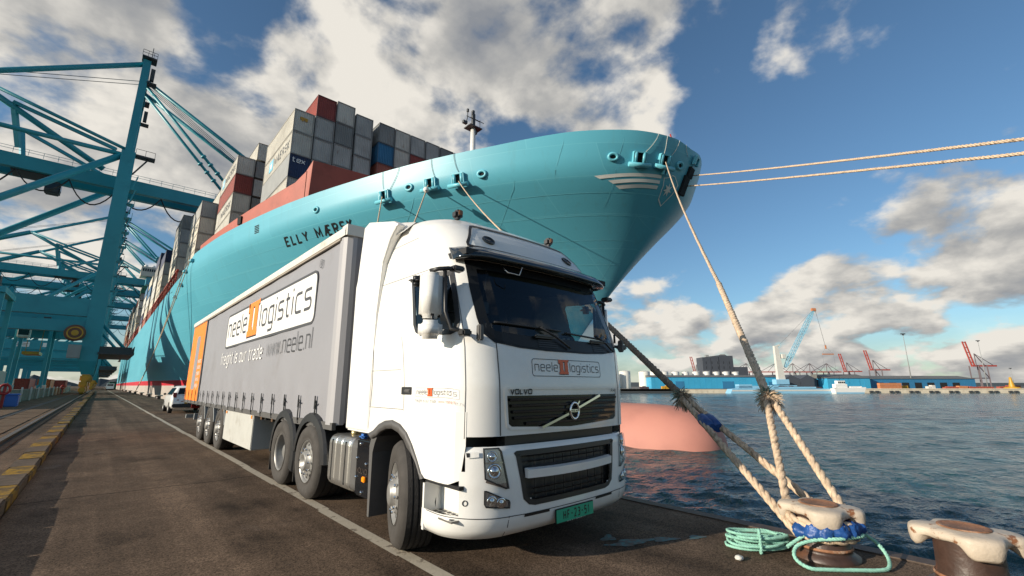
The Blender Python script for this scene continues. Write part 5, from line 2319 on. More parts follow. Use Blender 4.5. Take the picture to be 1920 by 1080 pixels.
        lk = mb.build('pallet_locker', 'boxgrey', t)
        mb = MB()
        mb.box((xf + s * .012, 12.45, .90), (.02, .09, .05)); mb.box((xf + s * .012, 10.12, .90), (.02, .07, .06))
        mb.build('side_marker', 'amber', lk)
        mb = MB()
        mb.bb(xf - s * .03, xf + s * .012, 9.99, 10.9, .945, .99)
        for yy in (12.9, 9.4, 8.7):
            mb.box((xf, yy, .92), (.05, .09, .05))
        mb.build('lamp_bar', 'amberbar', t)
        # rear underrun and lamps
    mb = MB()
    mb.bb(x0 + .05, x1 - .05, 19.3, 19.42, .42, .54)
    mb.bb(x0, x0 + .12, 17.2, 17.3, .48, .66)
    mb.build('underrun_bar', 'grey', t)
    for s in (-1, 1):
        mb = MB(); mb.bb(XC + s * .55, XC + s * .95, 19.66, 19.74, .72, .86)
        mb.build('tail_lamp', 'redlens', t)
        mb = MB(); mb.bb(XC + s * .72, XC + s * .79, 9.2, 9.32, .06, .95); mb.box((XC + s * .75, 9.26, .05), (.3, .3, .05))
        mb.build('landing_leg', 'darkgrey', t)
    # suzie hoses behind the cab
    mb = MB()
    for k, (dx, m_) in enumerate(((-.2, 0), (-.05, 0), (.1, 0))):
        pts = [(XC + dx, 5.46, 1.5), (XC + dx, 5.62, 1.2), (XC + dx * 1.4, 5.8, 1.25), (XC + dx * 1.6, 5.97, 1.55)]
        mb.tube(pts, .02, 6)
    mb.build('air_hoses', 'black', t)


M['gutter'] = mat('rail_gutter', (.28, .24, .19), .6)
M['amberbar'] = mat('dark_lamp_bar', (.10, .05, .02), .5)
build_trailer()


# ------------------------------------------------------------------ white estate car behind the trailer
def build_car():
    cx, cy = 3.90, 33.4
    t = empty('estate_car', (cx, cy, 0), 'white estate car with red striped tailgate parked behind the trailer, orange roof beacon', 'car')
    L, W = 4.3, 1.72
    yb = cy - L / 2           # tail towards the camera
    # body by cross sections along y: (y, half width, z bottom, z belt, roof z, roof half width)
    sec = [(0.0, .76, .34, .86, .87, .70), (.06, .82, .30, .95, 1.02, .68), (.30, .86, .27, .96, 1.40, .60), (.62, .86, .25, .96, 1.46, .60), (1.6, .86, .25, .95, 1.48, .60), (2.4, .86, .25, .94, 1.44, .58), (3.05, .86, .25, .93, .98, .62), (3.7, .84, .27, .86, .88, .62), (4.15, .78, .30, .74, .76, .6), (4.3, .66, .36, .66, .67, .5)]
    mb = MB()
    vs, fs = [], []
    for (y, hw, zb, zl, zr, rw) in sec:
        ring_ = [(-hw * .9, zb), (-hw, zb + .15), (-hw, zl - .08), (-hw * .96, zl), (-rw - .03, zr - .06), (-rw + .06, zr), (0, zr + .02)]
        ring_ += [(-x, z) for x, z in ring_[-2::-1]]
        vs += [(cx + x, yb + y, z) for x, z in ring_]
    n = 13
    for i in range(len(sec) - 1):
        for j in range(n - 1):
            fs.append((i * n + j, i * n + j + 1, (i + 1) * n + j + 1, (i + 1) * n + j))
        fs.append((i * n + n - 1, i * n, (i + 1) * n, (i + 1) * n + n - 1))
    fs += [list(range(n))[::-1], [(len(sec) - 1) * n + j for j in range(n)]]
    mb.add(vs, fs, 0, True)
    body = mb.build('body', 'carwhite', t)
    mb = MB()
    mb.add([(cx - .60, yb + .045, 1.04), (cx + .60, yb + .045, 1.04), (cx + .53, yb + .235, 1.37), (cx - .53, yb + .235, 1.37)], [(0, 1, 2, 3)])
    mb.build('rear_window', 'glassdark', body)
    for s in (-1, 1):
        mb = MB()
        mb.add([(cx + s * .835, yb + .42, 1.0), (cx + s * .835, yb + 2.75, .99), (cx + s * .665, yb + 2.3, 1.36), (cx + s * .665, yb + .5, 1.38)], [(0, 1, 2, 3)])
        mb.build('side_window', 'glassdark', body)
        mb = MB(); mb.bb(cx + s * .64, cx + s * .80, yb - .006, yb + .10, .86, 1.12)
        mb.build('tail_lamp', 'redlens', body)
        for yy in (.82, 3.45):
            m1, m2 = MB(), MB()
            c = (cx + s * .87, yb + yy, .31)
            m1.lathe([(.19, 0), (.30, s * .0), (.31, s * -.03), (.31, s * -.18)], c, 'X', 22)
            w = m1.build('wheel', 'rubberdark', t)
            m2.lathe([(.20, s * .006), (.18, s * -.01), (.06, s * .0), (0, s * .0)], c, 'X', 18)
            m2.build('rim', 'steel', w)
    mb = MB()
    for a, b in ((-.62, -.50), (-.32, -.12), (-.04, .16), (.3, .5)):
        z0, z1 = .70, .80
        mb.add([(cx + a, yb - .004, z0), (cx + b, yb - .004, z0), (cx + b - .06, yb + .004, z1), (cx + a + .08, yb + .004, z1)], [(0, 1, 2, 3)])
    mb.bb(cx - .42, cx + .30, yb - .012, yb - .004, .635, .665)
    pts = [(cx - .32 + .09 * math.cos(2 * math.pi * k / 16), yb + .035, .90 + .07 * math.sin(2 * math.pi * k / 16)) for k in range(16)]
    mb.tube(pts, .010, 5, closed=True)
    mb.build('red_stripes', 'redpaint', body)
    mb = MB()
    mb.box((cx, yb - .0, .42), (1.60, .14, .20), 0, 0, .04)
    mb.build('rear_bumper', 'black', body)
    mb = MB()
    mb.box((cx, yb - .012, .58), (.5, .02, .11))
    mb.build('number_plate', 'yellow', body)
    mb = MB(); mb.lathe([(0, 1.66), (.05, 1.65), (.06, 1.60), (.07, 1.49)], (cx, yb + .9, 0), 'Z', 12)
    mb.build('roof_beacon', 'amber', t)
    mb = MB(); mb.box((cx - .95, yb + 2.55, 1.02), (.14, .1, .12), 0, 0, .03); mb.box((cx + .95, yb + 2.55, 1.02), (.14, .1, .12), 0, 0, .03)
    mb.build('door_mirror', 'black', body)


build_car()

# ================================================================== SHIP
HZ = [-8, -3.5, 2, 5, 9.84, 15, 17.2, 18, 20.8]
HY = [36, 33.5, 32.2, 29.8, 25.2, 20.1, 18.0, 17.3, 16.0]
SHX = 35.0


def hullS(s, z):
    w = min(1, max(0, (z - 2) / 17.0))
    L = 122 + (76 - 122) * w
    m = 2.0 + (1.5 - 2.0) * w
    q = 1.0 + (.5 - 1.0) * w
    zc = min(z, 20.8)
    t = max(0.0, s) ** 1.6
    hb = 28 * max(0.0, 1 - max(0.0, 1 - t) ** m) ** q
    return Vector((SHX - hb, lerp_tab(zc, HZ, HY) + L * t - (z - zc) * .3, z))


def ztop(s):
    return float(np.interp(s, [0, .03, .1, .2, .3, .5, .62, .80, .90, .955, 1.0], [21.4, 21.65, 21.8, 21.8, 21.5, 21.5, 21.6, 21.4, 20.9, 18.6, 18.2]))


def hull_n(s, z):
    n = surf_normal(hullS, max(.004, s), z)
    return n if n.x < 0 or n.y < 0 else -n


def hull_off(s, z, o):
    return hullS(s, z) + hull_n(s, z) * o


def frame_at(s, z):
    n = hull_n(s, z)
    t = Vector((0, 0, 1)).cross(n).normalized()      # horizontal, to the right seen from outside... sign fixed below
    if t.dot(hullS(max(.002, s - .01), z) - hullS(s + .01, z)) < 0:
        t = -t
    u = n.cross(t).normalized()
    if u.z < 0:
        u = -u
    return hullS(s, z), n, t, u


CONT = {}


def build_ship():
    t = empty('container_ship', (SHX, 200, ZW), 'huge turquoise container ship with flared bow and dark name lettering alongside the quay', 'ship')
    zs_low = [-7, -5, -3.2, -1.5, 0, 1.5, 2.5]
    ss = [0, .004, .010, .018, .028, .04, .055, .075, .10, .13, .17, .21, .26, .31, .36, .42, .48, .54, .60, .66, .72, .78, .83, .87, .90, .93, .955, .98, 1.0]
    S2 = []
    for a, b in zip(ss, ss[1:]):
        S2 += [a, (a + b) / 2]
    S2.append(1.0)
    fr = np.linspace(0, 1, 21)
    mb = MB()
    for side in (1, -1):
        rows = []
        for s in S2:
            zt = ztop(s)
            zk = min(19.0, zt - .02)
            zz = zs_low + list(2.5 + (zk - 2.5) * fr[1:]) + [zk + (zt - zk) * f for f in (.33, .66, 1)]
            r_ = []
            for z in zz:
                p = hullS(s, z)
                if side < 0:
                    p.x = 2 * SHX - p.x
                r_.append(p)
            rows.append(r_)
        for y in (130, 180, 240, 300, 345, 380, 405, 412):        # parallel body and stern
            k = 1 - max(0, (y - 330) / 82) ** 2 * .25
            r_ = []
            for p in rows[S2.index(1.0)]:
                q = p.copy()
                q.y = max(y, p.y + .5)
                q.x = SHX - (SHX - p.x) * k
                r_.append(q)
            rows.append(r_)
        n = len(rows[0])
        vs = [p for r_ in rows for p in r_]
        fs, ms = [], []
        for i in range(len(rows) - 1):
            for j in range(n - 1):
                fs.append((i * n + j, i * n + j + 1, (i + 1) * n + j + 1, (i + 1) * n + j))
                ms.append(2 if j < 5 else (1 if j < 6 else 0))
        b0 = len(mb.f)
        mb.add(vs, fs, 0, True)
        mb.m[b0:] = ms
    hull = mb.build('hull', ['hull', 'hullred', 'antigrey'], t, fix=False)
    bm = bmesh.new(); bm.from_mesh(hull.data)
    bmesh.ops.remove_doubles(bm, verts=bm.verts[:], dist=.004)
    bmesh.ops.recalc_face_normals(bm, faces=bm.faces[:])
    # crease the knuckle
    bm.to_mesh(hull.data); bm.free()
    # deck
    mb = MB()
    for a, b in zip(S2, S2[1:]):
        p, q = hullS(a, ztop(a)), hullS(b, ztop(b))
        z0, z1 = ztop(a) - .9, ztop(b) - .9
        p.x, q.x = min(SHX, p.x + .6), min(SHX, q.x + .6)
        mb.quad((p.x, p.y + .5, z0), (2 * SHX - p.x, p.y + .5, z0), (2 * SHX - q.x, q.y + .5, z1), (q.x, q.y + .5, z1))
    mb.quad((7, hullS(1, 18.2).y, 17.3), (63, hullS(1, 18.2).y, 17.3), (63, 412, 17.3), (7, 412, 17.3))
    mb.build('deck', 'rust', t)
    # weld seams
    mb = MB()
    for z in (17.35, 15.9, 14.2, 12.4, 10.6, 8.6):
        pts = [.03 + .93 * k / 60 for k in range(61)]
        for a, b in zip(pts, pts[1:]):
            mb.add([hull_off(a, z - .025, .012), hull_off(b, z - .025, .012), hull_off(b, z + .025, .012), hull_off(a, z + .025, .012)], [(0, 1, 2, 3)], 0, True)
    for s, z0, z1 in ((.118, 16.4, 21.1), (.205, 18.6, 21.1), (.26, 14.2, 18.5), (.055, 10.6, 15.9), (.40, 15.9, 18.5), (.47, 14.2, 17.3), (.33, 10.6, 14.2)):
        for k in range(8):
            a, b = z0 + (z1 - z0) * k / 8, z0 + (z1 - z0) * (k + 1) / 8
            mb.add([hull_off(s, a, .012), hull_off(s + .0010, a, .012), hull_off(s + .0010, b, .012), hull_off(s, b, .012)], [(0, 1, 2, 3)], 0, True)
    tag(mb.build('weld_seams', 'hullfit', hull), kind='stuff')
    # bulb
    mb = MB()
    n = 40
    prof = []
    vs, fs = [], []
    ysec = [15.3, 15.45, 15.8, 16.5, 17.6, 19.2, 21.5, 25, 30, 36, 42]
    wid = [.0, .9, 1.7, 2.5, 3.1, 3.6, 3.9, 4.0, 4.0, 4.0, 4.0]
    top = [-3.9, -2.6, -1.75, -.95, -.40, -.12, .0, .02, .0, -.1, -.3]
    for y, w, zt in zip(ysec, wid, top):
        zc = -4.6
        for k in range(n):
            a = 2 * math.pi * k / n
            ca, sa = math.cos(a), math.sin(a)
            x = w * math.copysign(abs(ca) ** .8, ca)
            h = (zt - zc) if sa > 0 else 5.0 * min(1, w / 3)
            vs.append((SHX + x, y, zc + h * math.copysign(abs(sa) ** .8, sa)))
    for i in range(len(ysec) - 1):
        for k in range(n):
            fs.append((i * n + k, i * n + (k + 1) % n, (i + 1) * n + (k + 1) % n, (i + 1) * n + k))
    mb.add(vs, fs, 0, True)
    mb.build('bulbous_bow', 'antifoul', t)
    # fairleads
    for s, z, sc in ((.4465, 19.15, 1), (.3788, 19.30, 1), (.3388, 19.20, 1), (.0858, 19.70, 1), (.0425, 19.78, 1)):
        c, nn, tt, uu = frame_at(s, z)

        def W(a, b, o):
            return c + tt * a + uu * b + nn * o
        mb = MB()
        mb.add([W(-.5, -.38, .02), W(.5, -.38, .02), W(.5, .42, .02), W(-.5, .42, .02)], [(0, 1, 2, 3)])
        f = mb.build('fairlead', 'hulldark', t)
        mb = MB()
        mb.tube([W(-.36, -.42, .20), W(-.36, .44, .20)], .15, 12)
        mb.build('roller', 'hullfit', f)
        mb = MB()
        mb.tube([W(.36, -.42, .20), W(.36, .44, .20)], .15, 12)
        mb.build('roller', 'hullfit', f)
        mb = MB()
        mb.tube([W(-.95, -.56, .28), W(.95, -.56, .28)], .19, 14)
        mb.beam(W(-.55, .46, .16), W(.55, .46, .16), .10, .32, 0, nn)
        for a in (-.56, .56):
            mb.beam(W(a, -.45, .14), W(a, .48, .14), .06, .30, 0, nn)
        mb.build('lower_roller', 'hullfit', f)
    c, nn, tt, uu = frame_at(.037, 19.05)
    mb = MB()
    for a in (-.18, .18):
        mb.beam(c + tt * a + nn * .2 + uu * .3, c + tt * a + nn * .2 - uu * .3, .12, .3, 0, nn)
    mb.beam(c + tt * -.24 + nn * .2 + uu * .3, c + tt * .24 + nn * .2 + uu * .3, .12, .3, 0, nn)
    mb.build('bracket', 'hullfit', t)
    for s, z in ((.5656, 19.7), (.4111, 19.4), (.3074, 19.3), (.1270, 19.7), (.0110, 19.8)):
        c, nn, tt, uu = frame_at(s, z)
        mb = MB()
        pts = []
        for k in range(24):
            a = 2 * math.pi * k / 24
            pts.append(c + tt * (.36 * math.cos(a)) + uu * (.27 * math.sin(a)) + nn * .06)
        mb.tube(pts, .12, 8, closed=True)
        ch = mb.build('panama_chock', 'hullfit', t)
        mb = MB()
        mb.add([c + tt * (.34 * math.cos(2 * math.pi * k / 20)) + uu * (.25 * math.sin(2 * math.pi * k / 20)) + nn * .015 for k in range(20)], [list(range(20))])
        mb.build('opening', 'hulldark', ch)
    # mooring recess on the stem
    mb = MB()
    for (s, z, h) in ((.010, 19.75, .9), (.006, 18.6, 1.7)):
        c, nn, tt, uu = frame_at(s, z)
        for v in (c, nn, tt, uu):
            v.x = -v.x
        c.x += 2 * SHX
        mb.box(c + nn * .08, (.9, .25, h), 0, 0, .03, Matrix((tt, nn, uu)).transposed())
    mb.build('stem_fairlead', 'hulldark', t)
    c, nn, tt, uu = frame_at(.012, 20.75)
    for v in (c, nn, tt, uu):
        v.x = -v.x
    c.x += 2 * SHX
    mb = MB()
    mb.box(c + nn * .2 + uu * .3, (.8, .3, .2), 0, 0, .03, Matrix((tt, nn, uu)).transposed())
    for a in (-.3, .3):
        mb.box(c + nn * .2 + tt * a - uu * .05, (.22, .3, .7), 0, 0, .03, Matrix((tt, nn, uu)).transposed())
    mb.build('stem_bracket', 'hullfit', t)
    # vents at the sheer
    c, nn, tt, uu = frame_at(.6944, 19.95)
    mb = MB()
    for k in range(5):
        b = -.42 + k * .21
        mb.add([c + tt * -.55 + uu * (b - .06) + nn * .02, c + tt * .55 + uu * (b - .06) + nn * .02, c + tt * .55 + uu * (b + .06) + nn * .02, c + tt * -.55 + uu * (b + .06) + nn * .02], [(0, 1, 2, 3)])
    mb.build('hull_vent', 'hulldark', t)
    # small brackets further aft
    for s, z in ((.90, 19.9), (.925, 18.9), (.92, 17.4), (.93, 16.2)):
        c, nn, tt, uu = frame_at(s, z)
        mb = MB()
        mb.tube([c + tt * -.5 + nn * .2, c + tt * .5 + nn * .2], .25, 8)
        mb.build('chock', 'hullfit', t)
    # name
    q, w = text_quads('ELLY MÆRSK', .80, .20, 0, 1.0, .34)
    s0, s1 = .6180, .4960
    mb = MB()
    put_text(mb, [[(a, b) for a, b in r] for r in q], lambda u, v: hull_off(s0 - .013 + (s1 - s0) * u / w + .017 * v, 17.22 + v, .03))
    mb.build('name_lettering', 'inkblack', hull)
    # three stripes and the shield
    mb = MB()
    for (sl, zl, sl2, zl2, sr, zt, sr2, zb) in ((.1496, 18.39, .1405, 18.19, .0390, 18.73, .0392, 18.50), (.1278, 18.08, .1190, 17.88, .0405, 18.34, .0407, 18.11), (.1138, 17.76, .1060, 17.56, .0418, 17.96, .0421, 17.74)):
        for k in range(14):
            f0, f1 = k / 14, (k + 1) / 14
            A = [(sl + (sr - sl) * f, zl + (zt - zl) * f + .10 * math.sin(math.pi * f) * .5) for f in (f0, f1)]
            B = [(sl2 + (sr2 - sl2) * f, zl2 + (zb - zl2) * f + .10 * math.sin(math.pi * f) * .5) for f in (f0, f1)]
            mb.add([hull_off(*A[0], .03), hull_off(*A[1], .03), hull_off(*B[1], .03), hull_off(*B[0], .03)], [(0, 1, 2, 3)])
    mb.build('bow_stripes', 'emblem_white', hull)
    shield = [(.0340, 18.60), (.0270, 18.68), (.0180, 18.95), (.0125, 18.93), (.0030, 18.40), (.0070, 17.6), (.0173, 16.73), (.0300, 17.12), (.0330, 17.8)]
    mb = MB()
    cs, cz = sum(p[0] for p in shield) / 9, sum(p[1] for p in shield) / 9
    for k in range(9):
        a, b = shield[k], shield[(k + 1) % 9]
        ai, bi = [(cs + (p[0] - cs) * .90, cz + (p[1] - cz) * .93) for p in (a, b)]
        for m_ in range(4):
            f0, f1 = m_ / 4, (m_ + 1) / 4
            g = lambda p, q, f: (p[0] + (q[0] - p[0]) * f, p[1] + (q[1] - p[1]) * f)
            mb.add([hull_off(*g(a, b, f0), .03), hull_off(*g(a, b, f1), .03), hull_off(*g(ai, bi, f1), .03), hull_off(*g(ai, bi, f0), .03)], [(0, 1, 2, 3)])
    star = []
    for k in range(14):
        a = math.pi / 2 + 2 * math.pi * k / 14
        r_ = 1.0 if k % 2 == 0 else .40
        star.append((.0205 - .0085 * r_ * math.cos(a), 17.85 + .48 * r_ * math.sin(a)))
    ctr = hull_off(.0205, 17.85, .045)
    for k in range(14):
        mb.add([ctr, hull_off(*star[k], .035), hull_off(*star[(k + 1) % 14], .035)], [(0, 1, 2)])
    mb.build('bow_shield', 'emblem_white', hull)
    # breakwater
    mb = MB()
    edge = [(.605 + .022 * k) for k in range(14)]
    for a, b in zip(edge, edge[1:]):
        p, q = hullS(a, ztop(a)), hullS(b, ztop(b))
        za, zb_ = (25.0 if a < .62 else 24.2 - 8 * (a - .62)), 24.2 - 8 * (b - .62)
        mb.add([(p.x + .35, p.y, ztop(a) - .3), (q.x + .35, q.y, ztop(b) - .3), (q.x + .35, q.y, max(ztop(b) + .3, zb_)), (p.x + .35, p.y, za),
                (p.x + .55, p.y, ztop(a) - .3), (q.x + .55, q.y, ztop(b) - .3), (q.x + .55, q.y, max(ztop(b) + .3, zb_)), (p.x + .55, p.y, za)],
               [(0, 1, 2, 3), (4, 5, 6, 7), (3, 2, 6, 7)])
    p = hullS(.605, 21)
    c0 = (p.x + .35, p.y)
    mb.add([(c0[0], c0[1], 20.3), (c0[0], c0[1], 25.0), (c0[0] + .35, c0[1] - 1.0, 26.1), (c0[0] + .2, c0[1] - .8, 20.3)], [(0, 1, 2, 3)])
    f0, f1 = (c0[0] + .2, c0[1] - .8), (SHX, c0[1] - 3.2)
    mb.add([(f0[0], f0[1], 20.3), (f1[0], f1[1], 20.3), (f1[0], f1[1], 26.1), (f0[0] + .15, f0[1] - .2, 26.1), (f0[0] + 1, f0[1] + .4, 20.3), (f1[0], f1[1] + .4, 20.3), (f1[0], f1[1] + .4, 26.1), (f0[0] + 1, f0[1] + .3, 26.1)], [(0, 1, 2, 3), (4, 5, 6, 7), (3, 2, 6, 7)])
    mb.add([(f1[0], f1[1], 20.3), (2 * SHX - f0[0], f0[1], 20.3), (2 * SHX - f0[0], f0[1], 26.1), (f1[0], f1[1], 26.1)], [(0, 1, 2, 3)])
    bw = mb.build('breakwater', 'rust', t)
    mb = MB()
    for a, dz in ((1.6, 1.9), (3.6, 2.6), (4.8, 1.4), (2.4, .9)):
        k = a / (f1[0] - f0[0])
        x, y = f0[0] + a, f0[1] + (f1[1] - f0[1]) * k
        mb.lathe([(.16, -.02), (.16, -.05), (0, -.05)], (x, y, 22.5 + dz), 'Y', 14)
    mb.build('pressed_marks', 'grey', bw)
    a = .755
    c, nn, tt, uu = frame_at(a, ztop(a))
    mb = MB(); mb.box(c + uu * .9 + Vector((.30, 0, 0)), (1.0, .2, 1.0), 0, 0, 0, Matrix((tt, nn, uu)).transposed())
    mb.build('wall_opening', 'hulldark', bw)
    # deck railing and lashing bridges along the main deck
    mb = MB()
    for k in range(70):
        y = 97 + k * 3.6
        mb.beam((7.4, y, 17.4), (7.4, y, 21.4), .22, .22)
    mb.beam((7.4, 96, 18.9), (7.4, 350, 18.9), .1, .1); mb.beam((7.4, 96, 20.2), (7.4, 350, 20.2), .1, .1); mb.beam((7.4, 96, 21.4), (7.4, 350, 21.4), .3, .25)
    mb.bb(8.2, 12, 92, 350, 17.4, 21.0)
    mb.build('lashing_bridge', 'rustrail', t)
    # foremast
    mb = MB()
    mx, my = 25.9, 35.0
    mb.tube([(mx, my, 20), (mx, my, 28.4)], [.34, .27], 14)
    m = mb.build('foremast', 'white', t)
    mb = MB()
    mb.box((mx, my, 28.45), (1.6, 1.2, .10))
    mb.box((mx, my, 29.3), (.32, .32, 1.7))
    mb.box((mx - .05, my, 30.3), (.25, .3, .5))
    mb.tube([(mx - 1.0, my, 28.5), (mx - .75, my, 29.6), (mx - .75, my, 30.2)], .05, 6)
    mb.tube([(mx + .9, my, 28.5), (mx + .9, my, 29.8)], .04, 6)
    mb.tube([(mx - .9, my, 29.6), (mx + .9, my, 29.6)], .04, 6)
    mb.tube([(mx - .9, my - .7, 29.1), (mx + .9, my - .7, 29.1)], .04, 6)
    mb.box((mx - 1.1, my, 28.75), (.5, .3, .3)); mb.box((mx + .3, my, 28.1), (.3, .3, .4)); mb.box((mx - .75, my, 30.3), (.2, .2, .35))
    mb.build('mast_lights', 'darkgrey', m)
    mb = MB()
    c = hullS(.03, 21.1)
    mb.tube([(c.x + 1.2, c.y + .8, 20.5), (c.x + 1.2, c.y + .8, 22.3), (c.x + .9, c.y + .8, 22.9)], .06, 6)
    mb.build('jack_staff', 'redpaint', t)
    # bridge wing and accommodation block
    mb = MB()
    mb.bb(11, 59, 204, 218, 17, 41)
    acc = mb.build('accommodation_block', 'white_dull', t)
    mb = MB()
    mb.bb(5.2, 64.8, 200, 206, 39.2, 42.6)
    wing = mb.build('bridge', 'cream_white', t)
    mb = MB()
    for k in range(9):
        mb.bb(5.6 + k * .62, 6.05 + k * .62, 199.96, 199.99, 40.9, 41.9)
    for k in range(5):
        mb.bb(5.15, 5.19, 200.6 + k, 201.3 + k, 40.9, 41.9)
    mb.build('bridge_window', 'glassdark', wing)
    mb = MB()
    for x in (6.5, 8.6):
        mb.lathe([(0, 44.0), (.5, 43.7), (.6, 43.2), (.4, 42.6)], (x, 203, 0), 'Z', 10)
    mb.build('radar_dome', 'white', wing)
    mb = MB()
    mb.bb(7, 12, 201, 205, 36.5, 39.2)
    mb.build('wing_support', 'hull', wing)
    return t


M['emblem_white'] = mat('emblem_white', (.78, .76, .71), .5)
M['cream_white'] = mat('cream_white', (.62, .58, .48), .5, var=.05)
build_ship()


# thin lines hanging on the bow and the messenger lines
def line_thing(name, pts, r, m, label, cat='rope', group=None, n=6, parts=None):
    mb = MB(); mb.tube(pts, r, n)
    o = mb.build(name, m)
    tag(o, label, cat, group)
    return o


def laid(name, pts, r, pitch, m, label, group=None, strands=3, n=5, per=7):
    mb = rope_strands(pts, r, pitch, strands, n, per)
    o = mb.build(name, m)
    return tag(o, label, 'rope', group)


laid('mooring_rope', sag((37.0, 16.9, 20.0), (4.67, -12.9, .45), .25, 20), .055, .42, 'rope', 'upper of two pale mooring ropes running right from the stem of the bow', 'mooring ropes of the ship')
laid('mooring_rope', sag((36.5, 17.1, 18.9), (5.05, -12.96, .45), .2, 20), .055, .42, 'rope', 'lower of two pale mooring ropes running right from the stem of the bow', 'mooring ropes of the ship')
f1 = hull_off(.4465, 19.0, .35); f2 = hull_off(.3788, 19.1, .35)
o1 = laid('mooring_rope', sag(f1, (5.22, 13.2, .4), .4, 14), .055, .42, 'rope', 'thin mooring rope from the rear one of the three midship fairleads', 'mooring ropes of the ship')
o2 = laid('mooring_rope', sag(f2, (5.22, 13.9, .4), .4, 14), .055, .42, 'rope', 'mooring rope with a white rat guard under the middle fairlead', 'mooring ropes of the ship')
mb = MB()
p = f2.lerp(Vector((5.22, 13.9, .4)), .055)
q = (Vector((5.22, 13.9, .4)) - f2).normalized().to_track_quat('X', 'Z').to_matrix()
mb.lathe([(.06, -.26), (.24, -.22), (.26, 0), (.22, .2), (.06, .26)], p, 'X', 16, rot=q)
mb.build('rat_guard', 'white', o2)
bx_ = Vector((5.22, 13.55, 0))
t = empty('quay_bollard', bx_, 'small pale bollard hidden behind the trailer, two ropes on it', 'bollard', 'small bollards along the quay edge by the ship')
mb = MB(); mb.lathe([(.30, 0), (.22, .05), (.20, .32)], bx_, 'Z', 12); mb.build('stem', 'bstem', t)
mb = MB(); mb.lathe([(0, .46), (.34, .45), (.40, .40), (.36, .31), (.2, .32)], bx_, 'Z', 12); mb.build('cap', 'bhat', t)
laid('mooring_rope', sag(hull_off(.90, 19.9, .4), (5.22, 112, .4), 1.6, 14), .07, .9, 'rope', 'upper of two long ropes running aft from the hull to a far quay bollard', 'mooring ropes of the ship', 3, 4, 5)
laid('mooring_rope', sag(hull_off(.925, 18.9, .4), (5.22, 112.3, .4), 2.2, 14), .07, .9, 'rope', 'lower of two long ropes running aft from the hull to a far quay bollard', 'mooring ropes of the ship', 3, 4, 5)
k = 0
for s0, s1, z1, lab in ((.064, .080, 20.1, 'thin line hanging from the rail to the outer bow fairlead'), (.048, .046, 20.2, 'straight thin line from the rail to the inner bow fairlead'), (.024, .034, 20.1, 'curved thin line hanging to the right of the inner bow fairlead'), (.010, .003, 20.7, 'short thin line slung over the bow near the stem bracket'),
                    (.459, .450, 19.6, 'left thin line over the rail at the rear fairlead'), (.434, .441, 19.6, 'right thin line over the rail at the rear fairlead'), (.387, .374, 19.7, 'thin line over the rail at the middle fairlead'), (.355, .339, 19.6, 'thin line over the rail at the front midship fairlead')):
    pts = []
    for j in range(9):
        f = j / 8
        s = s0 + (s1 - s0) * f ** 1.6
        pts.append(hull_off(s, ztop(s0) + (z1 - ztop(s0)) * f, .06))
    line_thing('hanging_line', pts, .022, 'white_dull' if k < 4 else 'wire', lab, 'line', 'thin lines hanging over the ship rail')
    k += 1


# ------------------------------------------------------------------ containers
CW, CH, CL = 2.40, 2.98, 12.6


def container_mesh():
    mb = MB()
    # panels corrugated; front face -y, left face -x
    x0, x1, z0, z1 = -CW / 2, CW / 2, 0.0, CH

    def corr(p0, p1, nrm, k, d):
        """corrugated wall between p0 and p1 (plan), k ribs of depth d"""
        p0, p1 = Vector(p0), Vector(p1)
        pts = []
        for i in range(k):
            for f, o in ((.08, 0), (.36, 0), (.50, 1), (.86, 1)):
                t = (i + f) / k
                pts.append(p0.lerp(p1, t) - Vector(nrm) * (d * o))
        pts = [p0] + pts + [p1]
        vs, fs = [], []
        for q in pts:
            vs += [(q.x, q.y, z0 + .16), (q.x, q.y, z1 - .12)]
        for i in range(len(pts) - 1):
            fs.append((2 * i, 2 * i + 2, 2 * i + 3, 2 * i + 1))
        mb.add(vs, fs, 0)
    corr((x0 + .08, .03, 0), (x1 - .08, .03, 0), (0, -1, 0), 9, .05)
    corr((x0 + .03, CL - .1, 0), (x0 + .03, .1, 0), (-1, 0, 0), 44, .04)
    mb.quad((x1, 0, z0), (x1, CL, z0), (x1, CL, z1), (x1, 0, z1))
    mb.quad((x0, CL, z0), (x0, CL, z1), (x1, CL, z1), (x1, CL, z0))
    mb.quad((x0 + .02, .02, z1 - .02), (x1 - .02, .02, z1 - .02), (x1 - .02, CL, z1 - .02), (x0 + .02, CL, z1 - .02))
    mb.quad((x0, 0, z0 + .1), (x1, 0, z0 + .1), (x1, CL, z0 + .1), (x0, CL, z0 + .1))
    o = mb.build('container', 'container')
    body = o.data
    bpy.data.objects.remove(o)
    mb = MB()
    for x in (x0 + .06, x1 - .06):
        mb.bb(x - .06, x + .06, 0, .14, z0, z1)
        mb.bb(x - .06, x + .06, CL - .14, CL, z0, z1)
        mb.bb(x - .05, x + .05, .14, CL - .14, z0, z0 + .15)
        mb.bb(x - .05, x + .05, .14, CL - .14, z1 - .11, z1)
    for y in (.05, CL - .05):
        mb.bb(x0 + .12, x1 - .12, y - .05, y + .05, z0, z0 + .16)
        mb.bb(x0 + .12, x1 - .12, y - .05, y + .05, z1 - .12, z1)
    o = mb.build('frame', 'container')
    frame = o.data
    bpy.data.objects.remove(o)
    return body, frame


CB, CF = container_mesh()
CCOL = {'pale grey': (.54, .52, .46), 'grey': (.40, .40, .38), 'dark grey': (.22, .225, .215), 'beige': (.66, .61, .50), 'oxide red': (.28, .045, .030), 'brick red': (.36, .10, .06), 'navy blue': (.012, .03, .10), 'bright blue': (.02, .16, .32), 'green': (.03, .20, .13), 'white': (.62, .61, .57), 'orange': (.42, .13, .04)}
ORD = ['first', 'second', 'third', 'fourth', 'fifth', 'sixth', 'seventh', 'eighth', 'ninth']


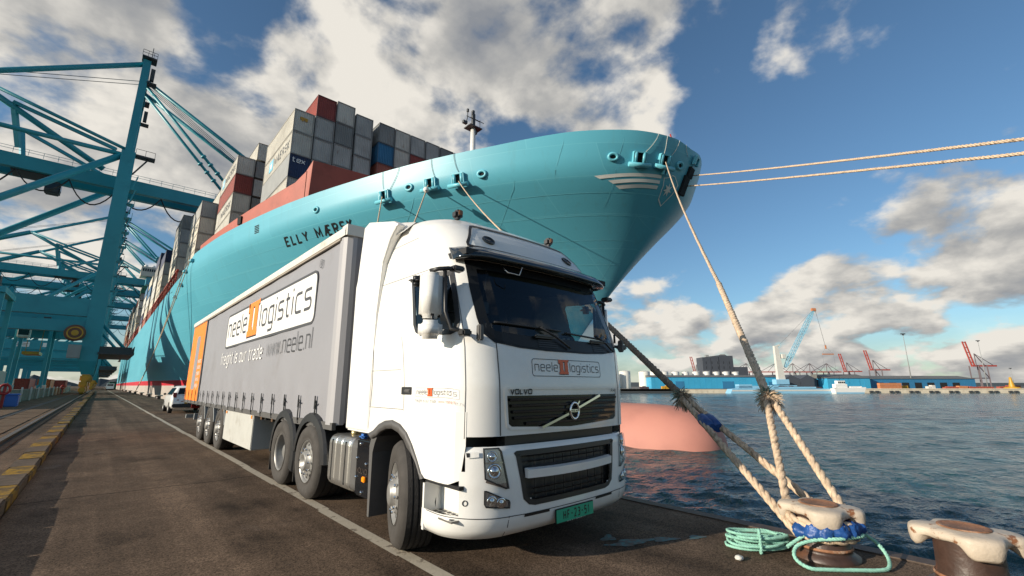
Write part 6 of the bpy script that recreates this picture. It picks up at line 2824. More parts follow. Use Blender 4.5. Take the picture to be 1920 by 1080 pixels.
def place_container(x, y, z, col, label, near):
    o = bpy.data.objects.new('shipping_container', CB)
    COL.objects.link(o)
    o.location = (x, y, z)
    o.color = (*CCOL[col], 1)
    tag(o, label, 'container', 'shipping containers stacked on the ship')
    if near:
        f = bpy.data.objects.new('frame', CF)
        put(f, o)
        f.color = tuple(c * .55 + .02 for c in CCOL[col]) + (1,)
    return o


def word_on(o, txt, m, z=1.0, h=.75, y0=1.6, y1=7.6, box=False):
    """lettering on the quay side (-x) of a container, read with the bow at the right"""
    mb = MB()
    q, w = text_quads(txt, h, .17, 0, 1.1, .35)
    ox, oy, oz = o.location
    put_text(mb, [[(a * (y1 - y0) / w, b) for a, b in r] for r in q], lambda u, v: Vector((ox - CW / 2 + .012, oy + y1 - u, oz + z + v)))
    me_o = mb.build('lettering', m)
    me_o.data.transform(Matrix.Translation(-Vector(o.location)))
    me_o.parent = o
    if box:
        mb = MB()
        mb.bb(-CW / 2 + .0, -CW / 2 + .012, y1 + .5, y1 + 2.4, .75, 2.35)
        b = mb.build('sky_blue_square', 'logo_blue')
        b.parent = o
        mb = MB()
        st = []
        for k in range(14):
            a = math.pi / 2 + 2 * math.pi * k / 14
            r_ = .62 if k % 2 == 0 else .26
            st.append((-CW / 2 - .006, y1 + 1.45 + r_ * math.cos(a), 1.55 + r_ * math.sin(a)))
        mb.add(st, [list(range(14))])
        s = mb.build('white_star', 'white_print')
        s.parent = o


M['logo_blue'] = mat('logo_blue', (.20, .50, .66), .5)


def build_containers():
    pitch_x, pitch_z = 2.50, 3.05
    # ---- foremost bay, left block: columns with colour lists from the top
    Y0 = 54.5
    colsA = [(13.1 + CW / 2, 35.0, ['pale grey', 'pale grey', 'navy blue', 'pale grey', 'grey']),
             (15.62 + CW / 2, 38.1, ['oxide red', 'grey', 'grey', 'pale grey', 'grey', 'grey']),
             (18.12 + CW / 2, 38.3, ['pale grey', 'dark grey', 'grey', 'grey', 'grey', 'grey']),
             (20.75 + CW / 2, 37.6, ['grey', 'grey', 'grey', 'oxide red', 'grey'])]
    colsB = [(24.05 + CW / 2, 37.7, ['dark grey', 'bright blue', 'brick red', 'grey']),
             (26.55 + CW / 2, 37.7, ['pale grey', 'pale grey', 'grey']),
             (29.05 + CW / 2, 37.7, ['grey', 'oxide red', 'grey']),
             (31.6 + CW / 2, 37.7, ['grey', 'grey', 'oxide red']),
             (34.15 + CW / 2, 37.7, ['dark grey', 'grey', 'grey']),
             (36.7 + CW / 2, 37.7, ['grey', 'pale grey']), (39.2 + CW / 2, 37.7, ['grey', 'pale grey']), (41.7 + CW / 2, 37.7, ['pale grey', 'grey'])]
    for bi, (blk, nm) in enumerate(((colsA, 'foremost left stack'), (colsB, 'foremost right stack'))):
        for ci, (x, zt, cl) in enumerate(blk):
            for ri, col in enumerate(cl):
                z = zt - CH - ri * pitch_z
                lab = '%s container, %s from top, %s column of the %s' % (col, ORD[ri], ORD[ci], nm)
                o = place_container(x, Y0 + random.uniform(-.03, .03), z, col, lab, True)
                if bi == 0 and ci == 0:
                    if ri == 1:
                        o['label'] = 'pale container with big dark lettering on its side above the dark blue one'
                        word_on(o, 'MAERSK', 'inkgrey', 1.05, 1.05, 1.0, 7.4, True)
                    if ri == 2:
                        o['label'] = 'navy blue container end with white letters tex, side pale grey, behind the red breakwater'
                        mb = MB()
                        q, w = text_quads('te', .42, .24, 0, 1.0, .3)
                        put_text(mb, q, lambda u, v: Vector((-.85 + u, -.01, 2.05 + v)))
                        wx = w + .12
                        mb.beam((-.85 + wx, -.01, 2.05), (-.85 + wx + .38, -.01, 2.47), .02, .10, 0, (1, 0, -1))
                        mb.beam((-.85 + wx + .38, -.012, 2.05), (-.85 + wx, -.012, 2.47), .02, .10, 0, (1, 0, 1))
                        b = mb.build('end_lettering', 'white_print')
                        b.parent = o
                        mb = MB()
                        mb.bb(-CW / 2 - .012, -CW / 2 + .02, .02, CL - .02, .02, CH - .02)
                        b = mb.build('side_panel', 'grey')
                        b.parent = o
                if bi == 0 and ci == 0 and ri == 0:
                    mb = MB()
                    for a, b_, c_, d_ in ((-.5, .4, 1.75, 2.1), (-.35, -.05, 1.6, 1.75), (.1, .35, 1.62, 1.76)):
                        mb.bb(a, b_, -.012, .02, c_, d_)
                    g = mb.build('yellow_emblem', 'yellow'); g.parent = o
    # ---- the bays behind
    bays = [(74.5, 10.8, 36.0, ['pale grey', 'oxide red', 'pale grey', 'pale grey', 'grey'], 'second bay', ['MAERSK', None, 'MAERSK', None]),
            (93.0, 9.05, 34.0, ['grey', 'beige', 'beige', 'beige', 'grey'], 'third bay', [None, 'MAERSK', 'MAERSK', None]),
            (112.0, 8.1, 36.6, ['dark grey', 'grey', 'pale grey', 'beige', 'beige', 'grey'], 'fourth bay', [None, None, 'MAERSK', 'MAERSK']),
            (132.0, 7.4, 33.4, ['navy blue', 'grey', 'beige', 'beige', 'oxide red'], 'fifth bay', [None, None, 'MAERSK', 'MAERSK']),
            (148.0, 7.3, 36.2, ['navy blue', 'dark grey', 'white', 'white', 'beige', 'oxide red'], 'sixth bay', [None, None, None, None]),
            (166.0, 7.2, 33.2, ['beige', 'bright blue', 'white', 'beige', 'brick red'], 'seventh bay', []),
            (184.0, 7.2, 33.2, ['bright blue', 'white', 'white', 'navy blue', 'grey'], 'eighth bay', []),
            (228.0, 7.2, 40.4, ['green', 'grey', 'white', 'white', 'beige', 'beige', 'oxide red'], 'ninth bay', []),
            (246.0, 7.2, 37.4, ['oxide red', 'white', 'white', 'white', 'beige', 'brick red'], 'tenth bay', []),
            (266.0, 7.2, 34.4, ['beige', 'white', 'white', 'white', 'brick red'], 'eleventh bay', []),
            (292.0, 7.2, 40.4, ['dark grey', 'dark grey', 'grey', 'beige', 'oxide red', 'orange', 'grey'], 'twelfth bay', []),
            (320.0, 7.2, 40.4, ['dark grey', 'oxide red', 'white', 'beige', 'orange', 'brick red', 'grey'], 'thirteenth bay', []),
            (345.0, 7.2, 37.4, ['oxide red', 'grey', 'beige', 'white', 'brick red', 'grey'], 'fourteenth bay', [])]
    rd = random.Random(31)
    for bi, (y, x0, zt, cl, nm, words) in enumerate(bays):
        for ri, col in enumerate(cl):
            z = zt - CH - ri * pitch_z
            o = place_container(x0 + CW / 2, y, z, col, '%s container, %s from the bow, %s from top, outer column' % (col, nm, ORD[ri]), bi < 5)
            if ri < len(words) and words[ri]:
                word_on(o, words[ri], 'inkgrey', 1.05, 1.0, 1.2, 8.6, bi == 0 and ri == 0)
        inner = 2 if bi < 6 else 1
        for ci in range(1, inner + 1):
            extra = 1 if bi in (0, 1) and ci == 1 else 0
            n_ = 4 if bi < 6 else 3
            for ri in range(n_ + extra):
                col = rd.choice(['grey', 'pale grey', 'oxide red', 'dark grey', 'beige'] if not (extra and ri == 0) else ['pale grey'])
                z = zt - CH + (extra - ri) * pitch_z
                place_container(x0 + CW / 2 + ci * pitch_x, y, z, col, '%s container, %s from the bow, %s from top, %s column inward' % (col, nm, ORD[ri], ORD[ci]), False)


M['inkgrey'] = mat('grey_lettering', (.10, .11, .12), .6)
build_containers()


# ================================================================== CRANES
def build_crane(name_label, first=None):
    """ship to shore crane about its waterside rail: origin on the ground between the two waterside legs"""
    t = empty('gantry_crane', (0, 0, 0), name_label, 'crane', 'turquoise container cranes along the quay')
    FY = 10.0
    zb0, zb1 = 41.4, 44.0
    T = 'teal'
    BX = -34.0                    # landside rail
    for s in (-1, 1):
        y = s * FY
        mb = MB()
        mb.add([(-1.25, y - 1.1, 5.8), (1.25, y - 1.1, 5.8), (1.25, y + 1.1, 5.8), (-1.25, y + 1.1, 5.8), (-1.15, y - 1.0, 47), (1.0, y - 1.0, 47), (1.0, y + 1.0, 47), (-1.15, y + 1.0, 47)],
               [(0, 1, 2, 3), (4, 5, 6, 7), (0, 1, 5, 4), (1, 2, 6, 5), (2, 3, 7, 6), (3, 0, 4, 7)])
        ft = MB()
        ft.add([(-.55, y - .6, 3.4), (1.05, y - .6, 3.4), (1.05, y + .6, 3.4), (-.55, y + .6, 3.4), (-1.25, y - 1.1, 5.8), (1.25, y - 1.1, 5.8), (1.25, y + 1.1, 5.8), (-1.25, y + 1.1, 5.8)],
               [(0, 1, 2, 3), (0, 1, 5, 4), (1, 2, 6, 5), (2, 3, 7, 6), (3, 0, 4, 7)])
        leg = mb.build('leg', T, t)
        ft.build('leg_foot', T, leg)
        mb = MB()
        mb.beam((-.1, y, 47), (-.0, y, 68), 1.25, 1.25)
        mb.build('mast', T, t)
        mb = MB()
        mb.beam((BX, y, 3.2), (BX, y, 46), 2.2, 1.8, 0, (0, 1, 0))
        mb.build('leg', T, t)
        mb = MB()
        mb.beam((-1.2, y, 15.3), (BX + .9, y, 15.3), 1.8, 3.1)
        pb = mb.build('portal_beam', T, t)
        mb = MB()
        mb.beam((-1.2, y, 11.9), (BX + .9, y, 11.9), 1.4, 2.0)
        mb.build('portal_beam', T, t)
        if s < 0:
            mb = MB(); mb.bb(-21, -17.6, y - .96, y - .91, 14.5, 16.1)
            sg = mb.build('sign_panel', 'white_print', pb)
            mb = MB()
            for k in range(2):
                mb.bb(-20.7, -17.9, y - .985, y - .965, 14.9 + k * .55, 15.2 + k * .55)
            mb.build('sign_bars', 'grey', sg)
            mb = MB(); mb.bb(-14.4, -11.9, y - .96, y - .91, 14.6, 16.0)
            mb.build('sign_panel', 'white_print', pb)
        mb = MB()
        mb.tube([(-.9, y, 46.2), (BX + .5, y, 16)], .62, 12)
        mb.build('leg_brace', T, t)
        if s < 0:
            mb = MB()
            mb.tube([(-.8, y, 46.3), (BX, y, 45.8)], .42, 10)
            mb.build('top_tie', T, t)
        # bogies
        mb = MB()
        for k in (-2.6, 2.6):
            mb.box((0, y + k, .75), (.9, 3.6, .9), 0, 0, .15)
            for w in (-1.2, -.4, .4, 1.2):
                mb.lathe([(.33, -.2), (.33, .2)], (0, y + k + w, .36), 'X', 14)
        mb.box((0, y, 1.75), (1.1, 6.2, 1.2), 0, 0, .2)
        mb.box((.15, y - .1, 2.8), (1.5, 1.6, 1.3), 0, 0, .2)
        mb.build('bogie', 'yellow', t)
        mb = MB()
        mb.box((BX, y, 1.6), (1.2, 7.5, 2.4), 0, 0, .2)
        mb.build('bogie', 'yellow', t)
    # cross members along the quay
    mb = MB()
    mb.beam((0, -FY + 1, 40.3), (0, FY - 1, 40.3), 1.5, 2.0); mb.beam((BX, -FY + 1, 40.3), (BX, FY - 1, 40.3), 1.5, 2.0)
    mb.beam((BX, -FY + 1, 4.6), (BX, FY - 1, 4.6), 1.3, 1.8); mb.beam((0, -FY + 1, 6.6), (0, FY - 1, 6.6), 1.2, 1.6)
    mb.beam((0, -FY, 67.4), (0, FY, 67.4), 1.3, 1.6)
    mb.beam((0, -FY + 1, 46.2), (0, FY - 1, 46.2), 1.0, 1.2)
    mb.build('cross_beam', T, t)
    # boom and rear girder: two boxes with the trolley rails
    mb = MB()
    for s in (-2.4, 2.4):
        mb.beam((-58, s, (zb0 + zb1) / 2), (62, s, (zb0 + zb1) / 2), 1.3, zb1 - zb0)
    for k in range(15):
        mb.beam((-56 + k * 8.2, -2.2, zb1 - .4), (-56 + k * 8.2, 2.2, zb1 - .4), .5, .6)
    boom = mb.build('boom', T, t)
    mb = MB()
    for s in (-3.4, 3.4):
        for k in range(61):
            x = -58 + k * 2
            z = zb1
            mb.beam((x, s, z), (x, s, z + 1.1), .06, .06)
        for h in (.6, 1.1):
            mb.beam((-58, s, zb1 + h), (62, s, zb1 + h), .06, .06)
    mb.build('boom_railing', T, boom)
    mb = MB()
    for k in range(9):
        x0, x1 = -44 + k * 7.2, -44 + (k + 1) * 7.2
        for dy in (-3.2, -2.9):
            mb.tube([(x0 + (x1 - x0) * f, dy, zb0 - .3 - 4.2 * (1 - (2 * f - 1) ** 2) * (1 if k % 2 else .8)) for f in np.linspace(0, 1, 11)], .10, 5)
    mb.build('festoon_cable', 'cable', boom)
    for s in (-1, 1):
        y = s * FY
        for nm, a, b, r_ in (('backstay', (0, y * .95, 67.6), (-44, s * 3, 45), .5), ('forestay', (0.4, s * 3, 67.4), (38, s * 3, 46.8), .42), ('forestay', (.4, s * 2, 66.8), (20, s * 2.6, 46.2), .34), ('girder_brace', (-24, s * 7, 55.5), (-3.5, s * 3, 44.9), .55), ('girder_brace', (-24, s * 7, 55.5), (-46, s * 3, 45), .5), ('frame_tie', (-24, s * 7, 55.5), (-.4, y, 47.5), .32)):
            if s > 0 and nm != 'forestay':
                continue
            mb = MB(); mb.tube([a, b], r_, 10)
            if nm == 'forestay':
                A, B = Vector(a), Vector(b)
                for f in (.62, .70, .78):
                    mb.tube([A.lerp(B, f), A.lerp(B, f + .015)], r_ * 1.7, 8)
            mb.build(nm, T, t)
        mb = MB()
        mb.beam((-15.5, s * 3, 45.2), (-17, s * 6, 52.6), .7, .7); mb.beam((-17, s * 6, 52.6), (-2, y * .95, 47.2), .6, .6)
        mb.build('strut', T, t)
    mb = MB()
    for k in range(4):
        mb.tube([(.6, -1.2 + k * .8, 68.2), (33, -1.2 + k * .8, 47)], .07, 4)
    for k in range(2):
        mb.tube([(-.4, -.8 + k * 1.6, 68.2), (-56, -.8 + k * 1.6, 47)], .07, 4)
    mb.build('hoist_wires', 'wire', t)
    # apex platform, mid platform, low walkway
    mb = MB()
    for s in (-1, 1):
        y = s * FY
        mb = MB()
        mb.box((.3, y, 68.4), (2.4, 2.6, .25)); mb.box((1.3, y, 63.0), (1.6, 1.8, .2)); mb.box((1.2, y, 65.2), (.7, .9, 2.6))
        for dx in (-.9, 0, .9, 1.5):
            for dy in (-1.2, 1.2):
                mb.beam((dx, y + dy, 68.5), (dx, y + dy, 69.8), .07, .07)
        for h in (69.2, 69.8):
            mb.beam((-.9, y - 1.2, h), (1.5, y - 1.2, h), .07, .07); mb.beam((-.9, y + 1.2, h), (1.5, y + 1.2, h), .07, .07)
        mb.beam((.6, y, 68.4), (.6, y, 71.5), .12, .12)
        mb.build('mast_platform', 'darkgrey', t)
        mb = MB()
        mb.box((2.3, y, 46.6), (3.6, 1.8, .3)); mb.beam((1.0, y, 42.6), (3.0, y, 46.4), .25, .25)
        for dx in (1.0, 2.5, 4.0):
            mb.beam((dx, y - .9, 46.7), (dx, y - .9, 47.9), .07, .07)
        mb.beam((1, y - .9, 47.9), (4.0, y - .9, 47.9), .07, .07)
        mb.build('leg_platform', 'darkgrey', t)
    mb = MB()
    mb.bb(1.1, 6.2, -FY - 1.5, FY + 1.5, 7.1, 7.45)
    mb.bb(1.1, 5.8, -FY - 1.0, -FY + 3, 7.45, 8.5)
    for k in range(12):
        mb.beam((6.1, -FY - 1.4 + k * 2, 7.45), (6.1, -FY - 1.4 + k * 2, 8.6), .08, .08)
    mb.beam((6.1, -FY - 1.4, 8.6), (6.1, FY + 1.4, 8.6), .1, .1)
    wk = mb.build('low_walkway', 'darkgrey', t)
    mb = MB()
    for s in (-1, 1):
        mb.tube([(1.0, s * FY, 12.6), (5.2, s * FY, 7.7)], .28, 8)
    mb.build('walkway_stay', T, t)
    # trolley with the cab, hanging headblock
    mb = MB()
    mb.box((-13, 0, zb0 + .4), (6, 4.2, 1.2)); mb.box((-10.2, 0, zb0 - 1.8), (2.2, 2.2, 2.4), 0, 0, .2)
    tr = mb.build('trolley', 'darkgrey', t)
    mb = MB(); mb.box((-9.08, 0, zb0 - 1.6), (.05, 1.9, 1.2)); mb.box((-10.2, -1.11, zb0 - 1.6), (1.9, .05, 1.2)); mb.build('cab_window', 'glassdark', tr)
    # machinery house
    mb = MB(); mb.box((-40, 0, zb1 + 3.2), (12, 7, 4.6), 0, 0, .2)
    mb.build('machinery_house', T, t)
    # cable reel and cabinet by the leg
    mb = MB()
    mb.lathe([(.5, -.25), (1.3, -.25), (1.45, -.15), (1.45, .15), (1.3, .25), (.5, .25)], (-2.35, -FY - 1.6, 10.6), 'Y', 36)
    cr = mb.build('cable_reel', 'rust_reel', t)
    mb = MB()
    mb.lathe([(1.1, -.29), (.95, -.30), (.9, -.28)], (-2.35, -FY - 1.6, 10.6), 'Y', 30)
    mb.lathe([(.5, -.31), (.2, -.36), (0, -.36)], (-2.35, -FY - 1.6, 10.6), 'Y', 20)
    mb.build('reel_hub', 'yellow', cr)
    mb = MB(); mb.box((-2.0, -FY - 1.3, 7.4), (1.7, 1.2, 2.3), 0, 0, .05)
    mb.build('switch_cabinet', 'grey', t)
    # stairs on the leg
    mb = MB()
    for k in range(9):
        z = 16 + k * 2.9
        mb.box((1.7, -FY, z), (1.0, 2.0, .12))
        mb.beam((1.4, -FY - 1.0, z), (2.0, -FY - 1.0, z + 2.9), .08, .2)
        mb.beam((2.2, -FY - 1.0, z), (2.2, -FY - 1.0, z + 1.1), .07, .07); mb.beam((2.2, -FY + 1.0, z), (2.2, -FY + 1.0, z + 1.1), .07, .07)
    mb.build('stair_flight', 'teal', t)
    return t


M['rust_reel'] = mat('reel_brown', (.13, .06, .035), .6, var=.2, vscale=2)
CLAB = ['nearest turquoise gantry crane, its leg standing on the rail beside the road', 'second turquoise gantry crane, seen behind the leg of the nearest one', 'third turquoise gantry crane along the quay', 'fourth turquoise gantry crane, smaller and further down the quay', 'fifth turquoise gantry crane far down the quay', 'furthest turquoise gantry crane at the end of the quay']
proto = build_crane(CLAB[0])
proto.location = (-2.15, 122, 0)
for k, y in enumerate((236, 268, 312, 372, 430)):
    c = copy_tree(proto)
    c.location = (-2.15, y, 0)
    c['label'] = CLAB[k + 1]


# ------------------------------------------------------------------ things on the left
def straddle(label, loc, first=None):
    t = empty('straddle_carrier', (0, 0, 0), label, 'straddle carrier', 'straddle carriers on the container yard')
    for x in (-2.3, 2.3):
        for y in (-3.6, 3.6):
            mb = MB()
            mb.beam((x, y, 1.3), (x * .96, y, 12.6), .5, .6, 0, (0, 1, 0))
            mb.build('leg', 'teal', t)
    mb = MB()
    for x in (-2.25, 2.25):
        mb.beam((x, -4.4, 12.8), (x, 4.4, 12.8), .6, .7); mb.beam((x, -5, 1.2), (x, 5, 1.2), .7, .8)
    for y in (-3.6, 0, 3.6):
        mb.beam((-2.3, y, 12.9), (2.3, y, 12.9), .5, .6)
    mb.build('top_frame', 'teal', t)
    mb = MB()
    mb.box((0, 0, 13.7), (2.6, 5.0, 1.3), 0, 0, .1); mb.box((1.2, -2, 14.2), (1, 1.2, .9)); mb.box((-1, 2, 14.4), (.8, 1.4, .8))
    mb.build('engine_deck', 'darkgrey', t)
    mb = MB(); mb.box((-1.2, -4.9, 11.3), (1.7, 1.6, 2.1), 0, 0, .15)
    cb = mb.build('driver_cab', 'white_dull', t)
    mb = MB(); mb.box((-1.2, -5.71, 11.4), (1.4, .04, 1.4)); mb.build('cab_window', 'glassdark', cb)
    mb = MB(); mb.box((0, 0, 7.6), (2.3, 6.2, .5)); mb.tube([(-.8, -2, 7.8), (-.8, -2, 12.6)], .05, 5); mb.tube([(.8, 2, 7.8), (.8, 2, 12.6)], .05, 5)
    mb.build('spreader', 'yellow', t)
    for x in (-2.3, 2.3):
        for y in (-4, -1.5, 1.5, 4):
            mb = MB()
            mb.lathe([(.3, -.25), (.72, -.25), (.78, -.1), (.78, .1), (.72, .25), (.3, .25)], (x, y, .78), 'X', 18)
            mb.build('wheel', 'rubberdark', t)
    t.location = loc
    return t


s1_ = straddle('teal straddle carrier nearest the left edge of the photo', (-12.5, 84, 0))
s2_ = copy_tree(s1_); s2_.location = (-10.6, 128, 0); s2_['label'] = 'teal straddle carrier standing under the portal of the nearest crane'

t = empty('barrier_wall', (-5.6, 80, 0), 'weathered grey concrete barrier wall along the crane rail', 'wall')
mb = MB(); mb.bb(-.22, .22, -1.96, 1.96, -.03, 1.15, 0, .03)
o = mb.build('barrier_block', 'concrete'); bd = o.data; bpy.data.objects.remove(o)
for k in range(30):
    o = bpy.data.objects.new('barrier_block', bd)
    put(o, t)
    o.location = (random.uniform(-.04, .04), -34 + k * 4.0, 0)
    o.rotation_euler = (0, 0, random.uniform(-.01, .01))
for k in range(14):
    mb = MB()
    mb.beam((-5.25, 46 + k * 8, 0), (-5.25, 46 + k * 8, 1.35), .12, .12)
    mb.build('marker_post', 'white_dull', t)

for (x, y, lab) in ((-4.75, 46.5, 'red lifebuoy post nearest, at the left edge'), (-4.9, 118, 'small red lifebuoy post further along the barrier')):
    t = empty('lifebuoy_post', (x, y, 0), lab, 'lifebuoy')
    mb = MB(); mb.beam((x, y, 0), (x, y, 1.5), .14, .14); mb.build('post', 'redpaint', t)
    mb = MB(); c = Vector((x, y - .12, 1.25))
    mb.tube([c + Vector((.26 * math.cos(2 * math.pi * k / 20), 0, .32 * math.sin(2 * math.pi * k / 20))) for k in range(20)], .08, 8, closed=True)
    mb.build('ring', 'redpaint', t)
mb = MB(); mb.box((-4.6, 49.5, .4), (.7, .8, .8), 0, 0, .06)
t = empty('blue_bin', (-4.6, 49.5, 0), 'small blue bin standing beside the red lifebuoy post', 'bin')
mb.build('bin_body', 'bluecap', t)
mb = MB(); mb.box((-4.6, 49.5, .86), (.78, .88, .12), 0, 0, .03); mb.build('lid', 'bluecap', t)
# parked boxes and machines of the yard
for k, (x, y, col, lab) in enumerate(((-9.4, 66, 'grey', 'grey container parked behind the barrier at the left edge'), (-13, 150, 'oxide red', 'oxide red container on the yard under the cranes'), (-10.5, 165, 'orange', 'orange container on the yard under the cranes'), (-16, 178, 'beige', 'beige container on the yard far left'), (-8.8, 190, 'oxide red', 'dark red container at the end of the yard'))):
    o = place_container(x, y, 0.1, col, lab, True)
    o['group'] = 'containers standing on the yard'
o = place_container(4.2, 255, 0.05, 'green', 'green container standing on the quay beside the far hull', True)
o['group'] = 'containers standing on the yard'
t = empty('delivery_van', (2.9, 215, 0), 'tiny white van far along the quay road', 'van')
mb = MB(); mb.prism([(212.5, .4), (212.5, 2.2), (216.2, 2.2), (217.3, 1.3), (218, 1.2), (218, .4)], 1.9, 3.9, 'X'); mb.build('body', 'carwhite', t)
mb = MB()
for yy in (213.5, 216.9):
    mb.lathe([(.36, -1.02), (.36, 1.02)], (2.9, yy, .36), 'X', 12)
mb.build('wheels', 'rubberdark', t)
mb = MB(); mb.bb(2.1, 3.7, 212.46, 212.49, 1.4, 2.0); mb.build('rear_window', 'glassdark', t)

# ================================================================== FAR SHORE
UX, UY = math.cos(YAW), -math.sin(YAW)
DX, DY = math.sin(YAW), math.cos(YAW)


def FP(u, d, z=0.0):
    """point of the far shore: u metres along it, d metres across the harbour"""
    return Vector((u * UX + d * DX, u * UY + d * DY, z))


FROT = Matrix.Rotation(-YAW, 3, 'Z')


def fbox(mb, u, d, z0, w, dep, h, mi=0, bev=0):
    return mb.box(FP(u, d, z0 + h / 2), (w, dep, h), mi, 0, bev, FROT)


def fempty(name, u, d, lab, cat, group=None):
    p = FP(u, d, 0)
    return empty(name, p, lab, cat, group)


D0 = 292.0          # waterline of the far quay


def build_far():
    K = D0 / 860.0
    # land
    mb = MB()
    u0, u1 = -110, 900
    mb.add([FP(u0, D0 + 1.2, -.6), FP(u1, D0 + 1.2, -.6), FP(u1, 3000, -.6), FP(u0, 3000, -.6)], [(0, 1, 2, 3)])
    tag(mb.build('far_ground', 'concrete'), kind='structure')
    t = fempty('far_quay_wall', 200, D0, 'pale concrete quay wall with dark fenders across the harbour', 'quay wall')
    mb = MB()
    fbox(mb, 335, D0 + 1, -4.2, 230, 2, 3.9)
    fbox(mb, 122, D0 + 1, -4.2, 30, 2, 3.4)
    fbox(mb, 170, D0 + 3, -4.2, 130, 2, 3.2)
    mb.build('wall', 'farquay', t)
    mb = MB()
    fbox(mb, 335, D0 + .95, -.8, 230.4, 2.3, .35)
    mb.build('coping', 'farquay', t)
    for k in range(17):
        uu = 228 + (k // 2) * 12.6 + (k % 2) * 3.6
        mb = MB(); fbox(mb, uu, D0 - .4, -2.9, 2.0, 1.0, 1.25)
        mb.build('fender', 'darkgrey', t)
    # low left quay with machines
    mb = MB(); fbox(mb, 84, D0 + 2, -4.2, 46, 3, 2.3)
    tag(mb.build('jetty', 'darkgrey'), 'dark low jetty below the white tanks', 'jetty')
    rd = random.Random(9)
    # tanks
    tk = [(76, 345, 7.8, 11.0), (86.5, 350, 8.4, 12), (98, 338, 8.2, 11.4), (111, 352, 8.5, 12.2), (124, 372, 6.8, 12.4), (134, 374, 6.2, 12.3), (143, 376, 5.6, 12.2), (152.5, 378, 5.6, 12.4), (162, 380, 5.4, 12.4), (171, 382, 5.4, 12.2), (180, 384, 5.6, 12.4), (189, 386, 5.4, 12.2)]
    words = ['leftmost', 'second', 'third', 'fourth', 'fifth', 'sixth', 'seventh', 'eighth', 'ninth', 'tenth', 'eleventh', 'rightmost']
    for k, (u, d, r_, h) in enumerate(tk):
        c = FP(u, d, 0)
        t = empty('storage_tank', c, '%s white storage tank of the row across the harbour' % words[k], 'tank', 'white storage tanks across the harbour')
        mb = MB(); mb.lathe([(r_ * .5, -.6), (r_ * .5, h), (r_ * .48, h + .15)], c, 'Z', 26); mb.build('shell', 'tank', t)
        mb = MB(); mb.lathe([(r_ * .5, h + .1), (r_ * .3, h + .7), (0, h + 1.0)], c, 'Z', 26); mb.build('roof', 'tank', t)
        mb = MB()
        for j in range(16):
            a = 2 * math.pi * j / 16
            mb.beam(c + Vector((r_ * .5 * math.cos(a), r_ * .5 * math.sin(a), h + .2)), c + Vector((r_ * .5 * math.cos(a), r_ * .5 * math.sin(a), h + 1.1)), .08, .08)
        mb.build('railing', 'grey', t)

    def shed(name, u0, u1, d, z1, rise, dep, col, lab, doors):
        t = fempty(name, (u0 + u1) / 2, d, lab, 'warehouse')
        mb = MB(); fbox(mb, (u0 + u1) / 2, d + dep / 2, -.6, u1 - u0, dep, z1 + .6)
        mb.build('wall', col, t)
        mb = MB()
        a, b, c, e = FP(u0 - .5, d - .6, z1), FP(u1 + .5, d - .6, z1), FP(u1 + .5, d + dep / 2, z1 + rise), FP(u0 - .5, d + dep / 2, z1 + rise)
        f_, g = FP(u1 + .5, d + dep, z1), FP(u0 - .5, d + dep, z1)
        mb.add([a, b, c, e, f_, g], [(0, 1, 2, 3), (3, 2, 4, 5), (0, 3, 5), (1, 4, 2)])
        mb.build('roof', 'roofgrey', t)
        for (du, w, h, m_) in doors:
            mb = MB(); fbox(mb, du, d - .06, -.6, w, .1, h)
            mb.build('door', m_, t)
        mb = MB()
        n = int((u1 - u0) / 4)
        for k in range(n):
            fbox(mb, u0 + 2 + k * 4, d - .02, -.5, .18, .10, z1 - .2)
        mb.build('wall_ribs', col, t)
    shed('warehouse', 98, 188, 322, 7.4, 1.6, 26, 'shedblue', 'long bright blue warehouse across the harbour behind the barge', [(118, 6, 5, 'shedblue2'), (152, 8, 5, 'shedblue2'), (183, 5, 4.6, 'shedblue2')])
    shed('warehouse', 222, 252, 322, 6.6, 3.0, 26, 'shedblue', 'bright blue warehouse gable right of the white ship', [(228, .6, 5, 'shedblue2')])
    shed('warehouse', 252.5, 330, 326, 6.2, 2.4, 26, 'shedblue2', 'long low dark blue warehouse at the right across the harbour', [(262 + 9 * k, 5, 4.2, 'hulldark') for k in range(7)])
    # dark sheds in the middle
    t = fempty('harbour_shed', 195, 330, 'dark triple roofed shed between the blue warehouses', 'shed')
    mb = MB()
    for k in range(3):
        u = 184 + k * 12
        mb.add([FP(u, 330, -.6), FP(u + 11.8, 330, -.6), FP(u + 11.8, 330, 6), FP(u + 6, 330, 9.2), FP(u, 330, 6), FP(u, 350, -.6), FP(u + 11.8, 350, -.6), FP(u + 11.8, 350, 6), FP(u + 6, 350, 9.2), FP(u, 350, 6)],
               [(0, 1, 2, 3, 4), (5, 6, 7, 8, 9), (0, 5, 9, 4), (4, 9, 8, 3), (3, 8, 7, 2), (2, 7, 6, 1)])
    mb.build('gable', 'silo', t)
    mb = MB(); fbox(mb, 214, 335, -.6, 16, 6, 6.4); mb.build('side_hall', 'cranedark', t)
    # silo building
    t = fempty('silo_building', 187, 430, 'dark grey silo building rising behind the white tanks', 'building')
    mb = MB()
    for (u, w, z) in ((181.6, 7.6, 27.4), (189.3, 7.2, 28.4), (197, 7.2, 29.4), (203.5, 5.6, 28.8)):
        fbox(mb, u, 430, -1, w, 14, z + 1)
    mb.build('tower', 'silo', t)
    mb = MB(); fbox(mb, 213, 430, -1, 12.5, 14, 19.5); mb.build('annex', 'silo', t)
    mb = MB()
    for k in range(5):
        for j in range(3):
            fbox(mb, 181 + k * 5.4, 422.9, 12 + j * 4.6, .35, .1, 2.4)
    mb.build('window_strips', 'hulldark', t)
    mb = MB(); fbox(mb, 185, 430, 28, 3, 3, 2); fbox(mb, 200, 430, 29.5, 5, 2, 1.2); mb.build('roof_plant', 'grey', t)
    # mobile harbour crane
    d = 310
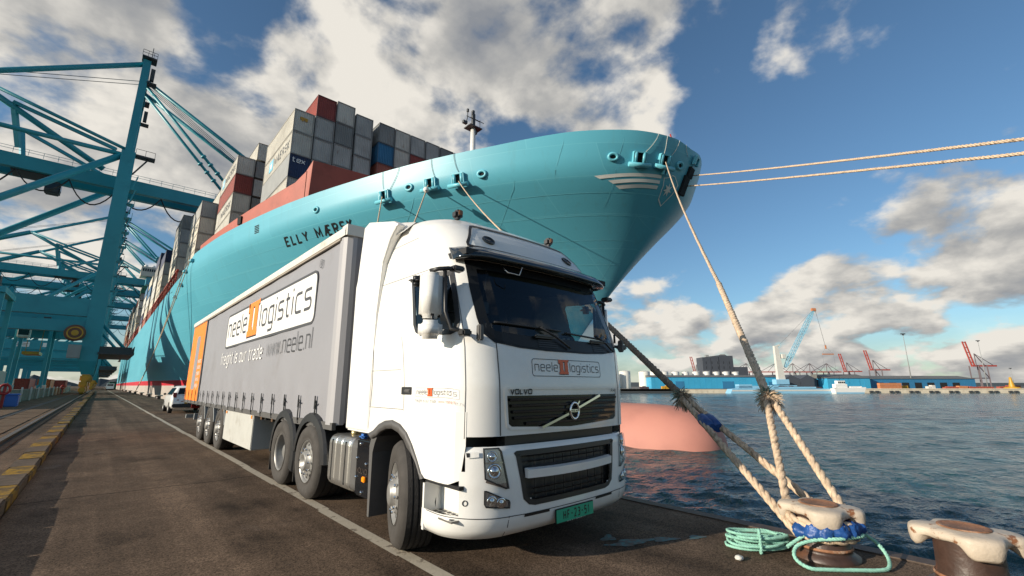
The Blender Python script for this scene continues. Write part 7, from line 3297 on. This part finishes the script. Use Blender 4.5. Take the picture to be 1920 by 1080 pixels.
    t = fempty('harbour_crane', 183, d, 'white and blue mobile harbour crane with long pale blue lattice jib', 'crane')
    kk = d / 860.0

    def U(px):
        return (px - 960) * kk

    def Z(py):
        return 1.5 + (722 - py) * kk * 1.0
    mb = MB(); fbox(mb, U(1466), d, -.5, 17, 6, 2.2); fbox(mb, U(1465), d, 2.2, 9, 5, 3.4, 0, .2)
    mb.build('undercarriage', 'barge', t)
    mb = MB()
    fbox(mb, U(1462), d - 3.2, -.2, 22, .8, 1.2); mb.build('outriggers', 'cranedark', t)
    mb = MB()
    a, b = FP(U(1466), d, 5.4), FP(U(1464), d, Z(648))
    mb.add([a + FROT @ Vector((-2.4, -1.4, 0)), a + FROT @ Vector((2.4, -1.4, 0)), a + FROT @ Vector((2.4, 1.4, 0)), a + FROT @ Vector((-2.4, 1.4, 0)), b + FROT @ Vector((-1.6, -1, 0)), b + FROT @ Vector((.8, -1, 0)), b + FROT @ Vector((.8, 1, 0)), b + FROT @ Vector((-1.6, 1, 0))],
           [(0, 1, 2, 3), (4, 5, 6, 7), (0, 1, 5, 4), (1, 2, 6, 5), (2, 3, 7, 6), (3, 0, 4, 7)])
    mb.beam(b + Vector((0, 0, -.4)), b + FROT @ Vector((2.6, 0, .6)), 1.2, 1.2)
    tw = mb.build('tower', 'white_dull', t)
    mb = MB(); fbox(mb, U(1474), d - 1, Z(672), 2.6, 2.4, 3.0, 0, .2); mb.build('operator_cab', 'white_dull', tw)
    # lattice jib
    a, b = FP(U(1477), d, Z(688)), FP(U(1546), d, Z(578))
    t_ = (b - a).normalized(); side = Vector((DX, DY, 0)); up = side.cross(t_).normalized()
    mb = MB()
    cor = [(-1, -1), (1, -1), (1, 1), (-1, 1)]
    nseg = 18

    def jp(f, c):
        w = 1.15 if .12 < f < .8 else (.5 + .65 * min(1, f / .12) if f <= .12 else 1.15 - .75 * (f - .8) / .2)
        return a.lerp(b, f) + side * c[0] * w + up * c[1] * w
    for i in range(nseg):
        f0, f1 = i / nseg, (i + 1) / nseg
        for k in range(4):
            mb.beam(jp(f0, cor[k]), jp(f1, cor[k]), .30, .30)
            mb.beam(jp(f0, cor[k]), jp(f1, cor[(k + 1) % 4]), .16, .16)
            mb.beam(jp(f0, cor[k]), jp(f0, cor[(k + 1) % 4]), .16, .16)
    jb = mb.build('lattice_jib', 'jib', t)
    mb = MB(); mb.box(b, (3.2, 1.6, 2.2), 0, 0, .3, FROT); mb.build('jib_head', 'orange_far', jb)
    mb = MB()
    hp = FP(U(1559), d, Z(650))
    tip = FP(U(1549), d, Z(577)); 
    for dx in (-.3, .3):
        mb.tube([tip + Vector((dx, 0, 0)), hp + Vector((dx, 0, 0))], .06, 4)
    mb.tube([b, FP(U(1466), d, Z(650))], .07, 4)
    for px in (1551, 1572):
        mb.tube([hp, FP(U(px), d, Z(663))], .05, 4)
        mb.tube([FP(U(px), d, Z(663)), FP(U(px), d, Z(700))], .05, 4)
    mb.build('hoist_ropes', 'wire', t)
    mb = MB(); mb.box(hp, (1.0, .8, 2.6), 0, 0, .2, FROT); fbox(mb, U(1561.5), d, Z(664.5), 7.6, .7, .7)
    mb.build('hook_beam', 'orange_far', t)
    # barge and coaster at the far quay
    d = D0 - 9
    kk = d / 860.0
    u0, u1 = (1364 - 960) * kk, (1608 - 960) * kk
    t = fempty('cargo_barge', (u0 + u1) / 2, d, 'long pale blue cargo barge moored across the harbour', 'barge')
    mb = MB()
    prof = [(u0, -3.3), (u0 + 1.5, -.6), (u0 + 6, -.1), (u1 - 16, -.3), (u1 - 2, .3), (u1, .2), (u1 - 1, -3.3)]
    vs = [FP(u, d - 3, z) for u, z in prof] + [FP(u, d + 4, z) for u, z in prof]
    n = len(prof)
    mb.add(vs, [list(range(n)), list(range(n, 2 * n))] + [(i, (i + 1) % n, n + (i + 1) % n, n + i) for i in range(n)])
    mb.build('hull', 'barge', t)
    mb = MB()
    vs = [FP(u, d - 3.06, z) for u, z in ((u0 + 1.2, -1.15), (u1 - 1, -.75), (u1 - 1, -1.7), (u0 + 1.0, -1.9))]
    mb.add(vs, [(0, 1, 2, 3)]); mb.build('white_band', 'white_dull', t)
    mb = MB(); fbox(mb, u0 + 18, d, -.1, 24, 5, 1.5); fbox(mb, u0 + 10, d, -.1, 8, 5, 2.3); fbox(mb, u0 + 40, d, -.1, 26, 5, .9)
    mb.build('hatch_cover', 'barge', t)
    mb = MB()
    q, w = text_quads('SMELERIE', 1.0, .2, .0, 1.1, .3) if False else ([], 1)
    t2 = fempty('coaster', (1578 - 960) * kk, d - 5, 'small white ship with wheelhouse in front of the blue warehouse', 'ship')
    v0, v1 = (1551 - 960) * kk, (1606 - 960) * kk
    mb = MB()
    prof = [(v0, -3.3), (v0 - .5, -.2), (v0 + 3, .3), (v0 + 14, .1), (v1 - 2, .5), (v1 + .5, .6), (v1 - 1.2, -3.3)]
    vs = [FP(u, d - 7, z) for u, z in prof] + [FP(u, d - 3.2, z) for u, z in prof]
    mb.add(vs, [list(range(7)), list(range(7, 14))] + [(i, (i + 1) % 7, 7 + (i + 1) % 7, 7 + i) for i in range(7)])
    mb.build('hull', 'white', t2)
    mb = MB(); vs = [FP(u, d - 7.05, z) for u, z in ((v0 + .2, -2.4), (v1 - 1, -2.4), (v1 - 1.2, -3.25), (v0 + .2, -3.25))]
    mb.add(vs, [(0, 1, 2, 3)]); mb.build('blue_waterline', 'barge', t2)
    mb = MB(); fbox(mb, v0 + 4.2, d - 5, .2, 7, 3, 2.2); fbox(mb, v0 + 4.6, d - 5, 2.4, 4.6, 2.6, 2.0); fbox(mb, v0 + 13, d - 5, .1, 7, 2.8, 1.0)
    wh = mb.build('wheelhouse', 'white', t2)
    mb = MB()
    for k in range(4):
        fbox(mb, v0 + 3 + k * 1.1, d - 6.35, 2.9, .8, .06, .9)
    mb.tube([FP(v0 + 4.6, d - 5, 4.4), FP(v0 + 4.6, d - 5, 7.5)], .08, 5)
    mb.build('wheelhouse_window', 'hulldark', wh)

    # ship to shore cranes far away, booms up
    def far_sts(name_px, d, sc, lab, up, group):
        kk = d / 860.0
        u = (name_px - 960) * kk
        t = fempty('quay_crane', u, d, lab, 'crane', group)
        H = 22 * sc
        for du in (0, 9 * sc):
            for dd in (-5 * sc, 5 * sc):
                mb = MB()
                mb.beam(FP(u + du, d + dd, -.6), FP(u + du, d + dd, H), 1.1 * sc, 1.1 * sc)
                mb.build('leg', 'cranedark', t)
        mb = MB()
        for du in (0, 9 * sc):
            mb.beam(FP(u + du, d - 5 * sc, 9 * sc), FP(u + du, d + 5 * sc, 9 * sc), .9 * sc, .9 * sc)
        mb.beam(FP(u, d - 5 * sc, 9 * sc), FP(u + 9 * sc, d - 5 * sc, 9 * sc), .9 * sc, .9 * sc)
        mb.beam(FP(u, d - 5 * sc, H), FP(u + 9 * sc, d - 5 * sc, 9 * sc), .6 * sc, .6 * sc)
        mb.build('portal_frame', 'cranedark', t)
        mb = MB()
        mb.beam(FP(u - 2 * sc, d, H), FP(u + 24 * sc, d, H), 2 * sc, 1.6 * sc)
        mb.build('girder', 'cranered', t)
        mb = MB()
        apex = FP(u + 3 * sc, d, H + 13 * sc)
        mb.beam(FP(u, d - 3 * sc, H), apex, .8 * sc, .8 * sc); mb.beam(FP(u + 9 * sc, d - 3 * sc, H), apex, .7 * sc, .7 * sc)
        mb.tube([apex, FP(u + 22 * sc, d, H)], .3 * sc, 5)
        if not up:
            mb.tube([apex, FP(u - 22 * sc, d, H)], .3 * sc, 5)
            mb.tube([apex, FP(u - 10 * sc, d, H)], .3 * sc, 5)
        mb.build('a_frame', 'cranedark', t)
        mb = MB()
        if up:
            a, b = FP(u - .5 * sc, d, H), FP(u - 5.5 * sc, d, H + 26 * sc)
            for o_ in (-1.5, 1.5):
                v = Vector((UX, UY, 0)) * o_ * sc
                mb.beam(a + v, b + v, 1.0 * sc, 1.0 * sc)
            for f in (.15, .35, .55, .75, .97):
                p = a.lerp(b, f)
                v = Vector((UX, UY, 0)) * 1.5 * sc
                mb.beam(p - v, p + v, .7 * sc, .7 * sc)
        else:
            mb.beam(FP(u, d, H), FP(u - 30 * sc, d, H), 1.8 * sc, 1.5 * sc)
        mb.build('boom', 'cranered', t)
    far_sts(1590, 640, .95, 'red quay crane with raised boom, left of the pair behind the warehouse gable', True, 'far red cranes with raised booms')
    far_sts(1640, 640, 1.05, 'red quay crane with raised boom, right of the pair behind the warehouses', True, 'far red cranes with raised booms')
    far_sts(1834, 560, 1.15, 'largest red quay crane with raised boom at the right across the harbour', True, 'far red cranes with raised booms')
    far_sts(1306, 900, 1.2, 'tiny red crane boom above the white tanks', True, 'far red cranes with raised booms')
    for k, px in enumerate((1400, 1455, 1488, 1520, 1552)):
        far_sts(px, 760, 1.08, 'dark quay crane with lowered boom, %s from the left behind the harbour crane' % ORD[k], False, 'far dark cranes with lowered booms')
    # stacked goods on the quay
    d = 300
    kk = d / 860.0
    u = (1650 - 960) * kk
    for k in range(8):
        for j in range(2):
            t_ = MB(); fbox(t_, u + k * 1.78, d, -.55 + j * 1.9, 1.7, 2.4, 1.8, 0, .06)
            o = t_.build('orange_crate', 'orange_far')
            tag(o, 'orange crate on the far quay, %s row, %s from the left' % (('lower', 'upper')[j], ORD[k]), 'crate', 'stacked orange crates on the far quay')
    goods = [(1698, 6.5, 2.2, 'yellow', 'yellow machine right of the orange crates'), (1752, 5, 2.4, 'white_dull', 'white container on the far quay by the light mast'), (1790, 9, 1.6, 'rust', 'rusty steel pile on the far quay'), (1812, 6, 2.4, 'orange_far', 'small orange container on the far quay'), (1846, 16, 1.8, 'rust', 'long rusty steel pile on the far quay'), (1480, 12, 2.0, 'cranedark', 'dark machinery on the quay under the harbour crane'), (1530, 10, 1.8, 'cranedark', 'dark equipment on the quay behind the barge'), (1250, 5, 2.6, 'yellow', 'yellow machine on the low jetty by the tanks'), (1210, 6, 2.2, 'cranedark', 'dark machine on the low jetty below the tanks'), (1900, 14, 2.4, 'rust', 'rust red steel stack at the right edge of the far quay')]
    for px, w, h, m_, lab in goods:
        t = fempty('quay_goods', (px - 960) * kk, d + 3, lab, 'goods')
        mb = MB()
        rr = random.Random(px)
        n = max(2, int(w / 1.8))
        for k in range(n):
            fbox(mb, (px - 960) * kk - w / 2 + (k + .5) * w / n, d + 3, -.6, w / n * .92, 2.4, h * rr.uniform(.6, 1.0), 0, .08)
        mb.build('stack', m_, t)
    # yellow buoy-like tower at the right
    uu = (1888 - 960) * kk
    t = fempty('yellow_buoy', uu, d - 3, 'yellow navigation buoy standing on the far quay at the right', 'buoy')
    mb = MB(); mb.lathe([(3.6, -.6), (4.2, -.1), (3.6, .5), (1.6, .8)], FP(uu, d - 3, 0), 'Z', 18); mb.build('float', 'yellow', t)
    mb = MB(); mb.lathe([(1.6, .8), (.8, 5), (.7, 6.6), (0, 7)], FP(uu, d - 3, 0), 'Z', 14); mb.build('tower', 'yellow', t)
    # light masts
    for px, py, d, lab in ((1711, 625, 330, 'tall floodlight mast nearest, above the low warehouse'), (1852, 638, 420, 'tall floodlight mast at the right above the clouds bank'), (1902, 690, 560, 'short thin light mast at the right edge')):
        kk2 = d / 860.0
        uu = (px - 960) * kk2
        h = 1.5 + (722 - py) * kk2
        t = fempty('light_mast', uu, d, lab, 'light mast', 'floodlight masts across the harbour')
        mb = MB(); mb.tube([FP(uu, d, -.6), FP(uu, d, h)], [.45, .14], 6); mb.build('pole', 'grey', t)
        mb = MB(); fbox(mb, uu, d, h - .3, 3.2, .8, .7); fbox(mb, uu, d, h - 1.0, 1.2, .5, .6); mb.build('lamp_head', 'darkgrey', t)
    # white spar
    mb = MB()
    mb.add([FP(u1_, 900 + k * 30, z) for k, (u1_, z) in enumerate(((-150, -1), (1200, -1), (1200, 7), (-150, 9)))], [(0, 1, 2, 3)])
    tag(mb.build('far_land', 'hill'), kind='structure')


M['orange_far'] = mat('far_orange', (.50, .20, .09), .6, var=.1)
build_far()
